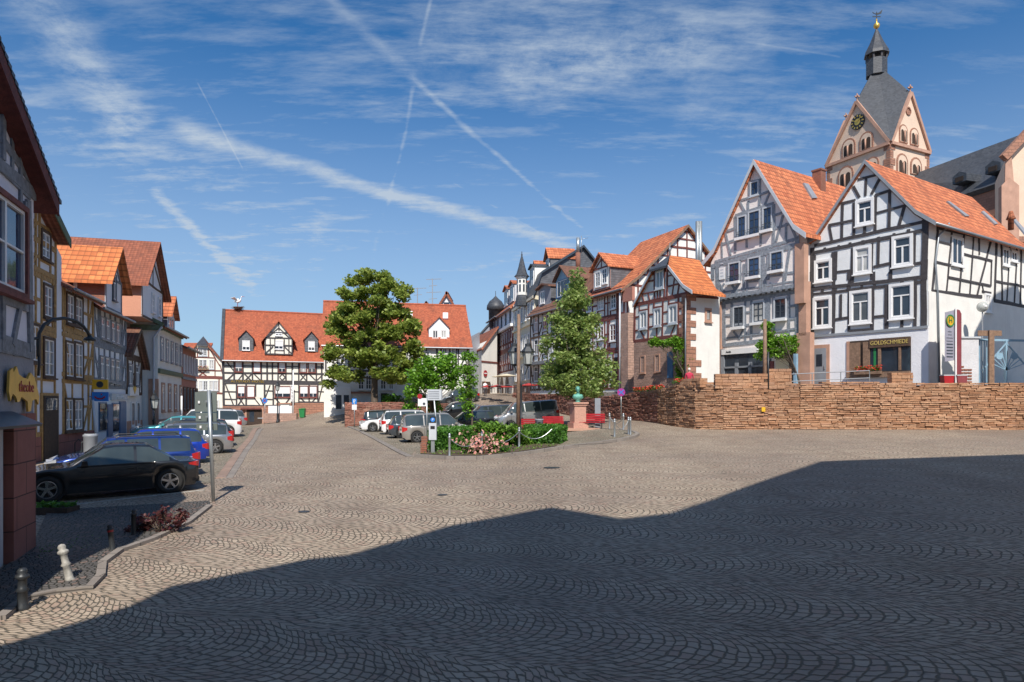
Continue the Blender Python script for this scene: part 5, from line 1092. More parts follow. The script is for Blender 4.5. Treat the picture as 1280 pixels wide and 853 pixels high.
g = onground(351, 74); r2 = thing('planter_wall', 'long low white planter wall on stone in front of the hotel', 'planter', g); mb = MB(); mb.box(g + ZUP * 1.35, 2.55, .5, .8); mb.build('white_trough', P_WHITE, r2); mb = MB(); mb.box(g + ZUP * .45, 3.6, .7, .98); mb.build('stone_base', S_RUB, r2)

# ================================================================ G: gabled house left of the hotel
LG_ = at(227, 86); fG = Fac(LG_, along(LG_, (2.66, 1), 279)); rG = thing('half_timbered_house', 'white gabled house with a small slate half hip and red geraniums, left of the hotel', 'house', (fG.L.x, fG.L.y, 1.5), 'houses at the far side of the square')
eL, eR, pL, pR_ = fG.uz(*zT(88, 425)), fG.uz(*zT(343, 425)), fG.uz(*zT(180, 312)), fG.uz(*zT(250, 318)); tp_ = fG.uz(*zT(215, 275))
wall(rG, fG, [(0, -.5), (fG.w, -.5), (fG.w, eR[1]), pR_, pL, (0, eL[1])], -fG.n * 12, M_CREAM)
rk = [(eL[0] - .2, eL[1] - .1), (pL[0], pL[1] + .15), (pR_[0], pR_[1] + .15), (eR[0] + .4, eR[1] - .1)]; pk3 = fG.pt(tp_[0], tp_[1] + .6, -2.0); bk3 = Vector((*(-fG.n * 11), 0)); mb = MB()
mb.prism([fG.pt(*rk[0], .3), fG.pt(*rk[1], .3), pk3, pk3 + bk3, fG.pt(*rk[0], .3) + bk3], ZUP * -.2); mb.prism([fG.pt(*rk[3], .3), fG.pt(*rk[2], .3), pk3, pk3 + bk3, fG.pt(*rk[3], .3) + bk3], ZUP * -.2); mb.build('roof', R_OLD, rG)
mb = MB(); mb.prism([fG.pt(*rk[1], .45), fG.pt(*rk[2], .45), pk3 + ZUP * .04], ZUP * -.2); mb.build('half_hip', R_SLATE, rG)
GS = [(88, 505, 345, 515, .4), (90, 605, 345, 612, .2), (130, 385, 300, 390), (90, 465, 345, 470, .15), (105, 440, 150, 335), (325, 440, 262, 335), (142, 385, 142, 505), (295, 390, 295, 510), (185, 330, 185, 388), (255, 330, 255, 388), (120, 430, 100, 505), (325, 430, 345, 500), (195, 470, 240, 500), (240, 470, 195, 500), (92, 520, 92, 760), (125, 520, 125, 605), (320, 520, 320, 605), (88, 640, 130, 760), (130, 640, 130, 760), (250, 620, 250, 760), (180, 700, 250, 760), (90, 545, 125, 545), (90, 690, 130, 690)]
beams(rG, fG, pxsegs(fG, zT, GS), .13, T_RED)
for q in ((192, 332, 218, 378), (219, 332, 245, 378), (150, 398, 182, 460), (194, 400, 219, 460), (219, 400, 243, 460), (258, 402, 289, 460), (128, 532, 155, 594), (156, 532, 186, 594), (193, 532, 220, 594), (221, 532, 249, 594), (257, 532, 285, 594), (286, 532, 315, 594), (132, 655, 180, 720), (286, 655, 322, 720)): win(rG, fG, rect(fG, zT, q), (2, 3), P_LGREY, P_WHITE, A_GLASS, cw=.06)
flowers('flower_box', fG.pt(*fG.uz(*zT(218, 465)), .3), fG.t, 1.4, 'red geraniums under the gable window of the house left of the hotel', None, .3, 80)
r_ = thing('house', 'orange-roofed house glimpsed behind the gable left of the hotel', 'house', P(220, 440, 98), 'houses at the far side of the square'); a, b = P(210, 470, 98), P(247, 470, 98); mb = MB(); mb.prism([a + ZUP * 1, b + ZUP * 1, b + Vector((0, 5, 5.2)), a + Vector((0, 5, 5.2))], ZUP * -.3); mb.build('roof', R_FLAT, r_); mb = MB(); mb.box((a + b) / 2 + Vector((0, 3, -3)), (b - a).x - .4, 5.4, 8.2); mb.build('wall', M_CREAM, r_)

# ================================================================ left street row B C D E F
SD = Vector((-.294, 1)); z1, z4, z5 = zoom(0, 230, 3.4125), zoom(60, 300, 3.283), zoom(0, 440, 2.507)
def SL(px): k = (px - CX) / F; Y = 11.18 / (-.294 - k); return (-11.18 - .294 * Y, Y)
def streetfac(pa, pb, off=0.0):
    a, b = SL(pa), SL(pb); f = Fac(a, b)
    if off: f = Fac(f.L + f.n * off, f.Rr + f.n * off)
    return f
def zline(f, px, py): return f.uz(px, py)[1]
# B: ochre house (gable part + lower part)
fB = streetfac(24, 77); rB = thing('half_timbered_house', 'ochre-timbered house with a dark green overhanging gable behind the curved bracket lamp', 'house', (fB.L.x, fB.L.y, .6), 'houses along the left street')
uR, zR = fB.uz(*z1(262, 235)); up, zp = fB.uz(*z1(165, 20)); top_ = (up, zp + .6)

fBo = Fac(fB.L + fB.n * .55, fB.Rr + fB.n * .55); e_ = fBo.uz(88, 300); m_ = fBo.uz(61, 243); sB = (m_[1] - e_[1]) / (e_[0] - m_[0]); pB = (e_[0] - 3.6, e_[1] + sB * 3.6)
rk = [(pB[0] - 3.6, e_[1]), pB, e_]
gable_roof(rB, fB, rk, -fB.n * 9, .2, R_OLD, .55, T_GREEN, .3)
zwB = e_[1] + sB * (e_[0] - fB.w) - .3; wall(rB, fB, [(0, 0), (fB.w, 0), (fB.w, zwB), (pB[0], pB[1] - .3), (max(0.0, pB[0] - 3), zwB), (0, zwB)], -fB.n * 9, M_GREYP)
wB = [rect(fB, z1, q) for q in ((168, 200, 210, 325), (178, 428, 220, 575), (178, 655, 228, 828))] + [(.9, 4.6, 1.9, 6.2)]
gz0 = gz(fB.Rr.x, fB.Rr.y)
beams(rB, fB, fachwerk(fB, 0, fB.w, [1.7, zline(fB, *z1(200, 615)), zline(fB, *z1(200, 640)), zline(fB, *z1(200, 385)), zline(fB, *z1(200, 408)), zwB + .1, zwB + 1.4], .8, .15, top=topof(rk), wins=wB, seed=12), .15, T_OCHRE)
for q in wB: win(rB, fB, q, (2, 3), T_BROWN, P_WHITE, A_CURT, cw=.1, depth=.1)
fB2 = streetfac(77.1, 116); evB = 8.4
wall(rB, fB2, [(0, 0), (fB2.w, 0), (fB2.w, evB), (0, evB)], -fB2.n * 8, M_GREYP, 'lower_wall')
wB = [rect(fB2, z1, q) for q in ((276, 465, 312, 600), (313, 480, 348, 610), (272, 670, 311, 830), (312, 675, 350, 835))] + [rect(fB2, z4, (63, 648, 99, 788)), rect(fB2, z4, (100, 650, 138, 785))]
beams(rB, fB2, fachwerk(fB2, 0, fB2.w, [gz0 + .9, 4.0, 4.3, 6.1, 6.4, evB - .1], .8, .15, wins=wB, seed=15), .15, T_OCHRE, 'lower_timber_frame')
for q in wB: win(rB, fB2, q, (2, 3), T_BROWN, P_WHITE, A_CURT, cw=.09, depth=.1)
eave_roof(rB, fB2, -.1, fB2.w, evB, 3.2, 1.9, R_OLD, .5)
for f_ in (fB, fB2): slabf(rB, f_, (-.01, -.2, f_.w + .01, gz0 + .95), 0, .06, S_PILLAR, 'stone_plinth')
q = rect(fB, z5, (128, 138, 174, 335)); q = (q[0], gz0 - .1, q[2], q[3]); slabf(rB, fB, (q[0] - .12, q[1], q[2] + .12, q[3] + .12), .0, .09, T_OCHRE, 'door_frame'); d = slabf(rB, fB, q, .09, .12, T_DOOR, 'front_door'); slabf(d, fB, (q[0] + .2, q[3] - .6, q[2] - .2, q[3] - .1), .12, .13, A_GLASS, 'pane')
# C: blue-grey house
fC = streetfac(116.1, 157); rC = thing('half_timbered_house', 'pale blue-grey house with an orange-roofed cross gable and blue shop doors', 'house', (fC.L.x, fC.L.y, .8), 'houses along the left street'); evC = 8.15
wall(rC, fC, [(0, 0), (fC.w, 0), (fC.w, evC), (0, evC)], -fC.n * 9, M_GREYP)
wC = [rect(fC, z4, (a, b, a + 18, b + 92)) for a, b in ((213, 315), (234, 322), (256, 332), (276, 340))] + [rect(fC, z4, (a, b, a + 19, b + 100)) for a, b in ((210, 475), (232, 480), (254, 486), (274, 490))]
beams(rC, fC, fachwerk(fC, 0, fC.w, [3.9, 4.2, 6.0, 6.3, evC - .1], .8, .17, wins=wC, seed=22), .17, T_LGREY)
for q in wC: win(rC, fC, q, 'T', P_GREY, P_WHITE, A_CURT, cw=.08)
slabf(rC, fC, (0, .3, fC.w, 3.35), 0, .06, M_GREYP, 'shop_wall')
for q, mt, nm in (((203, 672, 232, 780), A_GLASS, 'shop_window'), ((236, 680, 256, 832), P_BLUE, 'blue_door'), ((258, 675, 282, 785), A_GLASS, 'shop_window'), ((287, 668, 312, 832), P_BLUE, 'blue_door')):
    r4 = rect(fC, z4, q); slabf(rC, fC, (r4[0] - .07, r4[1] - (.0 if mt is P_BLUE else .07), r4[2] + .07, r4[3] + .07), .06, .1, P_BLUE, 'blue_frame'); slabf(rC, fC, r4, .1, .13, mt, nm)
q = rect(fC, z4, (250, 632, 316, 658)); slabf(rC, fC, q, .06, .14, P_LGREY, 'sign_board'); text('Reisebüro', 'lettering', P_WHITE, rC, fC.pt((q[0] + q[2]) / 2, (q[1] + q[3]) / 2, .15), fC.t3, ZUP, .34)
eave_roof(rC, fC, -.05, fC.w, evC, 3.4, 2.2, R_OLD, .45)
a = rect(fC, z4, (232, 150, 300, 300)); q = (fC.uz(*z4(233, 200))[0], evC - .05, fC.uz(*z4(300, 200))[0], 9.95)
d = dormer(rC, fC, q, 6.5, R_BRIGHT, M_GREYP, 1.75, .5, 0.0, winq=[((q[0] + q[2]) / 2 - .35, evC + .6, (q[0] + q[2]) / 2 + .35, evC + 2.1)], sidem=S_BRICK, timb=T_LGREY, wstyle='T', wm=P_DKBLUE, eave_over=.5)
win(d, Fac(fC.L + fC.t * q[0], fC.L + fC.t * q[0] - fC.n * 4) if False else Fac(fC.L + fC.t * q[0] - fC.n * 4, fC.L + fC.t * q[0]), (1.6, evC + .75, 2.7, evC + 1.6), 'plain', P_WHITE, P_WHITE, A_GLASS, cw=.12)
def hang(name, label, f, px, py, hpx, wpx, mat, sym):
    p = f.pp(px, py, .55); h = hpx / F * p.y; r = thing(name, label, 'sign', p); w_ = wpx / F * p.y; mb = MB(); n = Vector((.25, -1, 0)).normalized(); t = Vector((1, .25, 0)).normalized()
    mb.box(p, w_, .14, h, (t, -n, ZUP)); mb.bar(p - t * w_ * .5, p - t * (w_ * .5 + .4), .04, .04); mb.build('box', mat, r); return r, p, t, n, w_, h
r2, p, t, n, w_, h = hang('yellow_hanging_sign', 'yellow projecting sign with a dark bird in a circle on the blue-grey house', fC, 125.5, 480.8, 12, 17, P_YEL, 0)
mb = MB(); mb.lathe(p + n * .075, [(h * .33, 0), (h * .33, .01), (h * .27, .01), (h * .27, 0)], 24, (t, ZUP, n)); mb.prism([p + n * .09 + t * a_ * h + ZUP * b_ * h for a_, b_ in ((-.22, -.1), (-.02, .0), (.22, .14), (.03, .06), (-.04, .12), (-.06, .02))], n * .005); mb.build('emblem', P_DKBLUE, r2)
r2, p, t, n, w_, h = hang('blue_hanging_sign', 'light blue projecting sign with a red smile below the yellow sign', fC, 125.5, 496, 11.5, 18, P_SIGNB, 0)
mb = MB(); mb.tube([p + n * .08 + t * w_ * .32 * math.sin(a_) + ZUP * (h * .12 - h * .36 * math.cos(a_)) for a_ in [R(-75 + 15 * k) for k in range(11)]], .035); mb.ball(p + n * .08 + t * w_ * .1 + ZUP * h * .25, .04); mb.build('emblem', P_RED, r2)
# D: small gabled house
fD = streetfac(157.1, 177, .0); rD = thing('half_timbered_house', 'small brown-gabled house squeezed between the blue-grey house and the green-trimmed one', 'house', (fD.L.x, fD.L.y, .9), 'houses along the left street')
pu, pz = fD.uz(*z4(352, 372)); eRz = fD.uz(*z4(384, 500))[1]
wall(rD, fD, [(0, 0), (fD.w, 0), (fD.w, eRz), (pu, pz), (0, eRz + .5)], -fD.n * 6, M_WHITE); rk = [(-.3, eRz + .3), (pu, pz + .2), (fD.w + .35, eRz - .3)]
gable_roof(rD, fD, rk, -fD.n * 6, .2, R_BROWN, .4, T_BROWN, .25)
wD = [rect(fD, z4, q) for q in ((328, 508, 344, 598), (356, 515, 371, 600))]
beams(rD, fD, fachwerk(fD, 0, fD.w, [3.6, 5.9, eRz], .8, .16, wins=wD, top=topof(rk), seed=4), .16, T_BROWN)
for q in wD: win(rD, fD, q, 'T', P_GREY, P_WHITE, A_CURT, cw=.08)
for q in ((338, 665, 353, 765), (361, 665, 374, 760)): win(rD, fD, rect(fD, z4, q), 'plain', P_WHITE, P_DKBLUE, A_GLASS, cw=.1)
slabf(rD, fD, (0, .4, fD.w, 1.9), 0, .05, S_SMOOTH, 'stone_base'); q = rect(fD, z4, (320, 605, 358, 640)); sg = slabf(rD, fD, q, .1, .22, P_WHITE, 'sign_board'); mb = MB(); c = fD.pt((q[0] + q[2]) / 2, (q[1] + q[3]) / 2 + .1, .22); mb.prism([c + fD.t3 * a_ + ZUP * b_ for a_, b_ in ((-.4, .1), (-.2, .25), (0, .1), (.2, .25), (.4, .1), (0, -.25))], fD.n3 * .02); mb.build('emblem', P_YEL, sg)
# E: green-trimmed house with big cross gable
fE = streetfac(178.5, 211, .9); rE = thing('house', 'long white house with green cornices and a broad weathered red cross roof', 'house', (fE.L.x, fE.L.y, 1.0), 'houses along the left street'); evE = 8.35
wall(rE, fE, [(0, 0), (fE.w, 0), (fE.w, evE), (0, evE)], -fE.n * 11, M_WHITE)
fEs = Fac(fE.L - fE.n * 11, fE.L); mb = MB(); mb.prism([fE.pt(.0, evE, 0), fE.pt(.0, evE, -11), fE.pt(.0, evE + 3.0, -6)], fE.t3 * .3); mb.build('gable_wall', M_WHITE, rE)
mb = MB(); mb.bar(fE.pt(-.1, evE - .15, .35), fE.pt(-.1, evE + 3.05, -6), .25, .3, fE.t3); mb.bar(fE.pt(-.12, evE - .35, .3), fE.pt(-.12, evE - .35, -1.6), .2, .35); mb.build('green_verge', T_GREEN, rE)
mb = MB(); mb.prism([fE.pt(-.1, .2, .05), fE.pt(-.1, .2, -.55), fE.pt(-.1, 4.6, -.55), fE.pt(-.1, 4.6, .05)], fE.t3 * .12); mb.build('sandstone_edge', S_SMOOTH, rE); mb = MB(); mb.tube([fE.pt(-.2, evE - .3, .3), fE.pt(-.2, evE - 1, -.2), fE.pt(-.2, .5, -.2)], .07); mb.build('drainpipe', P_LGREY, rE)
for z_ in (evE - .35, 5.0): slabf(rE, fE, (0, z_, fE.w, z_ + .3), 0, .15, T_GREEN, 'cornice')
for k in range(5): win(rE, fE, (.7 + k * 1.75, 5.9, 1.6 + k * 1.75, 7.5), 'T', P_GREY, P_WHITE, A_CURT, cw=.1)
for k in range(4): win(rE, fE, (1.0 + k * 2.2, 2.4, 2.0 + k * 2.2, 4.4), 'T', S_SMOOTH, P_WHITE, A_GLASS, cw=.16)
slabf(rE, fE, (0, .4, fE.w, 1.9), 0, .06, S_RUB, 'stone_base')
eave_roof(rE, fE, 0, fE.w, evE, 5.5, 2.8, R_OLD, .45)
u0, u1 = fE.uz(194, 400)[0], fE.uz(208, 400)[0]; dormer(rE, fE, (u0 - 2.4, evE, u1 + .2, 10.7), 8.5, R_OLD, M_GREYP, 2.9, .5, .3, winq=[(u0 + .2, evE + .6, u0 + 1.0, evE + 1.9), (u1 - 1.4, evE + .6, u1 - .6, evE + 1.9)], sidem=M_SALMON, eave_over=.5, timb=T_BROWN)
# F: reddish house
fF = streetfac(211.2, 231, .9); rF = thing('house', 'reddish house with an orange gabled dormer at the far end of the left row', 'house', (fF.L.x, fF.L.y, 1.2), 'houses along the left street'); evF = 7.6
wall(rF, fF, [(0, 0), (fF.w, 0), (fF.w, evF), (0, evF)], -fF.n * 9, M_ROSE); slabf(rF, fF, (0, 4.9, fF.w, 5.1), 0, .1, T_GREY, 'string_course')
for k in range(6): win(rF, fF, (.6 + k * 1.25, 5.4, 1.3 + k * 1.25, 6.9), 'C', P_LGREY, P_WHITE, A_CURT, cw=.1)
for k in range(5): win(rF, fF, (.7 + k * 1.5, 2.4, 1.6 + k * 1.5, 4.3), 'C', T_BROWN, P_GREY, A_GLASS, cw=.1)
eave_roof(rF, fF, 0, fF.w, evF, 4, 1.8, R_SLATE, .45)
q0 = fF.uz(214.5, 400)[0]; dormer(rF, fF, (q0, evF - .1, q0 + 2.6, 9.5), 5, R_ORANGE, M_GREYP, 1.4, .4, .3, sidem=R_SLATEL, wstyle='C')

# ================================================================ A: near left house
def AL(Y): return (-4.97 - .34 * Y, Y)
fA = Fac(AL(7.3), AL(13.67)); rA = thing('half_timbered_house', 'near lilac-grey timbered gable with a red-framed window, gold shop sign and sandstone pillar', 'house', (fA.L.x, fA.L.y, 0), 'houses along the left street')
fAo = Fac(fA.L + fA.n * .32, fA.Rr + fA.n * .32); a1 = fAo.uz(2, 62); a2 = fAo.uz(66, 238); sl = (a1[1] - a2[1]) / (a2[0] - a1[0]); a3 = fAo.uz(74, 254); ue, ze = a3; sl = (a1[1] - a3[1]) / (a3[0] - a1[0])
um = fA.w / 2 + .2; zpk = ze + sl * (ue - um); zw = ze + sl * (ue - fA.w) - .25; z_b = fA.uz(20, 441)[1]
fAg = Fac(fA.L - fA.n * .0, fA.Rr)
pz_ = fA.uz(30, 517)[1]
wall(rA, fA, [(0, z_b), (fA.w, z_b), (fA.w, zw), (um, zpk - .3), (0, zw)], -fA.n * 9, M_LILAC)
wall(rA, fA, [(0, pz_), (fA.w, pz_), (fA.w, z_b), (0, z_b)], -fA.n * 9, M_DGREY, 'shop_fascia')
gable_roof(rA, fA, [(um * 2 - ue, ze), (um, zpk), (ue, ze)], -fA.n * 9, .2, T_SOFFIT, .28, T_SOFFIT, .22)
rr = [(um * 2 - ue, ze + .05), (um, zpk + .05), (ue, ze + .05)]; mb = MB()
nt = 24; 
for k in range(nt):
    f0, f1 = k / nt, (k + 1) / nt; ua, ub = um + (ue + .1 - um) * f0, um + (ue + .1 - um) * f1; za, zb_ = zpk + .08 - sl * (ua - um), zpk + .08 - sl * (ub - um)
    mb.prism([fA.pt(ua, za, .34), fA.pt(ub, zb_ + .05, .34), fA.pt(ub, zb_ - .03, .34), fA.pt(ua, za - .08, .34)], -fA.n3 * 9.6)
mb.build('roof_tiles', R_SLATE, rA)
A1 = [(0, 472, 38, 458, .2), (0, 204, 36, 252, .2)]
gA = lambda px, py: fA.uz(px, py)
segsA = []
for x0, y0, x1, y1, w_ in ((0, 182 - 10, 40, 222 + 8, .16), (0, 428, 38, 440, .30), (0, 373, 36, 386, .18), (33, 250, 37, 440, .22), (1, 98, 15, 150, .12), (24, 230, 24, 262, .12), (2, 130, 2, 200, .12), (14, 150, 14, 212, .12), (24, 165, 24, 232, .12), (14, 432, 24, 378, .14), (29, 300, 37, 304, .14), (0, 210, 36, 245, .16), (2, 375, 2, 425, .12), (29, 252, 29, 372, .1)):
    a, b = gA(x0, y0), gA(x1, y1); segsA.append((a[0], a[1], b[0], b[1], w_))
mw0, mw1 = gA(-30, 300)[0], gA(28, 300)[0]; zt_, zb2 = gA(14, 250)[1], gA(14, 370)[1]
for u in np.arange(.3, mw0, 1.0): segsA.append((u, z_b, u, zw, .18)); segsA.append((u, gA(2, 374)[1], min(u + 1, mw0), gA(2, 374)[1], .16))
segsA.append((0, zw, fA.w, zw, .2)); segsA.append((0, z_b + .08, fA.w, z_b + .08, .28))
beams(rA, fA, segsA, .14, T_LGREY, 'timber_frame', .03)
win(rA, fA, (mw0, zb2, mw1, zt_), (2, 2), T_RED, P_WHITE, A_GLASSB, cw=.1, depth=.12)
# ground floor: pillar, shop window, grey post, awning
pA0, pA1 = gA(14, 600)[0], fA.w; gA0 = gz(*AL(12.5))
mb = MB(); mb.prism([fA.pt(pA0, -.4, .04), fA.pt(pA1, -.4, .04), fA.pt(pA1, pz_, .04), fA.pt(pA0, pz_, .04)], -fA.n3 * .3); mb.build('sandstone_pillar', S_PILLAR, rA)
mb = MB(); mb.prism([fA.pt(-.2, -.4, -.6), fA.pt(gA(6, 600)[0], -.4, -.6), fA.pt(gA(6, 600)[0], pz_, -.6), fA.pt(-.2, pz_, -.6)], -fA.n3 * .05); mb.build('shop_window', A_GLASS, rA)
mb = MB(); mb.prism([fA.pt(0, -.4, -2.2), fA.pt(fA.w, -.4, -2.2), fA.pt(fA.w, pz_, -2.2), fA.pt(0, pz_, -2.2)], -fA.n3 * 6); mb.build('inner_wall', M_DGREY, rA)
mb = MB(); mb.prism([fA.pt(0, -.4, -.55), fA.pt(gA(13, 600)[0] + .0, -.4, -.55), fA.pt(gA(13, 600)[0], .35, -.55), fA.pt(0, .35, -.55)], -fA.n3 * .2); mb.build('shop_plinth', P_GREY, rA)
mb = MB(); u_a, u_b = gA(5, 600)[0], gA(12, 600)[0]; mb.prism([fA.pt(u_a, -.3, -.1), fA.pt(u_b, -.3, -.1), fA.pt(u_b, pz_, -.1), fA.pt(u_a, pz_, -.1)], -fA.n3 * .3); mb.build('grey_post', P_LGREY, rA)
mb = MB(); mb.slab(fA.pt(0, pz_ + .05, .02), fA.pt(gA(14, 520)[0], pz_ + .05, .02), fA.pt(gA(14, 520)[0], pz_ - .18, .5), fA.pt(0, pz_ - .18, .5), .05); mb.build('awning', P_DKBLUE, rA)
pA_ = [(4, 462), (8, 458), (9, 464), (13, 456), (16, 466), (21, 470), (27, 472), (31, 464), (36, 470), (39, 482), (42, 494), (41, 504), (38, 497), (33, 499), (31, 512), (28, 513), (27, 500), (19, 494), (17, 500), (14, 501), (12, 494), (8, 490), (5, 500), (3, 488)]
sgA = [gA(x, y + 2) for x, y in pA_]; gs = thing('gold_shop_sign', 'cut-out gold animal-shaped sign with red letters on the grey shop fascia', 'sign', fA.pt(sgA[0][0], sgA[0][1], .1)); mb = MB(); mb.prism([fA.pt(u, z_, .06) for u, z_ in sgA], fA.n3 * .04); mb.build('gold_plate', P_GOLD, gs)
uu0, uu1 = gA(12, 480), gA(38, 488); text('theobe', 'lettering', P_RED, gs, fA.pt((uu0[0] + uu1[0]) / 2, (uu0[1] + uu1[1]) / 2, .105), fA.t3, ZUP, .3, .004, .8)
text('SPIELE', 'lettering', P_SKYBL, rA, fA.pt(gA(8, 535)[0] - .5, gA(2, 534)[1], -.545), fA.t3, ZUP, .35, .003)
# curved bracket lamp on the near corner
lb = fA.pt(fA.w, gA(46, 440)[1], .05); bl_ = thing('bracket_lamp', 'curved black iron bracket lamp reaching out from the near house corner', 'street lamp', lb)
def bp(x, y): return P(x, y, lb.y + (x - 46) * .02 + .1)
mb = MB(); mb.tube([bp(48, 446), bp(47.5, 430), bp(49, 417), bp(55, 406), bp(66, 399.5), bp(80, 398), bp(94, 401), bp(104, 408), bp(110, 416), bp(112, 421)], .035); mb.tube([bp(40, 424), bp(47, 423)], .03); mb.tube([bp(56, 405), bp(60, 407), bp(62, 404), bp(58, 400)], .018); mb.tube([bp(88, 399), bp(92, 404), bp(97, 404), bp(97, 401)], .018); mb.tube([bp(48, 470), bp(49, 455), bp(48, 440)], .025); mb.build('curved_arm', P_IRON, bl_, True)
mb = MB(); c = bp(112, 425); mb.lathe(c, [(.13, -.02), (.12, .02), (.05, .07), (.03, .12)], 14); mb.build('lamp_shade', P_IRON, bl_, True); mb = MB(); mb.ball(c - ZUP * .03, .05); mb.build('bulb', P_LIGHT, bl_, True)

# ================================================================ church tower
cT = at(1113, 80); W1, W2 = 8.9, 7.6; aL = along(cT, (-.47, 1), 1033.5); dl = (Vector(aL) - Vector(cT)); dr = Vector((1.98, 1)).normalized() * 7.4; fTl, fTr = Fac(aL, cT), Fac(cT, (cT[0] + dr.x, cT[1] + dr.y))
rt = thing('church_tower', 'pink-plastered church tower with four gables, a gold clock face and a slender slate spire', 'church tower', (cT[0], cT[1], 5)); zc = CZ + (HY - 178) / F * 80
C0, CL, CR = Vector((*cT, 0)), Vector((*aL, 0)), Vector((cT[0] + dr.x, cT[1] + dr.y, 0)); CB = CL + CR - C0
mb = MB(); mb.prism([C0 + ZUP * 5, CR + ZUP * 5, CB + ZUP * 5, CL + ZUP * 5], ZUP * (zc - 5)); mb.build('shaft', M_TOWER, rt)
gl = fTl.uz(1074.5, 130); gr = fTr.uz(1136, 118); hz_ = max(gl[1], gr[1]) + .2; ctr = (CL + CR) / 2
mb = MB(); mids = []
for a, b in ((CL, C0), (C0, CR), (CR, CB), (CB, CL)):
    m_ = (a + b) / 2; mids.append(Vector((m_.x, m_.y, hz_))); mb.poly([Vector((a.x, a.y, zc)), Vector((b.x, b.y, zc)), mids[-1]])
mb.build('gables', M_TOWER, rt)
top_ = Vector((ctr.x, ctr.y, 0)); top_.z = CZ + (HY - 92) / F * top_.y
mb = MB(); cor = [Vector((q.x, q.y, zc)) for q in (CL, C0, CR, CB)]; ap = Vector((ctr.x, ctr.y, top_.z + 1.2))
for i in range(4):
    m0, m1 = mids[i - 1], mids[i]; c_ = cor[i] + (cor[i] - Vector((ctr.x, ctr.y, zc))).normalized() * .35
    mb.poly([c_, m1 + ZUP * .12 + (m1 - ap).normalized() * .3, ap]); mb.poly([c_, ap, m0 + ZUP * .12 + (m0 - ap).normalized() * .3])
mb.build('slate_roof', R_SLATE, rt)
mb = MB()
for i, (a, b) in enumerate(((0, 1), (1, 2), (2, 3), (3, 0))):
    o_ = ((cor[a] + cor[b]) / 2 - Vector((ctr.x, ctr.y, zc))).normalized() * .12
    for q in (a, b): mb.bar(cor[q] + o_, mids[i] + o_, .34, .3, o_)
    mb.bar(cor[a] + o_ - ZUP * .1, cor[b] + o_ - ZUP * .1, .35, .35, (0, 0, 1))
mb.build('cornice', S_SMOOTH, rt)
fz8 = zoom(1000, 0, 3.046)
mb = MB(); c = Vector((ctr.x, ctr.y, ap.z - 1.6)); sc = ctr.y / F; zz = lambda y: CZ + (HY - y) / F * ctr.y - c.z
mb.lathe(c, [(1.25, 0), (1.25, zz(76))], 8); mb.build('spire_drum', R_SLATE, rt)
mb = MB()
for k in range(8): a_ = 2 * math.pi * k / 8; mb.bar(c + Vector((1.15 * math.cos(a_), 1.15 * math.sin(a_), zz(76))), c + Vector((1.15 * math.cos(a_), 1.15 * math.sin(a_), zz(66))), .22, .22)
mb.lathe(c, [(.5, zz(76)), (.5, zz(66))], 8); mb.build('lantern_posts', T_DARK, rt)
mb = MB(); mb.lathe(c, [(1.5, zz(70)), (1.4, zz(66)), (.85, zz(55)), (.45, zz(45)), (.12, zz(37)), (.1, zz(36))], 8); mb.build('spire', R_SLATE, rt)
mb = MB(); mb.ball(c + ZUP * zz(32.5), .38); mb.tube([c + ZUP * zz(36), c + ZUP * zz(24)], .09); mb.build('gold_ball', P_GOLD, rt, True); mb = MB(); mb.tube([c + ZUP * zz(28), c + ZUP * zz(15)], .05); mb.bar(c + Vector((-.5, 0, zz(21))), c + Vector((.5, 0, zz(21))), .08, .08)
mb.prism([c + Vector((x, 0, zz(y))) for x, y in ((-.5, 15), (-.2, 17), (.3, 16), (.75, 12), (.6, 17), (.1, 18.5), (-.4, 16.5))], Vector((0, .08, 0))); mb.build('weathercock', P_IRON, rt)
def tower_window(f, q, label=None):
    u0, z0, u1, z1 = q; um = (u0 + u1) / 2; r_a = (u1 - u0) / 2; zs_ = z1 - r_a; mb = MB()
    def arch(u, r, z0, zs_, n=8): return [(u - r, z0), (u + r, z0), (u + r, zs_)] + [(u + r * math.cos(math.pi * k / n), zs_ + r * math.sin(math.pi * k / n)) for k in range(1, n)] + [(u - r, zs_)]
    mb.prism([f.pt(a, b) for a, b in arch(um, r_a, z0, zs_)], f.n3 * .1); o = mb.build('window_surround', S_RED, rt)
    mb = MB(); mb.prism([f.pt(a, b, .1) for a, b in arch(um, r_a * .78, z0 + .1, zs_)], f.n3 * .02); mb.build('recess', M_TOWER, o); mb = MB()
    for s_ in (-1, 1): mb.prism([f.pt(a, b, .12) for a, b in arch(um + s_ * r_a * .36, r_a * .28, z0 + .15, zs_ - r_a * .1)], f.n3 * .02)
    mb.build('opening', T_DOOR, o); mb = MB(); mb.tube([f.pt(um, z0 + .1, .25), f.pt(um, zs_, .25)], .09); mb.build('column', S_SMOOTH, o, True)
for q in ((160, 528, 212, 598), (228, 502, 280, 572), (250, 598, 302, 660), (145, 632, 205, 720)): tower_window(fTl, rect(fTl, fz8, q))
for q in ((376, 475, 408, 545), (417, 488, 450, 555), (366, 585, 409, 672), (418, 600, 462, 668)): tower_window(fTr, rect(fTr, fz8, q))
c = fTr.pp(*fz8(411, 424), .0); mb = MB(); mb.lathe(c, [(.5, 0), (.5, .12), (.36, .12), (.36, .02)], 20, (fTr.t3, ZUP, fTr.n3)); mb.build('oculus', S_RED, rt)
c = fTl.pp(*fz8(222, 466), .0); rad = 29 / 3.046 / F * 82 * 1.0
mb = MB(); mb.lathe(c, [(rad, 0), (rad, .18)], 32, (fTl.t3, ZUP, fTl.n3)); ck = mb.build('clock_face', P_BLACK, rt); mb = MB()
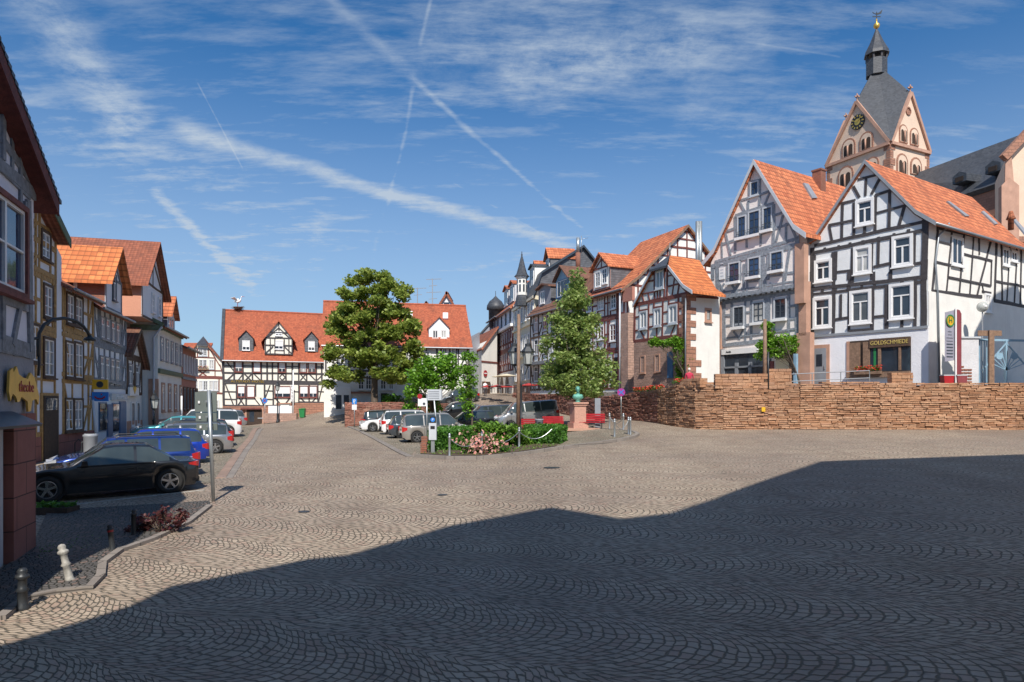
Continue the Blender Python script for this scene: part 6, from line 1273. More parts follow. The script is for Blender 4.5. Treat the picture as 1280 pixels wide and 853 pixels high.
for k in range(12):
    a_ = 2 * math.pi * k / 12; d_ = fTl.t3 * math.sin(a_) + ZUP * math.cos(a_); mb.bar(c + d_ * rad * .68 + fTl.n3 * .2, c + d_ * rad * .93 + fTl.n3 * .2, .14, .04, fTl.n3)
mb.lathe(c + fTl.n3 * .18, [(rad * .42, 0), (rad * .42, .03)], 24, (fTl.t3, ZUP, fTl.n3)); mb.build('clock_numerals', P_GOLD, ck); mb = MB()
for a_, l_ in ((R(50), .8), (R(-60), .55)): d_ = fTl.t3 * math.sin(a_) + ZUP * math.cos(a_); mb.bar(c + fTl.n3 * .24, c + d_ * rad * l_ + fTl.n3 * .24, .1, .03, fTl.n3)
mb.build('clock_hands', P_GOLD, ck)
mb = MB()
for m_ in mids[:2] + mids[3:]: mb.tube([m_, m_ + ZUP * 1.0], .08); mb.bar(m_ + Vector((-.3, 0, .65)), m_ + Vector((.3, 0, .65)), .12, .12); mb.bar(m_ + Vector((0, -.3, .65)), m_ + Vector((0, .3, .65)), .12, .12)
mb.build('gable_crosses', S_SMOOTH, rt)
for ff, side_ in ((fTl, 1), (fTl, 0), (fTr, 0), (fTr, 1)):
    mb = MB()
    for z_ in np.arange(zc - 8, zc - .5, .9):
        l_ = .5 if int(z_ / .9) % 2 else .85; u0_, u1_ = (ff.w - l_, ff.w) if side_ else (0, l_); mb.prism([ff.pt(u0_, z_, .05), ff.pt(u1_, z_, .05), ff.pt(u1_, z_ + .8, .05), ff.pt(u0_, z_ + .8, .05)], -ff.n3 * .1)
    mb.build('quoins', S_RED, rt)
# nave and transept
rn = thing('church_nave', 'dark slate nave roof and sandstone transept of the church at the right edge', 'church', (50, 78, 5))
a, b = P(1120, 226, 84), P(1285, 165, 74); a2, b2 = P(1150, 262, 77), P(1285, 216, 66); mb = MB(); mb.prism([a2, b2, b, a], Vector((.3, .5, -.4))); mb.build('nave_roof', R_SLATE, rn)
mb = MB(); mb.prism([a2 + Vector((.3, .8, -.2)), b2 + Vector((.3, .8, -.2)), b2 + Vector((.3, .8, -18)), a2 + Vector((.3, .8, -18))], Vector((6, 8, 0))); mb.build('nave_wall', S_RED, rn)
nrm = (b2 - a2).cross(a - a2).normalized(); nrm = nrm if nrm.z > 0 else -nrm
for px, py in ((1207, 226), (1249, 213)):
    c = raypl(px, py, a2, nrm); t = (b2 - a2).normalized(); mb = MB(); hh = Vector((0, 0, 1)); o_ = (Vector((nrm.x, nrm.y, 0))).normalized(); t2 = Vector((-o_.y, o_.x, 0))
    mb.prism([c + o_ * .9 + t2 * -.8 - hh * .3, c + o_ * .9 + t2 * .8 - hh * .3, c + o_ * .9 + t2 * .8 + hh * .5, c + o_ * .9 + hh * .9, c + o_ * .9 - t2 * .8 + hh * .5], -o_ * 2.2); d = mb.build('roof_dormer', R_SLATE, rn); mb = MB(); mb.box(c + o_ * .95 + hh * .05, .9, .04, .5, (t2, o_, ZUP)); mb.build('opening', T_DOOR, d)
d0 = 58; tr = [P(1258, 420, d0), P(1258, 196, d0), P(1300, 150, d0), P(1400, 150, d0), P(1400, 420, d0)]; mb = MB(); mb.prism(tr, Vector((4, 7, 0))); mb.build('transept_wall', M_TOWER, rn)
mb = MB(); mb.prism([P(1252, 420, d0 - .8), P(1252, 232, d0 - .8), P(1262, 222, d0 - .8), P(1274, 232, d0 - .8), P(1274, 420, d0 - .8)], Vector((.3, .8, 0))); mb.prism([P(1256, 235, d0 - .5), P(1257, 200, d0 - .5), P(1264, 190, d0 - .5), P(1268, 235, d0 - .5)], Vector((.3, .5, 0))); mb.build('buttress', S_SMOOTH, rn)
mb = MB(); mb.bar(P(1254, 198, d0 - .5), P(1302, 146, d0 - .5), .6, .5, (0, 1, 0)); mb.build('gable_coping', S_RED, rn)
mb = MB(); mb.bar(P(1259, 300, d0 - .3), P(1320, 300, d0 - .3), .4, .5); mb.build('string_course', S_RED, rn)

# ================================================================ buildings behind the camera that throw the foreground shade
def behind(name, label, y, prof, depth, wmat, rmat, floor=0.0):
    r = thing(name, label, 'house', (prof[0][0], y, floor)); mb = MB(); x0, x1 = prof[0][0], prof[-1][0]
    mb.prism([Vector((x0, y, floor - 1)), Vector((x1, y, floor - 1))] + [Vector((x, y, z_ - .25)) for x, z_ in prof[::-1]], Vector((0, -depth, 0))); mb.build('wall', wmat, r)
    mb = MB()
    for (xa, za), (xb, zb_) in zip(prof[:-1], prof[1:]): mb.prism([Vector((xa, y + .3, za)), Vector((xb, y + .3, zb_)), Vector((xb, y + .3, zb_ - .22)), Vector((xa, y + .3, za - .22))], Vector((0, -depth - .6, 0)))
    mb.build('roof', rmat, r); f = Fac((x1, y), (x0, y)); f.n = Vector((0, 1)); f.n3 = Vector((0, 1, 0)); zmin = min(prof[0][1], prof[-1][1])
    for z_ in np.arange(floor + 1.2, zmin - 2.2, 3.0):
        for u in np.arange(1.2, f.w - 1.6, 2.4): win(r, f, (u, z_, u + 1.1, z_ + 1.6), 'T', P_WHITE, P_WHITE, A_GLASS, cw=.1)
    return r
def caster(pxs, yc):
    out = []
    for px, py in pxs:
        q = G(px, py); k = (q.y - yc) / -SUNDIR.y; out.append((q.x + SUNDIR.x * k, q.z + SUNDIR.z * k))
    return out
c1_ = caster([(0, 812), (150, 765), (200, 740), (380, 704), (430, 699), (560, 661), (690, 637), (780, 652), (840, 645), (900, 625), (940, 610)], -3.0)
c2_ = caster([(900, 625), (1030, 578), (1290, 569)], 4.6)
behind('town_house', 'tall gabled plaster house standing behind the viewpoint', -3.0, [(c1_[0][0] - 4, c1_[0][1] - 5)] + c1_ + [(c1_[-1][0] + .5, c1_[-1][1] - 1)], 12, M_CREAM, R_OLD)
behind('town_house', 'broad cream corner house standing right of the viewpoint', 4.6, c2_ + [(34, 21.0), (38, 15)], 7, M_CREAM, R_OLD)
print('CASTERS', [(round(a, 1), round(b, 1)) for a, b in c1_ + c2_])

f_ = fS.pp(1211, 430, 0); q_ = Vector((f_.x, f_.y, f_.z)); k = (q_.y - 31) / -SUNDIR.y; xe = q_.x + SUNDIR.x * k
behind('town_house', 'tall gabled house outside the right edge shading the white side wall', 31.0, [(xe + .5, 18.2), (xe + 3, 22.5), (xe + 6, 25.5), (xe + 12, 18)], 8, M_CREAM, R_OLD, 1.0)
# ================================================================ cars
def make_car(label, paint, L=4.3, W=1.75, H=1.45, top=None, belt=.62, hood=.30, ws=(.30, .12), roof_end=-.33, rear=-.47, decklid=None, pillars=(.0, -.2), wheel=.32, name='parked_car', seats=True, rails=False, noside=None, tail='tall'):
    """car at the origin, nose to +x. fractions of L / H. ws = base and top of the windscreen, roof_end/rear = top and base of the rear window"""
    root = thing(name, label, 'car', (0, 0, 0), 'cars parked on the square')
    hz, bz = belt * H - .04, belt * H
    dk = decklid if decklid is not None else bz
    ctl = [(-.5, dk - .14), (-.49, dk - .02), (rear, dk), (roof_end - .02, H - .03), (roof_end + .06, H), ((ws[1] + roof_end) / 2 + .05, H + .012), (ws[1] - .05, H), (ws[1], H - .03), (ws[0], hz + .03), (hood + .04, hz), (.43, hz - .10), (.475, hz - .2), (.5, hz - .34)]
    cx_ = [c[0] * L for c in ctl]; cz_ = [c[1] for c in ctl]
    xf, xr = L / 2 - .86, -L / 2 + .80; ra = wheel + .055
    marks = sorted(set([round(v * L, 4) for v in (ws[0], ws[1], roof_end, rear)] + [round(p * L, 4) for p in pillars for p in (p - .008, p + .008)] + [xf - ra, xf + ra, xr - ra, xr + ra, -L / 2, L / 2, -L / 2 + .06, L / 2 - .06, -L / 2 + .02, L / 2 - .02]))
    X = list(marks)
    for v in np.linspace(-L / 2, L / 2, 44):
        if min(abs(v - m) for m in marks) > .03: X.append(float(v))
    for xw in (xf, xr):
        for k in range(1, 12): v = xw - ra * math.cos(math.pi * k / 12); X.append(v)
    X = sorted(X); X = [x for i, x in enumerate(X) if i == 0 or x - X[i - 1] > .006]
    def zt(x): return float(np.interp(x, cx_, cz_))
    rows = []
    for x in X:
        e = max(0, abs(x) / (L / 2) - .72) / .28; hw = W / 2 * (1 - .20 * e ** 2.2 - (.04 if e > .95 else 0))
        t = zt(x); zb = min(bz + .03 * (1 - (x / L + .5)), t - .015); z0 = .20 + (.10 if abs(x) > L / 2 - .1 else 0)
        for xw in (xf, xr):
            if abs(x - xw) < ra: z0 = max(z0, wheel + math.sqrt(max(0, ra * ra - (x - xw) ** 2)))
        z0 = min(z0, zb - .08); cab = min(1, max(0, (t - bz) / (.32 * H))); wr = hw * (.84 - .12 * cab); ze = max(zb + .01, t - .05 * cab - .012); h = zb - z0
        s = [(hw * .95, z0), (hw * 1.0, z0 + .28 * h), (hw * 1.005, z0 + .55 * h), (hw * .99, zb - .12 * h), (hw * .955, zb)]
        for q in (.33, .7, 1.0): s.append((hw * .945 + (wr - hw * .945) * q, zb + .008 + (ze - zb - .008) * q))
        s += [(wr * .86, t - .008), (wr * .5, t + .008 * cab), (0, t + .014 * cab)]
        rows.append(s)
    nR = len(rows[0]); bod, gls = MB(), MB()
    for side in (1, -1):
        base = [len(bod.v), len(gls.v)]
        for mb_ in (bod, gls): mb_.v += [Vector((x, side * y, z)) for x, s in zip(X, rows) for y, z in s]
        for i in range(len(X) - 1):
            xm = (X[i] + X[i + 1]) / 2 / L
            for k in range(nR - 1):
                g = False
                if 4 <= k <= 6:
                    t = zt(xm * L); g = rear + .025 < xm < ws[0] - .04 and t - bz > .16 and not any(abs(xm - p) < .008 for p in pillars) and k < 7
                    if noside and noside[0] < xm < noside[1]: g = False
                elif k >= 7: g = (ws[1] < xm < ws[0]) or (rear < xm < roof_end)
                if k >= 7 and g and k == 7: g = False
                mb_, b = (gls, base[1]) if g else (bod, base[0]); a0 = b + i * nR + k
                f = (a0, a0 + nR, a0 + nR + 1, a0 + 1); mb_.face(f if side < 0 else f[::-1])
        for i in (0, len(X) - 1):
            b = base[0] + i * nR; f = tuple(range(b, b + nR)); bod.face(f)
    b_ = bod.build('body', paint, root, True, uv=False); gl_ = gls.build('windows', A_CARG, root, True, uv=False)
    for o in (b_, gl_):
        bm = bmesh.new(); bm.from_mesh(o.data); bmesh.ops.remove_doubles(bm, verts=bm.verts[:], dist=.0008); bmesh.ops.delete(bm, geom=[v for v in bm.verts if not v.link_faces], context='VERTS')
        bmesh.ops.recalc_face_normals(bm, faces=bm.faces[:]) if o is b_ else None; bm.to_mesh(o.data); bm.free()
        for p in o.data.polygons: p.use_smooth = len(p.vertices) == 4
    # underbody and dark arches
    mb = MB(); mb.box((0, 0, .30), L * .94, W * .84, .2); 
    for xw in (xf, xr):
        for s in (-1, 1): mb.lathe((xw, s * (W / 2 - .18), wheel), [(ra + .01, -.1), (ra + .01, .1)], 20, (Vector((1, 0, 0)), ZUP, Vector((0, 1, 0))))
    mb.build('underbody', P_RUBBER, root)
    for xw in (xf, xr):
        for s in (-1, 1):
            c = Vector((xw, s * (W / 2 - .11), wheel)); ax = (Vector((1, 0, 0)), ZUP, Vector((0, s, 0)))
            mb = MB(); mb.lathe(c, [(wheel * .66, -.1), (wheel * .9, -.1), (wheel, -.06), (wheel, .06), (wheel * .92, .095), (wheel * .67, .1), (wheel * .66, .03)], 26, ax); w_ = mb.build('wheel', P_RUBBER, root, True)
            mb = MB(); mb.lathe(c, [(wheel * .7, .0), (wheel * .7, .085), (wheel * .61, .09), (wheel * .6, .03), (.01, .03)], 26, ax)
            for k in range(5):
                a = 2 * math.pi * k / 5 + .3; d = Vector((math.cos(a), 0, math.sin(a))); mb.bar(c + Vector((0, s * .07, 0)), c + d * wheel * .64 + Vector((0, s * .08, 0)), .065, .03, (0, 1, 0))
            mb.lathe(c, [(.06, .05), (.055, .095)], 12, ax); mb.build('rim', P_RIM, w_)
    hwE = W / 2 * .8
    for s in (-1, 1):
        mb = MB(); zt_ = bz - .03; zl_ = bz - (.30 if tail == 'tall' else .19)
        c = [(-L / 2 + .26, W / 2 * .945), (-L / 2 + .07, W / 2 * .865), (-L / 2 - .008, W / 2 * .77), (-L / 2 - .012, W / 2 * (.50 if tail != 'tall' else .62))]
        b0 = len(mb.v)
        for (x, y), dz in zip(c, (.07, .015, 0, .02)): mb.v += [Vector((x, s * y, zl_ + dz)), Vector((x, s * (y + (.012 if x > -L / 2 else 0)), zt_ - dz * .6)), Vector((x + .06, s * (y - .06), zt_ - dz * .6)), Vector((x + .06, s * (y - .06), zl_ + dz))]
        for k in range(3):
            for j in range(4): a, b = b0 + k * 4 + j, b0 + k * 4 + (j + 1) % 4; mb.face((a, b, b + 4, a + 4))
        mb.face((b0, b0 + 1, b0 + 2, b0 + 3)); e = b0 + 12; mb.face((e, e + 1, e + 2, e + 3)); mb.build('tail_light', P_TAIL, root)
        mb = MB(); zz = hz - .26; mb.prism([Vector((L / 2 - .33, s * W / 2 * .955, zz + .1)), Vector((L / 2 - .08, s * W / 2 * .865, zz)), Vector((L / 2 + .0, s * W / 2 * .70, zz - .02)), Vector((L / 2 - .005, s * W / 2 * .48, zz)), Vector((L / 2 - .2, s * W / 2 * .5, zz))], ZUP * .13); mb.build('headlight', P_HEAD, root)
        mb = MB(); mb.prism([Vector((ws[0] * L - .42, s * (W / 2 - .04), bz + .02)), Vector((ws[0] * L - .25, s * (W / 2 - .04), bz + .02)), Vector((ws[0] * L - .28, s * (W / 2 - .04), bz + .15)), Vector((ws[0] * L - .4, s * (W / 2 - .04), bz + .15))], Vector((0, s * .17, 0))); mb.build('side_mirror', paint, root)
        dr = [p for p in pillars] + [ws[0] - .07]
        mb = MB()
        for p in dr: mb.bar((p * L - .01, s * (W / 2 * 1.004 + .001), .33), (p * L + .0, s * (W / 2 * .995), bz - .07), .012, .012, (0, 1, 0))
        mb.bar((-L * .25, s * (W / 2 * .985), bz - .005), (ws[0] * L - .15, s * (W / 2 * .975), bz - .012), .02, .025, (0, 0, 1)); mb.build('door_seams', P_RUBBER, root)
        mb = MB()
        for p in pillars: mb.box((p * L + .14, s * (W / 2 * 1.0 + .008), bz - .14), .17, .03, .03)
        mb.build('door_handle', paint, root)
    mb = MB(); mb.box((L / 2 - .015, 0, .44), .06, W * .5, .16); mb.box((L / 2 - .02, 0, .28), .06, W * .62, .09); mb.build('grille', P_RUBBER, root)
    mb = MB(); mb.box((-L / 2 - .012, 0, .62 if decklid is None else .5), .03, .5, .11); mb.box((L / 2 + .025, 0, .36), .02, .5, .11); mb.build('number_plate', P_PLATE, root)
    mb = MB(); mb.box((-L / 2 + .02, 0, .34), .1, W * .72, .14); mb.build('rear_bumper_trim', P_RUBBER, root)
    if rails:
        mb = MB()
        for s in (-1, 1): mb.tube([(roof_end * L + .15, s * W * .36, H - .01), (roof_end * L + .25, s * W * .36, H + .05), (ws[1] * L - .35, s * W * .36, H + .05), (ws[1] * L - .25, s * W * .36, H - .01)], .02)
        mb.build('roof_rails', P_BLACK, root)
    return root
def park(car, px_tail, d_tail, heading):
    """heading: plan angle in degrees of the nose; tail bumper at picture column px_tail and depth d_tail"""
    L = car.get('len', 4.3); a = R(heading); t = Vector((*at(px_tail, d_tail), 0)); c = t + Vector((math.cos(a), math.sin(a), 0)) * L / 2
    f, b = c + Vector((math.cos(a), math.sin(a), 0)) * L * .3, c - Vector((math.cos(a), math.sin(a), 0)) * L * .3; sd = Vector((-math.sin(a), math.cos(a), 0)) * .75
    zf, zb = gz(f.x, f.y), gz(b.x, b.y); zl, zr = gz(c.x + sd.x, c.y + sd.y), gz(c.x - sd.x, c.y - sd.y)
    car.location = (c.x, c.y, (zf + zb) / 2); car.rotation_euler = (math.atan2(zl - zr, 1.5), -math.atan2(zf - zb, L * .6), a)
KW = dict(
    coupe=dict(L=4.65, W=1.85, H=1.47, belt=.64, ws=(.20, .03), roof_end=-.20, rear=-.385, pillars=(-.14,), decklid=.94, wheel=.36, tail='wide'),
    estate=dict(L=4.55, W=1.8, H=1.42, belt=.62, ws=(.26, .12), roof_end=-.41, rear=-.465, pillars=(.0, -.22), rails=True),
    hatch=dict(L=4.1, W=1.74, H=1.42, belt=.62, ws=(.28, .11), roof_end=-.38, rear=-.465, pillars=(.0, -.24)),
    suv=dict(L=4.6, W=1.85, H=1.70, belt=.62, ws=(.24, .12), roof_end=-.42, rear=-.475, pillars=(.0, -.22), wheel=.36, rails=True),
    mpv=dict(L=4.2, W=1.78, H=1.66, belt=.58, ws=(.33, .16), roof_end=-.43, rear=-.48, pillars=(.03, -.2)),
    sedan=dict(L=4.6, W=1.78, H=1.43, belt=.64, ws=(.22, .06), roof_end=-.22, rear=-.36, pillars=(-.05,), decklid=.95),
    van=dict(L=4.45, W=1.82, H=1.88, belt=.63, ws=(.36, .2), roof_end=-.46, rear=-.488, pillars=(.06, -.2)))
def car(kind, label, paint, px, d, hd, **kw):
    k = dict(KW[kind]); k.update(kw); c = make_car(label, paint, **k); c['len'] = k['L']; park(c, px, d, hd); del c['len']; return c
car('coupe', 'black coupe with silver five-spoke wheels, nearest car of the left row', C_BLACK, 244, 21.2, 213)
car('estate', 'navy blue estate right behind the black coupe', C_NAVY, 247, 24.6, 212)
car('hatch', 'bright royal blue hatchback with a red tail lamp in the left row', C_BLUE, 260, 28.6, 208)
car('estate', 'silver-grey estate just beyond the bright blue hatchback', C_SILV, 290, 33.0, 207)
car('hatch', 'dark small car tucked beyond the silver-grey estate', C_DARK, 291, 36.6, 206)
car('sedan', 'white and teal car low behind the blue hatchback', C_TEAL, 276, 39.6, 205)
car('suv', 'white sport utility car in the far left row', C_WHITE, 301, 43.0, 205)
car('estate', 'pale silver estate beyond the white utility car', C_SILV, 301, 47.5, 204)
car('hatch', 'small silver hatchback farthest along the left row', C_SILV, 308, 56, 204)
# right lot
car('mpv', 'champagne silver compact van at the hedge, tail to the road', C_BEIGE, 501, 39.0, 18, L=4.1, H=1.62)
car('hatch', 'blue-grey hatchback between the champagne van and the white utility car', C_GREY, 484.5, 42.5, 18)
car('suv', 'white sport utility car in the middle of the parking lot', C_WHITE, 475.5, 46.5, 18, H=1.62)
car('sedan', 'white saloon with its nose to the road in the parking lot', C_WHITE, 524, 51.5, 197, L=4.4)
car('estate', 'black estate at the brick wall of the parking lot', C_DARK, 452, 56.5, 16)
car('van', 'silver van with side stripes behind the flower bed', C_SILV, 697, 48.5, 193, noside=None)
car('mpv', 'slate grey people carrier left of the silver van', C_GREY, 645, 54, 196, H=1.72, L=4.5)
car('hatch', 'small dark hatchback between the grey people carrier and the bush', C_DARK, 622, 50, 198)
car('sedan', 'dark saloon behind the bright green climbing shrub', C_DARK, 602, 62, 198)
car('hatch', 'dark hatchback on the slope below the lane', C_GREY, 598, 70, 197)
car('hatch', 'dark car half hidden behind the end of the brick wall', C_BLACK, 446, 65, 20, L=3.9)

# ================================================================ trees and planting
def tree(name, label, base, zf, blobs, d, leaf, size, dens, tr=.25, group=None, flat=.5, seed=1, trunk_top=None, spread=1.0, clus=.55, cat='tree', fill=6.0):
    rnd = random.Random(seed); rg = np.random.default_rng(seed); root = thing(name, label, cat, base, group); mb = MB(); cl = []
    cen = []
    for bx, by, rx, ry in blobs:
        p0 = P(*zf(bx, by), d); sx = rx / zf_scale(zf) / F * d; sz = ry / zf_scale(zf) / F * d; cen.append((p0, sx, sz))
    mx = sum(c[0].x for c in cen) / len(cen); zmin, zmax = min(c[0].z for c in cen), max(c[0].z for c in cen); wmax = max(abs(c[0].x - mx) + c[1] for c in cen)
    for p0, sx, sz in cen:
        off = abs(p0.x - mx) / max(.1, wmax); dy = math.sqrt(max(.05, 1 - off * off)) * wmax * .75 * spread * (1 - .5 * max(0, (p0.z - zmin) / max(.1, zmax - zmin)))
        for k in range(max(2, int(dens * (sx * sz) ** .75 * 3.6))):
            q = rg.normal(size=3); q /= np.linalg.norm(q); r = rnd.uniform(.35, 1.0)
            cl.append((p0 + Vector((q[0] * sx * r, rnd.uniform(-1, 1) * dy, q[2] * sz * r)), rnd.uniform(.7, 1.25) * clus))
    pts_ = []
    for c, s in cl:
        n = int(40 * (s / .55) ** 2 * (0.28 / size) ** 1.2); q = rg.normal(size=(n, 3)); q /= np.maximum(1e-6, np.linalg.norm(q, axis=1))[:, None]; q *= (rg.uniform(0, 1, n) ** .45)[:, None] * s * np.array([1.25, 1.25, flat]); pts_.append(q + np.array(tuple(c)))
    for p0, sx, sz in cen:
        n = int(fill * sx * sz / size ** 1.3); q = rg.normal(size=(n, 3)); q /= np.linalg.norm(q, axis=1)[:, None]; q *= (rg.uniform(0, 1, n) ** .4)[:, None] * 1.08
        off = abs(p0.x - mx) / max(.1, wmax); dy = math.sqrt(max(.05, 1 - off * off)) * wmax * .7 * spread * (1 - .5 * max(0, (p0.z - zmin) / max(.1, zmax - zmin))); pts_.append(q * np.array([sx, dy, sz]) + np.array(tuple(p0)))
    A_ = np.concatenate(pts_); scatter('crown', A_, size, leaf, root, seed, up=.5, aspect=.8)
    tt = trunk_top or Vector((mx, base[1], zmin + (zmax - zmin) * .55)); b = Vector(base) - ZUP * .15
    mb.tube([b, b + ZUP * .4, b.lerp(tt, .4) + Vector((.1, 0, 0)), b.lerp(tt, .75), tt], [tr * 1.35, tr, tr * .85, tr * .55, tr * .25], 10)
    for c, s in rnd.sample(cl, min(len(cl), 45)):
        f = rnd.uniform(.25, .95); st = b.lerp(tt, f); mid = st.lerp(c, .5) + ZUP * rnd.uniform(-.1, .35); mb.tube([st, mid, c], [tr * .32 * (1.1 - f * .7), tr * .16, .02], 6)
    mb.build('trunk', L_BARK, root, True); return root
def zf_scale(zf): a = zf(0, 0); b = zf(1, 0); return 1 / (b[0] - a[0])
UL = 2.95
tree('maple_tree', 'big spreading maple in front of the orange-roofed houses', Vector((*at(468, 66), UL)), zH, [(270, 85, 60, 25), (340, 75, 40, 30), (430, 70, 38, 26), (470, 110, 45, 40), (525, 160, 40, 32), (400, 150, 50, 40), (220, 165, 48, 22), (300, 160, 45, 40), (420, 225, 85, 45), (250, 235, 85, 40), (190, 290, 70, 40), (330, 290, 100, 50), (490, 265, 80, 36), (560, 330, 65, 40), (155, 345, 60, 40), (450, 360, 115, 55), (260, 400, 110, 55), (585, 440, 48, 42), (150, 480, 55, 50), (300, 500, 120, 55), (450, 480, 115, 60), (560, 530, 65, 50), (180, 580, 55, 40), (250, 590, 60, 34), (500, 600, 75, 42), (410, 580, 60, 34), (145, 645, 22, 16), (600, 480, 30, 25)], 66, L_MAPLE, .17, 3.6, .34, seed=3, flat=.75, spread=.9, fill=10)
tree('weeping_tree', 'bright green weeping tree between the maple and the car park', Vector((*at(540, 55), gz(*at(540, 55)))), zH, [(670, 535, 80, 45), (750, 520, 60, 40), (600, 590, 60, 45), (720, 600, 95, 50), (570, 690, 40, 40), (800, 590, 26, 50), (590, 640, 50, 45), (560, 760, 32, 34), (690, 650, 80, 30), (640, 620, 70, 45), (780, 640, 30, 30)], 53, L_BRIGHT, .13, 3.0, .14, seed=4, flat=1.1, clus=.42, fill=12)
tree('climbing_shrub', 'slim leafy green column left of the parked people carrier', G(590, 541), zH, [(880, 495, 48, 28), (880, 550, 55, 42), (885, 620, 50, 45), (875, 690, 50, 40), (880, 745, 38, 28), (885, 800, 16, 26)], G(590, 541).y, L_BRIGHT, .085, 5, .07, seed=5, flat=1.0, clus=.3, spread=.8, fill=14)
tree('bush', 'green bush at the foot of the weeping tree', Vector((*at(550, 57), gz(*at(550, 57)))), zH, [(700, 760, 48, 46), (690, 720, 60, 26), (560, 770, 35, 30)], 56, L_BRIGHT, .12, 2.4, .06, seed=14, flat=1.0, clus=.4, cat='bush')
lb_ = onground(721, 44.5); tree('linden_tree', 'conical young linden behind the bronze bust', lb_, z8, [(512, 205, 10, 26), (508, 250, 32, 30), (505, 300, 60, 38), (490, 350, 85, 40), (480, 410, 122, 44), (480, 470, 136, 50), (500, 540, 160, 56), (515, 620, 180, 60), (525, 700, 195, 58), (530, 770, 195, 44), (530, 815, 150, 24), (670, 700, 46, 48), (372, 740, 46, 50), (350, 560, 26, 40), (600, 430, 26, 34)], 44.5, L_LINDEN, .11, 5, .16, seed=6, flat=.9, clus=.42, spread=1.0, fill=13)
# far tree/foliage in the maple's shade
tree('shrub', 'dark shrubs behind the brick wall under the maple', Vector((*at(500, 68), 2.95)), zH, [(500, 720, 50, 22), (430, 735, 40, 12)], 67, L_HEDGE, .15, 2.0, .06, seed=15, flat=.8, cat='bush')

def hedge(label, fp, h, leaf, seed=1, size=.055, dens=260, name='hedge', core=None):
    """fp: plan footprint polygon (4 pts)"""
    rg = random.Random(seed); c = sum((Vector(p) for p in fp), Vector((0, 0))) / len(fp); z = gz(c.x, c.y); root = thing(name, label, 'hedge', (c.x, c.y, z)); pts_ = []
    mb = MB(); mb.prism([Vector((*(c + (Vector(p) - c) * .86), gz(*p) - .05)) for p in fp], ZUP * (h * .86)); mb.build('twigs', L_HEDGE, root)
    n = len(fp)
    for i in range(n):
        a, b = Vector(fp[i]), Vector(fp[(i + 1) % n]); A_ = (b - a).length * h
        for _ in range(int(A_ * dens)): q = a.lerp(b, rg.random()); q = c + (q - c) * rg.uniform(.86, 1.03); zz = rg.random() ** .9 * h; pts_.append(Vector((q.x, q.y, gz(q.x, q.y) + zz + .03 * math.sin(q.x * 5))))
    ar = abs(sum(fp[i][0] * fp[(i + 1) % n][1] - fp[(i + 1) % n][0] * fp[i][1] for i in range(n))) / 2
    for _ in range(int(ar * dens)):
        while True:
            x, y = rg.uniform(min(p[0] for p in fp), max(p[0] for p in fp)), rg.uniform(min(p[1] for p in fp), max(p[1] for p in fp))
            if inpoly(x, y, fp): break
        pts_.append(Vector((x, y, gz(x, y) + h * rg.uniform(.9, 1.04))))
    scatter('leaves', pts_, size, leaf, root, seed, up=.2); return root
g = lambda px, py: tuple(G(px, py).xy)
# island with kerb, pavement, bed
isl = [(520, 572), (560, 574.5), (600, 574.5), (650, 569.5), (700, 562), (740, 557), (775, 552), (792, 548), (797, 545), (792, 542), (775, 540), (742, 538)]
ip = [g(*p) for p in isl]; far = [at(742, 43.5), at(690, 43), at(640, 41), at(590, 39.5), at(545, 37.5), at(520, 34.5)]
drape('island_pavement', ip + far, .13, M_PARK, 'raised sett pavement around the bust and flower bed', 'pavement')
kb = MB(); ribbon(kb, ip, .22, .15); tag(kb.build('kerb', M_KERB, None), 'curved stone kerb round the planted island', 'kerb', kind='structure')
kb = MB(); ribbon(kb, [g(433, 530), g(455, 542), g(480, 555), g(500, 566), g(512, 571.5), g(522, 572)], .3, .05); tag(kb.build('kerb', M_KERB, None), 'flat stone kerb between road and car park', 'kerb', kind='structure')
drape('parking_area', [g(433.5, 530), g(480, 555), g(512, 571), at(520, 34.4), at(590, 39.8), at(640, 41.2), at(700, 44), at(735, 50), at(640, 60), at(560, 62), at(470, 64)], .012, M_PARK, 'beige sett parking area behind the hedge', 'parking')
drape('parking_bay', [g(40, 628), g(200, 611), g(262, 604), g(280, 590), g(302, 562), g(326, 533), g(300, 530), at(255, 50), at(200, 38), at(60, 26)], .012, M_PARK, 'sett parking bays along the left houses', 'parking')
kb = MB(); ribbon(kb, [g(276, 598), g(287, 582), g(300, 563), g(313, 548), g(324, 535)], .32, .03); tag(kb.build('drain_channel', M_KERBRED, None), 'pale stone gutter strip along the left parking bays', 'gutter', kind='structure')
kb = MB(); ribbon(kb, [g(285, 598), g(296, 582), g(307, 564), g(318, 549), g(327, 536)], .3, .015); tag(kb.build('drain_channel', M_KERB, None), 'darker stone gutter strip beside the road', 'gutter', kind='structure')
kb = MB(); ribbon(kb, [g(0, 612), g(50, 592), g(110, 572), g(170, 556)], .2, .1); tag(kb.build('kerb', M_KERB, None), 'stone kerb in front of the ochre house', 'kerb', kind='structure')
P_LINE = plain('worn_line_paint', (0.38, 0.37, 0.34), 0.8, var=.3, scale=9)
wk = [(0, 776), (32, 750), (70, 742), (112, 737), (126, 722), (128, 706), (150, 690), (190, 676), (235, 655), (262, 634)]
drape('sidewalk', [g(*p) for p in wk] + [g(262, 628), g(200, 632), g(60, 640), AL(13.5), AL(7.5)], .05, M_WALK, 'sett sidewalk with bollards beside the near left house, darkened with its painted-in shadow', 'sidewalk')
kb = MB(); ribbon(kb, [g(*p) for p in wk], .14, .07); tag(kb.build('kerb', M_KERB, None), 'wavy low kerb along the darkened sidewalk at the left', 'kerb', kind='structure')
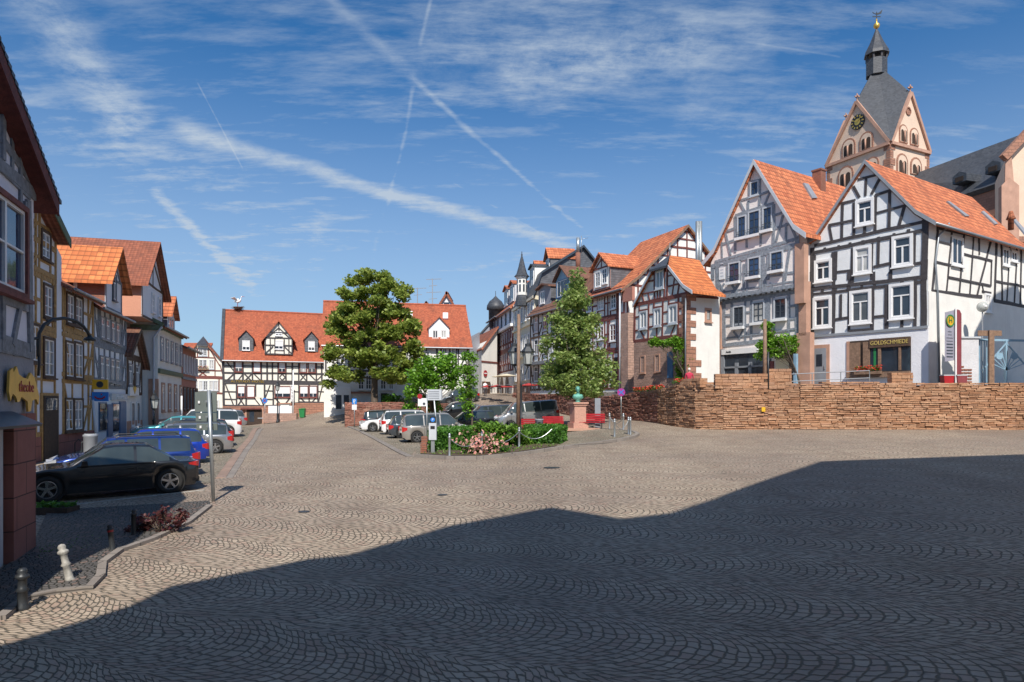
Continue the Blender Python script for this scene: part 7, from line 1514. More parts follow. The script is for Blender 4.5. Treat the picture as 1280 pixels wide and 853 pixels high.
for px_, py_ in ((690, 585), (553, 619), (380, 640)):
    c_ = G(px_, py_); dcv = thing('drain_cover', 'small round iron cover let into the setts, %s' % {690: 'nearest the planted island', 553: 'in the middle of the square', 380: 'at the left of the square'}[px_], 'drain cover', c_); mb = MB(); mb.lathe(c_, [(.3 if px_ == 690 else .14, -.02), (.3 if px_ == 690 else .14, .012)], 20); mb.build('cover', P_IRON, dcv)
def line(a, b, wd, name, label):
    mb = MB(); ribbon(mb, [g(*a), g(*b)], wd, .016, .0); tag(mb.build(name, P_LINE, None), label, 'marking', kind='structure')
for a, b in (((85, 632), (255, 613)),): line(a, b, .09, 'bay_line', 'worn pale parking bay line')
bed = [ip[0], ip[1], ip[2], ip[3], g(700, 561.5), at(708, 37.5), at(690, 41), at(640, 39.5), at(590, 38), at(545, 36), at(521, 34)]
cb_ = sum((Vector(p) for p in bed), Vector((0, 0))) / len(bed); bed = [tuple(cb_ + (Vector(p) - cb_) * .95) for p in bed]
drape('flower_bed_soil', bed, .155, P_SOIL, 'brown soil of the planted bed', 'soil')
gp = []; rnd = random.Random(2)
while len(gp) < 1500:
    x, y = rnd.uniform(-6, 4), rnd.uniform(29, 42)
    if inpoly(x, y, bed): gp.append(Vector((x, y, gz(x, y) + .19)))
tag(scatter('bed_grass', gp, .06, L_LAUREL, None, 3, up=0, aspect=.3), 'thin grass and weeds covering the bed edge', 'grass', kind='stuff')
def quad(pxa, pxb, y, d2, k=1.0): a, b = Vector(g(pxa, y)), Vector(g(pxb, y)); dd = Vector((0.1, 1)) * d2; return [tuple(a), tuple(b), tuple(b + dd), tuple(a + dd)]
hedge('clipped dark hedge at the left end of the planted bed', quad(534, 583, 567, 3.2), 1.08, L_HEDGE, 3)
hedge('clipped rounded hedge at the right end of the planted bed', [g(660, 559), g(700, 559), g(709, 554), tuple(Vector(g(709, 554)) + Vector((-.2, 1.6))), tuple(Vector(g(655, 552)) + Vector((0, .8)))], .88, L_HEDGE, 4)
zp = zoom(0, 0, 1)
tree('bush', 'large yellow-green bush in the middle of the planted bed', G(612, 566) + Vector((0, 2.2, 0)), zp, [(585, 545, 14, 10), (600, 538, 16, 10), (620, 536, 16, 10), (640, 540, 16, 12), (653, 548, 12, 10), (630, 552, 18, 10), (590, 556, 10, 8), (650, 558, 9, 6)], G(612, 566).y + 1.8, L_LAUREL, .085, 9, .05, seed=8, flat=.8, clus=.28, spread=.7, cat='bush')
rb = tree('rose_bush', 'rose bush covered in pale pink blossoms at the kerb', G(602, 571) + Vector((0, .5, 0)), zp, [(585, 560, 9, 8), (595, 552, 12, 9), (607, 552, 12, 10), (620, 558, 10, 9), (600, 563, 12, 6), (630, 562, 6, 5)], G(602, 571).y + .4, L_HEDGE, .06, 11, .03, seed=9, flat=.8, clus=.2, spread=.5, cat='bush')
rg_ = random.Random(8); scatter('blossoms', [P(rg_.gauss(602, 14), rg_.gauss(556, 7.5), G(602, 571).y + rg_.uniform(-.9, .3)) for _ in range(260)], .065, L_ROSE, rb, 5, up=.1)
# red leaved bed at left
rl = tree('red_leaved_bed', 'low bed of dark red-leaved plants beside the kerb at the left', G(200, 668), zp, [(175, 655, 14, 11), (190, 650, 14, 11), (205, 645, 14, 10), (220, 645, 12, 9), (230, 640, 8, 7), (210, 657, 14, 5), (170, 662, 8, 7)], G(200, 668).y + .2, L_REDP, .05, 16, .02, seed=10, flat=.6, clus=.15, spread=.45, cat='plant')
# vines
tree('climbing_vine', 'bright climbing vine hanging over the stone front of the small red-timbered house', fM.pp(*zF(350, 800), .25), zF, [(180, 605, 30, 18), (230, 610, 35, 16), (290, 605, 40, 22), (330, 610, 40, 30), (340, 660, 45, 40), (350, 720, 40, 40), (345, 780, 30, 35), (340, 825, 26, 22)], fM.pp(*zF(320, 700)).y - .35, L_BRIGHT, .085, 16, .05, seed=11, flat=1.0, clus=.26, spread=.16, cat='vine', fill=28)
tree('climbing_vine', 'bright vine canopy over the doorway of the grey-timbered house', fN.pp(*zE(610, 810), .5), zE, [(370, 540, 30, 30), (420, 520, 45, 35), (480, 510, 45, 35), (540, 530, 45, 35), (590, 510, 40, 25), (640, 495, 25, 20), (360, 600, 30, 30), (430, 580, 45, 35), (500, 590, 45, 30), (560, 570, 35, 25), (395, 420, 18, 30), (400, 470, 18, 24)], fN.pp(*zE(480, 560)).y - 1.0, L_BRIGHT, .085, 16, .05, seed=12, flat=1.0, clus=.28, spread=.22, cat='vine', fill=22)

# ================================================================ street furniture
def bollard(g_, label, h=.95, r=.055, mat=None, lean=0.0, group='iron bollards', heavy=False, band=False):
    mat = mat or P_GREY; ro = thing('bollard', label, 'bollard', g_, group); ax = Vector((math.sin(lean), 0, math.cos(lean))); ex = Vector((math.cos(lean), 0, -math.sin(lean))); A_ = (ex, Vector((0, 1, 0)), ax); mb = MB()
    if heavy: prof = [(r * 1.6, -.05), (r * 1.5, .04), (r * 1.15, .08), (r * 1.05, h * .42), (r * 1.5, h * .46), (r * 1.0, h * .52), (r * .95, h * .72), (r * 1.6, h * .77), (r * 1.5, h * .82), (r * .9, h * .86), (r * 1.2, h * .92), (r * .8, h * .98), (.005, h)]
    else: prof = [(r * 1.3, -.05), (r * 1.2, .05), (r, .08), (r, h * .78), (r * 1.3, h * .8), (r * 1.3, h * .84), (r * .8, h * .87), (r * 1.15, h * .93), (r * .7, h * .99), (.005, h)]
    mb.lathe(g_, prof, 14, A_); mb.build('post', mat, ro, True)
    if band: mb = MB(); mb.lathe(g_ + ax * h * .72, [(r * 1.12, 0), (r * 1.12, h * .1)], 14, A_); mb.build('red_band', P_RED, ro); 
    return ro
gb = G(88, 728); gb2 = gb.copy(); bollard(gb, 'pale leaning bollard with ringed collars beside the kerb', .66, .055, plain('chipped_grey_paint', (.33, .32, .29), .7, var=.35, scale=14), -.24, heavy=True)
bollard(G(28, 762), 'dark ball-headed bollard nearest the shop at the bottom left', .62, .06, P_IRON, heavy=True)
bollard(G(141, 690), 'dark bollard with a red band', .55, .05, P_IRON, -.12, band=True)
bollard(G(167, 671), 'dark bollard in front of the red-leaved bed', .6, .05, P_IRON)
chainpts = []
for px, py, lb2 in ((561, 575, 'slim steel chain post before the dark hedge'), (602, 572, 'steel chain post in front of the roses'), (649, 564, 'steel chain post between roses and right hedge'), (769.5, 550, 'steel bollard nearest the kerb right of the bench'), (763, 540, 'steel chain bollard left of the pair beside the bench'), (780.5, 541, 'steel chain bollard farther back on the kerb point'), (787, 547, 'left one of the two close steel bollards at the kerb point'), (789.5, 547.5, 'right one of the two close steel bollards at the kerb point')):
    gg = G(px, py) + Vector((0, .35, .12)); bollard(gg, lb2, 1.0 if px < 700 else .98, .05, P_STEEL, group='steel chain posts'); chainpts.append(gg)
def chain(a, b, label):
    r = thing('chain', label, 'chain', a, 'sagging chains'); mb = MB(); mb.tube([a.lerp(b, k / 10) + ZUP * (.78 - .8 * .5 * (1 - (2 * k / 10 - 1) ** 2)) for k in range(11)], .018, 6); mb.build('links', P_STEEL, r)
chain(chainpts[0], chainpts[1], 'sagging chain from the hedge post to the rose post'); chain(chainpts[1], chainpts[2], 'sagging chain across the roses'); chain(chainpts[2], chainpts[2] + Vector((1.6, .6, .1)), 'sagging chain before the right hedge'); chain(chainpts[4], chainpts[5], 'sagging chain behind the kerb point'); chain(chainpts[3], chainpts[6], 'sagging chain at the kerb point')
# road sign at left, seen from behind
b = G(267, 627); rs = thing('road_sign', 'tall steel post with grey sign backs in front of the blue cars', 'road sign', b); d = b.y; mb = MB(); tpz = P(261, 488, d); mb.tube([b - ZUP * .1, Vector((tpz.x, d, tpz.z))], .05, 12); mb.build('post', P_STEEL, rs, True)
for nm, (x0, y0, x1, y1), lb3 in (('sign_plate', (244, 489, 270, 515), None), ('sign_plate', (245, 515, 270, 527), None), ('sign_plate', (246, 528, 271, 538), None)):
    a, c = P(x0, y0, d + .09), P(x1, y1, d + .09); mb = MB(); mb.prism([Vector((a.x, d + .07, c.z)), Vector((c.x, d + .12, c.z)), Vector((c.x, d + .12, a.z - .03)), Vector(((a.x + c.x) / 2 + .1, d + .1, a.z - (.0 if y0 < 500 else .03))), Vector((a.x, d + .07, a.z - .03))], Vector((0, .03, 0))); pl = mb.build(nm, P_SIGNG, rs); mb = MB(); mb.box(((a.x + c.x) / 2 + .1, d + .03, (a.z + c.z) / 2), .14, .1, .05); mb.build('clamp', P_STEEL, pl); mb = MB(); mb.box((a.x + .12, d + .055, (a.z + c.z) / 2 - .02), .05, .01, .07); mb.build('sticker', P_WHITE, pl)
b = G(122, 566); r2 = thing('signpost', 'slim pale steel post on the pavement between the ochre house and the cars', 'post', b); mb = MB(); tp2 = P(116, 500, b.y); mb.tube([b - ZUP * .1, Vector((tp2.x, b.y, tp2.z))], .055, 10); mb.build('pole', P_LGREY, r2, True)
b = G(227, 541) if False else onground(227, 47); r2 = thing('signpost', 'white pole among the far parked cars', 'post', b); mb = MB(); mb.tube([b, Vector((b.x, b.y, P(227, 495, b.y).z))], .06, 10); mb.build('pole', P_WHITE, r2, True)
# bins by the ochre house
for px, lb4 in ((113, 'round grey litter bin beside the pale post'), (105, 'dark wire bicycle stand by the ochre house plinth')):
    b = onground(px, 30.2); r2 = thing('litter_bin' if px == 113 else 'bicycle_stand', lb4, 'bin' if px == 113 else 'bicycle stand', b); mb = MB()
    if px == 113: mb.lathe(b, [(.24, 0), (.27, .1), (.28, .85), (.3, .88), (.3, .95), (.2, 1.0)], 16); mb.build('drum', P_GREY, r2, True); mb = MB(); mb.lathe(b + ZUP * .97, [(.24, 0), (.24, .03)], 16); mb.build('lid', P_LGREY, r2)
    else:
        for k in range(3): mb.tube([b + Vector((-.4 + k * .3, 0, 0)), b + Vector((-.4 + k * .3, 0, .6)), b + Vector((-.3 + k * .3, .1, .75)), b + Vector((-.15 + k * .3, .1, .6)), b + Vector((-.15 + k * .3, 0, 0))], .02)
        mb.build('hoops', P_IRON, r2)
b = onground(69, 24.4) + Vector((-.9, 1.6, .0)); 
def lantern(mb, mbg, c, s=1.0):
    mb.lathe(c, [(.06 * s, -.06 * s), (.13 * s, 0), (.13 * s, .02 * s)], 6); mbg.lathe(c, [(.13 * s, .02 * s), (.2 * s, .42 * s)], 6); mb.lathe(c, [(.24 * s, .42 * s), (.24 * s, .46 * s), (.12 * s, .62 * s), (.1 * s, .64 * s), (.1 * s, .72 * s), (.05 * s, .76 * s), (.02 * s, .9 * s)], 6)
    for k in range(6): a = 2 * math.pi * k / 6; mb.bar(c + Vector((.13 * s * math.cos(a), .13 * s * math.sin(a), .0)), c + Vector((.205 * s * math.cos(a), .205 * s * math.sin(a), .43 * s)), .02, .02)
def street_lamp(b, label, h, heads, s=1.0):
    r = thing('street_lamp', label, 'street lamp', b, 'old lantern street lamps'); mb = MB(); mb.lathe(b, [(.17, -.05), (.17, .15), (.12, .25), (.1, .9), (.14, .95), (.07, 1.05), (.055, h * .75), (.08, h * .76), (.05, h * .78), (.045, h)], 12); mb.build('post', P_IRON, r, True)
    for i, dx in enumerate(heads):
        c = b + Vector((dx, 0, h + .05 + (.25 if dx else .0))); m1, m2 = MB(), MB(); lantern(m1, m2, c, s)
        if dx: m1.tube([b + Vector((0, 0, h - .35)), b + Vector((dx * .6, 0, h - .3)), b + Vector((dx, 0, h + .22))], .035)
        l_ = m1.build('lantern', P_IRON, r); m2.build('lantern_glass', P_LIGHT, l_)
    return r
b = onground(193, 41.5); street_lamp(b, 'black lantern lamp before the white and sandstone corner in the left row', P(193, 512, 41.5).z - b.z, (0,), 1.25)
b = onground(651.5, 42); street_lamp(b, 'black twin-lantern street lamp beside the tall wooden pole', P(651, 462, 42).z - b.z, (-.42, .42), 1.75)
b = onground(647.5, 40); r2 = thing('wooden_pole', 'tall rough wooden pole beside the twin lantern', 'pole', b); mb = MB(); tp2 = P(648.5, 393, 40); mb.tube([b, Vector((tp2.x, b.y, tp2.z))], [.12, .09], 10); mb.build('pole', T_WOOD, r2, True)
b = onground(134 / 5.018 + 210, 70); street_lamp(b, 'small black lantern in front of the gabled house left of the hotel', P(237, 497, 70).z - b.z, (0,), 1.3)
b = onground(347, 73); street_lamp(b, 'grey lantern lamp in front of the hotel', P(347, 489, 73).z - b.z, (0,), 1.2)
b = onground(366.5, 74); r2 = thing('flag_pole', 'thin white flag pole before the hotel facade', 'pole', b); mb = MB(); mb.tube([b, Vector((b.x, b.y, P(366, 463, 74).z))], .06, 10); mb.build('pole', P_WHITE, r2, True)
def round_sign(b, px, py, rad, label, mat, ring=None, d=None):
    d = b.y; c = P(px, py, d); r = thing('traffic_sign', label, 'traffic sign', b, None); mb = MB(); mb.tube([b, Vector((b.x, d + .05, c.z + rad))], .035, 8); mb.build('post', P_STEEL, r, True); mb = MB(); mb.lathe(c, [(rad, 0), (rad, .03)], 22, (Vector((1, 0, 0)), ZUP, Vector((0, -1, 0)))); dk = mb.build('disc', mat, r)
    mb = MB(); mb.bar(c + Vector((-rad * .6, -.04, rad * .6)), c + Vector((rad * .6, -.04, -rad * .6)), .06, .01, (0, 1, 0)); mb.bar(c + Vector((-rad * .6, -.043, -rad * .6)), c + Vector((rad * .6, -.043, rad * .6)), .06, .01, (0, 1, 0)); mb.build('cross', ring or P_RED, dk); return r
round_sign(onground(331, 74), 331, 501, .3, 'round no stopping sign before the hotel', P_SIGNB)
b0 = onground(776.5, 46.3); round_sign(b0, 776.5, 490.5, .27, 'round magenta and blue no stopping sign in front of the dark red wall', P_MAGENTA, P_SIGNB)
# P sign at brick wall
c = P(443, 502, 60.6); r2 = thing('parking_sign', 'blue parking sign with white plate in front of the brick wall', 'traffic sign', onground(443, 60.6)); mb = MB(); b = onground(443, 60.6); mb.tube([b, Vector((b.x, b.y, c.z))], .04, 8); mb.build('post', P_STEEL, r2, True); mb = MB(); mb.box(c, .42, .04, .5); p_ = mb.build('blue_plate', P_SIGNB, r2); mb = MB(); mb.box(c - ZUP * .52, .42, .04, .45); mb.build('white_plate', P_WHITE, r2); text('P', 'lettering', P_WHITE, r2, c + Vector((0, -.03, 0)), (1, 0, 0), ZUP, .42)
# parking ticket machine and signs
b = G(539.5, 571.5) + Vector((0, .5, .13)); tm = thing('ticket_machine', 'grey parking ticket machine with a blue disc at the hedge corner', 'ticket machine', b); mb = MB(); mb.box(b + ZUP * .45, .16, .12, .95); mb.build('stand', P_STEEL, tm); k_ = (P(539.5, 526, b.y).z - b.z)
mb = MB(); z0_, z1_ = P(540, 550, b.y).z - b.z, P(540, 529, b.y).z - b.z; mb.prism([b + Vector((-.17, -.12, z0_)), b + Vector((.17, -.12, z0_)), b + Vector((.17, .12, z0_)), b + Vector((-.17, .12, z0_))], ZUP * (z1_ - z0_)); bd = mb.build('cabinet', P_LGREY, tm); mb = MB(); mb.box(b + Vector((0, 0, z1_ + .15)), .26, .12, .3); hd_ = mb.build('head', P_BLACK, tm); mb = MB(); mb.lathe(b + Vector((0, -.065, z1_ + .15)), [(.1, 0), (.1, .01)], 18, (Vector((1, 0, 0)), ZUP, Vector((0, -1, 0)))); mb.build('blue_disc', P_SIGNB, hd_); text('P', 'lettering', P_WHITE, tm, b + Vector((0, -.08, z1_ + .15)), (1, 0, 0), ZUP, .15)
mb = MB(); mb.box(b + Vector((.0, -.125, z1_ - .2)), .2, .01, .14); mb.build('display', P_BLACK, bd)
r2 = thing('brick_post', 'short broken red brick post beside the ticket machine', 'post', b + Vector((-.35, .2, 0))); mb = MB(); rnd = random.Random(4)
for k in range(9): mb.box(b + Vector((-.42 + rnd.uniform(-.03, .03), .2, .04 + k * .085)), .28, .24, .075)
mb.build('bricks', S_BRICK, r2)
b = G(541, 566) + Vector((0, 2.6, 0)); r2 = thing('info_board', 'white rectangular notice board on a steel post above the hedge', 'sign', b); mb = MB(); a, c = P(534.5, 487, b.y), P(551.5, 500.5, b.y); mb.tube([b, Vector((P(541.5, 500, b.y).x, b.y + .06, a.z - .1))], .045, 10); mb.build('post', P_STEEL, r2, True); mb = MB(); mb.prism([Vector((a.x, b.y, c.z)), Vector((c.x, b.y, c.z)), Vector((c.x, b.y, a.z)), Vector((a.x, b.y, a.z))], Vector((.05, .12, 0))); pn = mb.build('board', P_LGREY, r2); mb = MB()
for k in range(5): mb.box(((a.x + c.x) / 2 - .03, b.y - .01, c.z + .1 + k * .09), (c.x - a.x) * .8, .01, .02)
mb.build('printed_lines', P_GREY, pn)
r2 = thing('traffic_sign', 'white square sign plate with a red mark beside the notice board', 'traffic sign', b + Vector((-.6, .6, 0))); d = b.y + .6; a, c = P(522.5, 498, d), P(533, 508, d); mb = MB(); bb = onground(533.5, d); mb.tube([bb, Vector((bb.x, d + .04, a.z + .2))], .04, 8); mb.build('post', P_STEEL, r2, True); mb = MB(); mb.box(((a.x + c.x) / 2, d, (a.z + c.z) / 2), c.x - a.x, .03, a.z - c.z); pl = mb.build('plate', P_WHITE, r2); mb = MB(); mb.lathe(Vector((a.x + .1, d - .02, a.z + .1)), [(.13, 0), (.13, .02)], 16, (Vector((1, 0, 0)), ZUP, Vector((0, -1, 0)))); mb.build('red_mark', P_RED, pl); mb = MB(); mb.lathe(Vector(((a.x + c.x) / 2 + .1, d - .02, (a.z + c.z) / 2 - .08)), [(.07, 0), (.07, .01)], 12, (Vector((1, 0, 0)), ZUP, Vector((0, -1, 0)))); mb.build('dot', P_DKBLUE, pl)
# brick wall of the parking lot and upper forecourt
wa, wb, wc = Vector((*at(431, 63), 3.05)), Vector((*at(478, 64), 3.05)), Vector((*at(560, 62), 2.9)); rubble('brick_wall', [wa, wb, wc], S_BRICK if False else S_WALLD, 'low red brick wall below the maple at the end of the car park', 'wall', seed=8, course=.11, thick=.35)
wa0 = Vector((*at(428, 74), 3.0)); mbu = MB(); U = [Vector((wa.x + .15, wa.y + .3, UL)), Vector((wb.x, wb.y + .25, UL)), Vector((wc.x, wc.y + .3, UL)), Vector((wc.x + 3, 71, UL + .2)), Vector((-6, 74, UL + .35)), Vector((at(432, 71)[0], 71, UL + .1))]
mbu.prism([Vector((u.x, u.y, 0.5)) for u in U], ZUP * (UL - .5)); tag(mbu.build('upper_forecourt', M_PAVE, None), 'raised forecourt under the maple', 'pavement', kind='structure')
# bust on pedestal
b = G(723.5, 541) + Vector((0, .55, .13)); d = b.y; pdg = thing('monument_pedestal', 'pink stone pedestal with moulded foot and cap below the bronze bust', 'pedestal', b); k = (P(720, 504, d).z - b.z); mb = MB(); A_ = (Vector((.95, .3, 0)).normalized(), Vector((-.3, .95, 0)).normalized(), ZUP)
mb.box(b + ZUP * .06, 2.1, 1.7, .14, A_); mb.build('step', S_SMOOTH, pdg); mb = MB(); mb.box(b + ZUP * .29, .95, .95, .34, A_); mb.box(b + ZUP * (.46 + (k - .62) / 2), .74, .74, k - .62, A_); mb.box(b + ZUP * (k - .1), .86, .86, .12, A_); mb.box(b + ZUP * (k - .0), .98, .98, .1, A_); mb.build('shaft', P_PINK, pdg)
bt = b + ZUP * (k + .05); bu = thing('bronze_bust', 'green bronze bust of a bearded man on the pink pedestal', 'statue', bt); s = (P(720, 482, d).z - P(720, 503, d).z) / 1.02; mb = MB()
mb.tube([bt, bt + ZUP * .08 * s, bt + ZUP * .15 * s], [.17 * s, .13 * s, .16 * s], 14)
def ell(mb, c, rx, ry, rz, n=16):
    b0 = len(mb.v); m = n // 2
    for i in range(m + 1):
        t = math.pi * i / m
        for k_ in range(n): a = 2 * math.pi * k_ / n; mb.v.append(Vector(c) + Vector((rx * math.sin(t) * math.cos(a), ry * math.sin(t) * math.sin(a), -rz * math.cos(t))))
    for i in range(m):
        for k_ in range(n): a, b_ = b0 + i * n + k_, b0 + i * n + (k_ + 1) % n; mb.face((a, b_, b_ + n, a + n))
ell(mb, bt + Vector((0, 0, .3)) * s, .34 * s, .2 * s, .2 * s); ell(mb, bt + Vector((-.18, 0, .36)) * s, .14 * s, .15 * s, .13 * s); ell(mb, bt + Vector((.18, 0, .36)) * s, .14 * s, .15 * s, .13 * s)
mb.tube([bt + Vector((0, 0, .42)) * s, bt + Vector((.01, -.02, .6)) * s], [.12 * s, .09 * s], 12); ell(mb, bt + Vector((.0, -.01, .78)) * s, .13 * s, .155 * s, .185 * s); ell(mb, bt + Vector((0, -.16, .75)) * s, .025 * s, .04 * s, .05 * s, 8); ell(mb, bt + Vector((.0, -.1, .66)) * s, .075 * s, .07 * s, .09 * s, 10); ell(mb, bt + Vector((.0, .03, .84)) * s, .145 * s, .16 * s, .14 * s)
for sg_ in (-1, 1): ell(mb, bt + Vector((sg_ * .135, .0, .77)) * s, .02 * s, .035 * s, .045 * s, 8); ell(mb, bt + Vector((sg_ * .05, -.145, .8)) * s, .022 * s, .02 * s, .016 * s, 8)
o = mb.build('figure', P_PATINA, bu, True); rm = o.modifiers.new('m', 'REMESH'); rm.mode = 'VOXEL'; rm.voxel_size = .025; rm.use_smooth_shade = True
# benches
def bench(b, ang, label, L=2.0):
    r = thing('park_bench', label, 'bench', b, 'red park benches'); a = R(ang); ex, ey = Vector((math.cos(a), math.sin(a), 0)), Vector((-math.sin(a), math.cos(a), 0)); A_ = (ex, ey, ZUP)
    mb = MB()
    for k in range(4): mb.box(b + ey * (-.2 + k * .12) + ZUP * (.45 - .01 * k), L, .1, .035, A_)
    mb.build('seat', P_RED, r); mb = MB()
    for k in range(4): mb.box(b + ey * (.24 + k * .035) + ZUP * (.55 + k * .12), L, .03, .1, A_)
    mb.build('backrest', P_RED, r)
    for s_ in (-1, 1): mb = MB(); mb.bar(b + ex * s_ * L * .4 + ey * -.2, b + ex * s_ * L * .4 + ey * -.18 + ZUP * .43, .06, .05); mb.bar(b + ex * s_ * L * .4 + ey * .3, b + ex * s_ * L * .4 + ey * .37 + ZUP * .98, .06, .05); mb.bar(b + ex * s_ * L * .4 + ey * -.2 + ZUP * .41, b + ex * s_ * L * .4 + ey * .28 + ZUP * .41, .05, .05); mb.build('leg', P_BLACK, r)
b = G(738, 541) + Vector((0, .8, .13)); bench(b, -8, 'red bench right of the pedestal', 1.9)
b = onground(693, 40.5) + ZUP * .08; bench(b, 12, 'red bench left of the pedestal', 1.3)
b = onground(664, 40) + ZUP * .05; bench(b, 8, 'red bench beside the silver van, behind the bush', 1.1)
b = onground(674, 39.5) + ZUP * .13; r2 = thing('litter_bin', 'grey round litter bin between the red benches', 'bin', b); mb = MB(); mb.lathe(b, [(.2, 0), (.24, .8), (.26, .82), (.26, .88)], 16); mb.build('drum', P_GREY, r2, True); mb = MB(); mb.lathe(b + Vector((0, -.235, .62)), [(.1, 0), (.1, .02)], 12, (Vector((1, 0, 0)), ZUP, Vector((0, -1, 0)))); mb.build('opening', P_BLACK, r2)
b = onground(747, 41) + ZUP * .1; r2 = thing('stone_slab', 'upright dark slate slab right of the red bench', 'slab', b); mb = MB(); mb.prism([b + Vector((-.17, -.06, 0)), b + Vector((.17, -.06, 0)), b + Vector((.16, .06, 0)), b + Vector((-.16, .06, 0))], ZUP * (P(747, 498, b.y).z - b.z)); mb.build('slab', P_GREY, r2)

# ================================================================ terrace: rails, pillars, flowers, gate, stop sign
def wpt(px, h=0): p, t = wall_at(px); return p + ZUP * h, t
for px, wd, top, lb5 in ((975, 1.2, 463, 'square stone pillar on the wall at the left end of the railing'), (934, 3.4, 469, 'low stone parapet with geraniums on the wall'), (862, 1.9, 473, 'small stone parapet on the wall under the white corner'), (1128, 1.1, 466, 'stepped stone pillar on the wall below the goldsmith window')):
    p, t = wpt(px); tz = P(px, top, p.y).z; n = Vector((-t.y, t.x)); n = -n if n.dot(Vector((0, 1))) < 0 else n; e = Vector((*t, 0)) * wd / 2; q = Vector((*n, 0)) * .4
    pts2 = [Vector((*(p.xy - t * wd / 2), tz)), Vector((*(p.xy + t * wd / 2), tz))]; rnd = random.Random(px); r2 = thing('stone_pillar', lb5, 'wall pillar', p, 'stone pillars on the retaining wall'); core, mb = MB(), MB(); z = p.z - .25
    while z < tz - .05:
        h = rnd.uniform(.12, .2); s_ = 0
        while s_ < wd: l = rnd.uniform(.25, .55); l = min(l, wd - s_ + .02); o_ = rnd.uniform(-.03, .04); a = p - e + Vector((*t, 0)) * s_; a.z = z; mb.prism([a - q * 0 - Vector((*n, 0)) * o_, a + Vector((*t, 0)) * (l - .015) - Vector((*n, 0)) * o_, a + Vector((*t, 0)) * (l - .015) + Vector((*n, 0)) * .5, a + Vector((*n, 0)) * .5], ZUP * (h - .015)); s_ += l
        z += h
    mb.build('stones', S_WALLR, r2)
def rail(p0, p1, label, heights=(1.0, .55), posts=4, base=None):
    r = thing('railing', label, 'railing', p0, 'steel railings'); mb = MB()
    for h in heights: mb.tube([p0 + ZUP * h, p1 + ZUP * h], .022, 8)
    mb.build('rails', P_GREY, r); mb = MB()
    for k in range(posts + 1): q = p0.lerp(p1, k / posts); mb.tube([q - ZUP * .3, q + ZUP * heights[0]], .025, 8)
    mb.build('posts', P_STEEL, r)
rail(wpt(982)[0] + Vector((0, .25, -.25)), wpt(1090)[0] + Vector((0, .25, -.1)), 'steel railing in front of the goldsmith door', (.75, .35), 3)
rail(wpt(902)[0] + Vector((0, .25, -.25)), wpt(925)[0] + Vector((0, .25, -.25)), 'short blue-grey railing in front of the dark shop front', (.6,), 2)
def fl(px, dy, L, label, n=120, hh=.25, k=0): p, t = wpt(px); flowers('flower_box', p + Vector((0, dy, -.1)), t, L, label, 'red flowers along the terrace', hh, n, seed=px)
fl(930, .5, 1.9, 'red geraniums on the parapet before the dark shop front'); fl(805, .5, 3.2, 'long row of red geraniums below the stone ground floor windows', 200); fl(822, .45, 2.2, 'orange-red geraniums right of the long row', 140); fl(850, .4, 1.0, 'small clump of red geraniums at the white corner', 50)
p, t = wpt(860); 
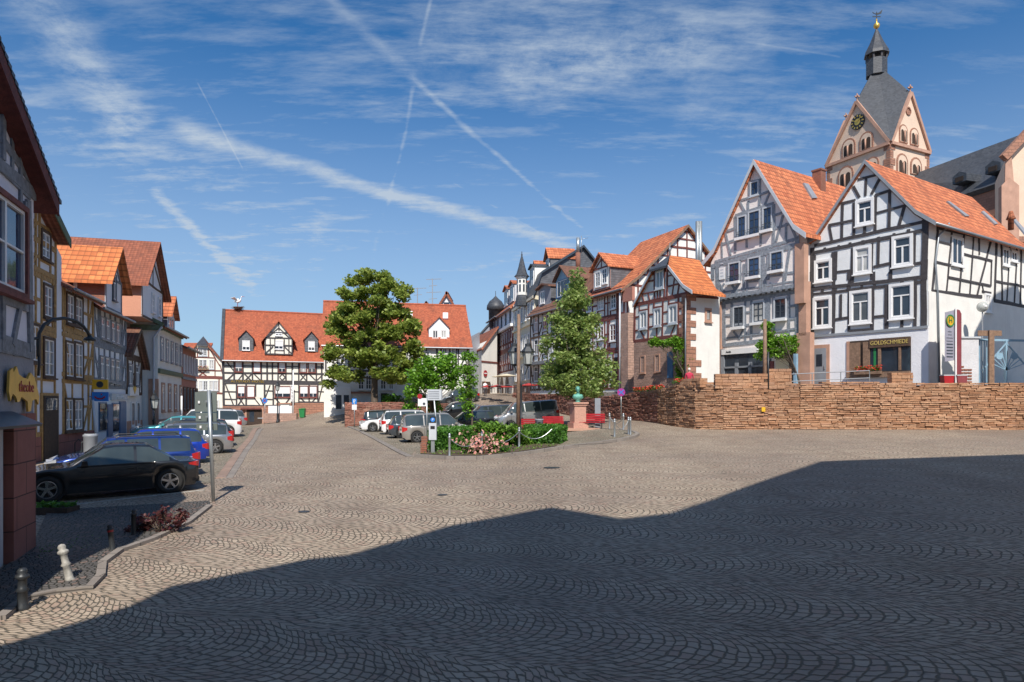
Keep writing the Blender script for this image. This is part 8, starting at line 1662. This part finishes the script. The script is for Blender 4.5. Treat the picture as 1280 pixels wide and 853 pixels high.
# person: head and red shirt behind the wall
def person(b, label, shirt, hair, trousers, h=1.68, face=-90, sit=False):
    r = thing('person', label, 'person', b); s = h / 1.7; a = R(face); fx, fy = Vector((math.cos(a), math.sin(a), 0)), Vector((-math.sin(a), math.cos(a), 0))
    def q(x, y, z): return b + (fy * x + fx * y + ZUP * z) * s
    V = [q(0, 0, .98), q(0, 0, 1.2), q(0, .01, 1.42), q(0, .02, 1.5), q(0, .02, 1.58), q(.19, 0, 1.40), q(.25, .02, 1.12), q(.24, .14, .9), q(.24, .17, .83), q(-.19, 0, 1.40), q(-.25, .02, 1.12), q(-.24, .14, .9), q(-.24, .17, .83), q(.1, 0, .9), q(.11, .02, .5), q(.11, 0, .09), q(.11, .14, .04), q(-.1, 0, .9), q(-.11, .06, .5), q(-.11, .03, .09), q(-.11, .17, .04)]
    E = [(0, 1), (1, 2), (2, 3), (3, 4), (2, 5), (5, 6), (6, 7), (7, 8), (2, 9), (9, 10), (10, 11), (11, 12), (0, 13), (13, 14), (14, 15), (15, 16), (0, 17), (17, 18), (18, 19), (19, 20)]
    RR = [.15, .14, .15, .06, .055, .065, .05, .038, .03, .065, .05, .038, .03, .1, .065, .045, .035, .1, .065, .045, .035]
    me = bpy.data.meshes.new('body'); me.from_pydata([tuple(v - b) for v in V], E, []); o = bpy.data.objects.new('body', me); COL.objects.link(o); o.parent = r; me.materials.append(shirt); me.materials.append(P_SKIN); me.materials.append(trousers)
    m = o.modifiers.new('s', 'SKIN'); m.use_smooth_shade = True; m.use_x_symmetry = False
    for i, rr in enumerate(RR): me.skin_vertices[0].data[i].radius = (rr * s, rr * s * .8)
    me.skin_vertices[0].data[0].use_root = True; o.modifiers.new('d', 'SUBSURF').levels = 1; o.modifiers['d'].render_levels = 1
    dg = bpy.context.evaluated_depsgraph_get(); m2 = bpy.data.meshes.new_from_object(o.evaluated_get(dg)); o.modifiers.clear(); o.data = m2
    for p_ in m2.polygons: zc_ = p_.center.z / s; xr_ = math.hypot(p_.center.x, p_.center.y); p_.material_index = 1 if zc_ > 1.5 or (zc_ < .93 and zc_ > .78 and xr_ > .2 * s) else (2 if zc_ < .93 else 0); p_.use_smooth = True
    mb = MB(); ell(mb, q(0, .03, 1.64), .078 * s, .095 * s, .115 * s); ell(mb, q(0, .125, 1.62), .014 * s, .02 * s, .022 * s, 8)
    for e in (-1, 1): ell(mb, q(e * .078, .02, 1.63), .012, .02, .03, 8)
    mb.build('head', P_SKIN, r, True); mb = MB(); ell(mb, q(0, -.005, 1.675), .088 * s, .1 * s, .105 * s); mb.build('hair', hair, r, True)
    mb = MB()
    for e in (-1, 1): ell(mb, q(e * .03, .115, 1.645), .01, .008, .007, 6)
    mb.build('eyes', P_BLACK, r)
    return r
p, t = wpt(861.5); hp = P(861.5, 461.5, p.y + 1.2); person(Vector((hp.x, hp.y, hp.z - 1.66)), 'white-haired person in a red shirt behind the wall, seen from behind', P_REDSH, P_HAIRW, P_DKCLO, 1.66, 80)
b = P(606.5, 495, 74); b.z = gz(b.x, b.y); person(b, 'small distant person in a pale shirt on the slope below the lane', P_WHITE, T_BROWN, P_DKCLO, 1.6, -60)
# bollard-like drain pole at N
p, t = wpt(957); r2 = thing('wooden_pole', 'dark weathered pole rising from the wall before the vine', 'pole', p); tp2 = P(957, 399, p.y); mb = MB(); mb.tube([Vector((p.x, p.y + .1, p.z - .6)), Vector((tp2.x, p.y + .1, tp2.z))], [.12, .09], 10); mb.build('pole', T_WOOD, r2, True); mb = MB(); mb.tube([Vector((p.x + .14, p.y - .02, p.z - .3)), Vector((tp2.x + .14, p.y - .02, P(957, 440, p.y).z))], .05, 8); mb.build('cable_conduit', P_IRON, r2, True)
r2 = thing('hydrant_plate', 'small yellow marker plate on the orange wall', 'sign plate', P(953.5, 512, 37)); mb = MB(); pp_ = wpt(953.5)[0]; mb.box(Vector((pp_.x, pp_.y - .1, P(953, 512, 37).z)), .2, .02, .24); mb.build('plate', P_YEL, r2)
# bus stop sign
c0_, c1_ = P(1181, 450, 36.9), P(1198, 388, 36.9); zt_, zb2 = c1_.z, c0_.z; bs = thing('bus_stop_sign', 'bus stop panel with a yellow and green H disc and dark red side post', 'bus stop', Vector((c1_.x, 37.4, 4)))
x0, x1 = c0_.x, c1_.x - .02; mb = MB(); mb.prism([Vector((x0, 36.9, zb2 - .1)), Vector((x1, 37.2, zb2)), Vector((x1, 37.2, zt_ + .05)), Vector((x0, 36.9, zt_ - .12))], Vector((.06, .1, 0))); pn = mb.build('panel', plain('lilac_panel', (.30, .30, .37), .5), bs)
nn = Vector((.3, -.72, 0)).normalized(); tt = Vector((.72, .3, 0)).normalized(); c = Vector(((x0 + x1) / 2, 37.05, zt_ - .55)) - Vector((0, .02, 0)); mb = MB(); mb.lathe(c + nn * .01, [(.32, 0), (.32, .02)], 26, (tt, ZUP, nn)); dk = mb.build('yellow_disc', P_YEL, pn); mb = MB(); mb.lathe(c + nn * .03, [(.33, 0), (.33, .012), (.26, .012), (.26, 0)], 26, (tt, ZUP, nn)); mb.build('green_ring', P_GREENB, pn); text('H', 'lettering', P_GREENB, bs, c + nn * .045, tt, ZUP, .42, .01)
mb = MB()
for k in range(9):
    z_ = zt_ - 1.15 - k * .17; cc = Vector(((x0 + x1) / 2, 37.05, z_)) + nn * .012; mb.box(cc, .5 if k not in (0, 1) else .3, .012, .025 if k < 4 else .06, (tt, -nn, ZUP))
mb.build('timetable', P_DKBLUE, pn)
mb = MB(); mb.prism([Vector((x1 + .05, 37.15, 3.6)), Vector((x1 + .42, 37.25, 3.6)), Vector((x1 + .42, 37.25, zt_ - .15)), Vector((x1 + .3, 37.22, zt_ + .05)), Vector((x1 + .05, 37.15, zt_ + .1))], Vector((.02, .18, 0))); mb.build('red_side_post', P_DRED, bs); mb = MB(); mb.tube([Vector((x1 + .02, 37.12, 3.6)), Vector((x1 + .02, 37.12, zt_ + .12))], .05); mb.build('white_edge', P_WHITE, bs)
for px, lb6 in ((1186.5, 'small dark red planter box at the foot of the bus stop'), (1203, 'dark pink box right of the bus stop post')):
    a = P(px, 480, 37.0); r2 = thing('planter_box', lb6, 'planter', a); mb = MB(); mb.prism([a + Vector((-.22, 0, -.2)), a + Vector((.22, 0, -.2)), a + Vector((.28, 0, .48)), a + Vector((-.28, 0, .48))], Vector((0, .4, 0))); mb.build('tub', P_RED if px < 1190 else P_DRED, r2); mb = MB(); mb.box(a + Vector((0, .2, .47)), .58, .42, .05); mb.build('rim', P_LGREY, r2); mb = MB(); mb.box(a + Vector((0, .2, .492)), .5, .34, .03); mb.build('soil', P_SOIL, r2)
# stacked brick remains, whitewashed pillar and gate
a = P(1214, 480, 37.8); r2 = thing('gate_pillar', 'whitewashed brick gate pillar with exposed bricks', 'pillar', a); zt2 = P(1214, 423, 37.8).z; mb = MB(); mb.prism([a + Vector((-.55, 0, -.4)), a + Vector((.42, 0, -.4)), Vector((a.x + .42, a.y, zt2)), Vector((a.x - .55, a.y, zt2))], Vector((.3, .6, 0))); mb.build('pier', plaster('whitewash', (.62, .63, .66), .5), r2); mb = MB(); rnd = random.Random(6)
for k in range(16): mb.box(Vector((a.x - .52 + (k % 3) * .22, a.y - .015, a.z + .1 + (k // 3) * .17)), .2, .03, .09)
mb.build('bare_bricks', S_BRICK, r2); mb = MB()
mb.box(Vector((a.x - .05, a.y + .3, zt2 + .04)), 1.1, .75, .09); mb.build('cap', P_LGREY, r2)
g0, g1 = P(1222, 480, 38.2), P(1305, 480, 38.9); zt2 = P(1222, 425, 38.2).z; gt = thing('iron_gate', 'pale blue-grey iron gate with vertical bars and a radiating fan pattern', 'gate', g0); mb = MB(); t_ = (g1 - g0); t_.z = 0; Lg = t_.length; t_.normalize()
mb.bar(Vector((g0.x, g0.y, zt2)), Vector((g1.x, g1.y, zt2)), .1, .12); mb.bar(Vector((g0.x, g0.y, 4.05)), Vector((g1.x, g1.y, 4.05)), .08, .1); mb.bar(Vector((g0.x, g0.y, 3.7)), Vector((g0.x, g0.y, zt2 + .1)), .1, .1); xg = P(1257, 480, 38.5).x
mb.bar(Vector((xg, 38.5, 3.7)), Vector((xg, 38.5, zt2)), .16, .1); mb.build('frame', P_SKYBL, gt); mb = MB(); mb9 = MB(); s_ = .12
while s_ < Lg:
    q = g0 + t_ * s_
    if q.x < xg - 1.15: mb.bar(Vector((q.x, q.y, 3.8)), Vector((q.x, q.y, zt2)), .045, .045)
    elif q.x > xg + 1.3: mb9.bar(Vector((q.x, q.y, 3.8)), Vector((q.x, q.y, zt2)), .045, .045)
    s_ += .15
mb.build('bars', P_SKYBL, gt); mb9.build('bars', P_SKYBL, gt); mb = MB(); c = Vector((xg, 38.44, zt2 - .15)); mb.bar(c, c + Vector((-1.35, -.0, -1.55)), .06, .06, (0, 1, 0)); mb.bar(c, c + Vector((1.35, .05, -1.55)), .06, .06, (0, 1, 0))
for k in range(9): a_ = R(200 + k * 17); mb.bar(c - ZUP * 1.55, c - ZUP * 1.55 + Vector((math.cos(a_ + math.pi) * 1.05, 0, abs(math.sin(a_)) * 1.1)), .04, .04, (0, 1, 0))
for sgn in (-1, 1): mb.lathe(c + Vector((sgn * .42, -.03, -.75)), [(.2, 0), (.2, .03)], 14, (Vector((1, 0, 0)), ZUP, Vector((0, -1, 0))))
mb.build('fan_ornament', P_SKYBL, gt)
a = P(1239.5, 480, 37.6); r2 = thing('wooden_post', 'wooden post with a cross board in front of the gate', 'post', a); z0_, z1_ = P(1239, 452, 37.6).z, P(1239, 413, 37.6).z; mb = MB(); mb.prism([Vector((a.x - .12, a.y, 3.8)), Vector((a.x + .16, a.y, 3.8)), Vector((a.x + .16, a.y, z1_)), Vector((a.x - .12, a.y, z1_))], Vector((0, .12, 0))); mb.build('post', T_WOOD, r2); mb = MB(); mb.prism([Vector((a.x - .66, a.y + .125, z1_ - .3)), Vector((a.x + .66, a.y + .125, z1_ - .3)), Vector((a.x + .66, a.y + .125, z1_)), Vector((a.x - .66, a.y + .125, z1_))], Vector((0, .05, 0))); mb.build('cross_board', T_WOOD, r2)
a = P(1228, 412, 39.6); r2 = thing('globe_lamp', 'clear globe lamp on a thin stem behind the gate', 'lamp', Vector((a.x, a.y, 3.9))); mb = MB(); mb.tube([Vector((a.x, a.y, 3.9)), P(1228, 390, 39.6)], .035); mb.build('stem', P_GREY, r2); mb = MB(); mb.ball(P(1228, 384, 39.6), .3, 18); mb.build('globe', P_LIGHT, r2, True); mb = MB(); mb.ball(P(1228, 384, 39.6) - Vector((0, .25, 0)), .09, 10); mb.build('bulb', P_WHITE, r2)
# cafe: parasols and tables on the terrace
for i, (px, py, d, wd, mt, lb7) in enumerate(((609, 484, 70, 1.8, P_CANVR, 'small red parasol farthest left at the cafe'), (622, 483.5, 69, 2.2, P_CANVR, 'red parasol left of the wooden pole at the cafe'), (634, 484, 67, 2.0, P_CANVR, 'red parasol just right of the first cream one'), (661, 482, 62.5, 2.3, P_CANVR, 'red parasol right of the twin lantern'), (678, 481, 60, 1.9, P_CANVR, 'red parasol at the left edge of the linden'), (626.5, 471, 78, 3.0, P_CANVC, 'left cream awning parasol before the arcade'), (633.5, 470, 75, 3.2, P_CANVC, 'right cream awning parasol before the arcade'))):
    c = P(px, py, d); zb_ = 4.05; r2 = thing('parasol', lb7, 'parasol', (c.x, c.y, zb_), 'cafe parasols'); mb = MB(); mb.tube([(c.x, c.y, zb_), (c.x, c.y, c.z + .25)], .03); mb.build('pole', P_GREY, r2); mb = MB(); mb.lathe((c.x, c.y, c.z - .15), [(wd * .36, .1), (wd * .37, .13), (wd * .2, .25), (.03, .36)], 8); mb.build('canopy', mt, r2)
rnd = random.Random(9)
for k in range(9):
    px = 604 + k * 10.5; d = 71 - k * 1.4; p0 = P(px, 490, d); b = Vector((p0.x, p0.y, 4.05)); r2 = thing('cafe_table', 'small dark cafe table number with chairs round it under the parasols'.replace(' number', ''), 'cafe table', b, 'cafe tables'); mb = MB(); mb.lathe(b, [(.03, 0), (.03, .7), (.4, .71), (.4, .74)], 12); mb.build('table_top', P_GREY, r2)
    for s_ in (-1, 1):
        cc = b + Vector((s_ * .75, rnd.uniform(-.2, .2), 0)); r3 = thing('cafe_chair', 'dark cafe chair at a small table behind the wall', 'chair', cc, 'cafe chairs'); mb = MB(); mb.box(cc + ZUP * .45, .42, .42, .05); mb.build('seat', P_IRON, r3); mb = MB(); mb.box(cc + Vector((s_ * .2, 0, .72)), .04, .42, .4); mb.build('backrest', P_IRON, r3)
        mb = MB()
        for ax_ in (-.18, .18):
            for ay in (-.18, .18): mb.bar(cc + Vector((ax_, ay, 0)), cc + Vector((ax_, ay, .44)), .03, .03)
        mb.build('leg_frame', P_IRON, r3)
p = wpt(735)[0]
# small things near the left house
b = G(62, 590) if False else G(28, 668) + Vector((-.8, 2.2, 0)); r2 = thing('wooden_planter', 'low dark planter box with greenery behind the sandstone pillar', 'planter', b); mb = MB(); mb.box(b + ZUP * .12, 1.0, .5, .3); mb.build('box', T_DOOR, r2); scatter('leaves', [b + Vector((random.uniform(-.45, .45), random.uniform(-.2, .2), random.uniform(.25, .38))) for _ in range(200)], .05, L_HEDGE, r2, 4)
gp = [Vector((*(Vector(AL(13.3)) + Vector((.15 + random.gauss(.3, .22), random.gauss(.2, .5)))), 0)) for _ in range(350)]
for v in gp: v.z = gz(v.x, v.y) + random.uniform(.0, .06)
tag(scatter('weeds', gp, .03, L_HEDGE, None, 6, up=0, aspect=.3), 'thin weeds at the foot of the sandstone pillar', 'weeds', kind='stuff')
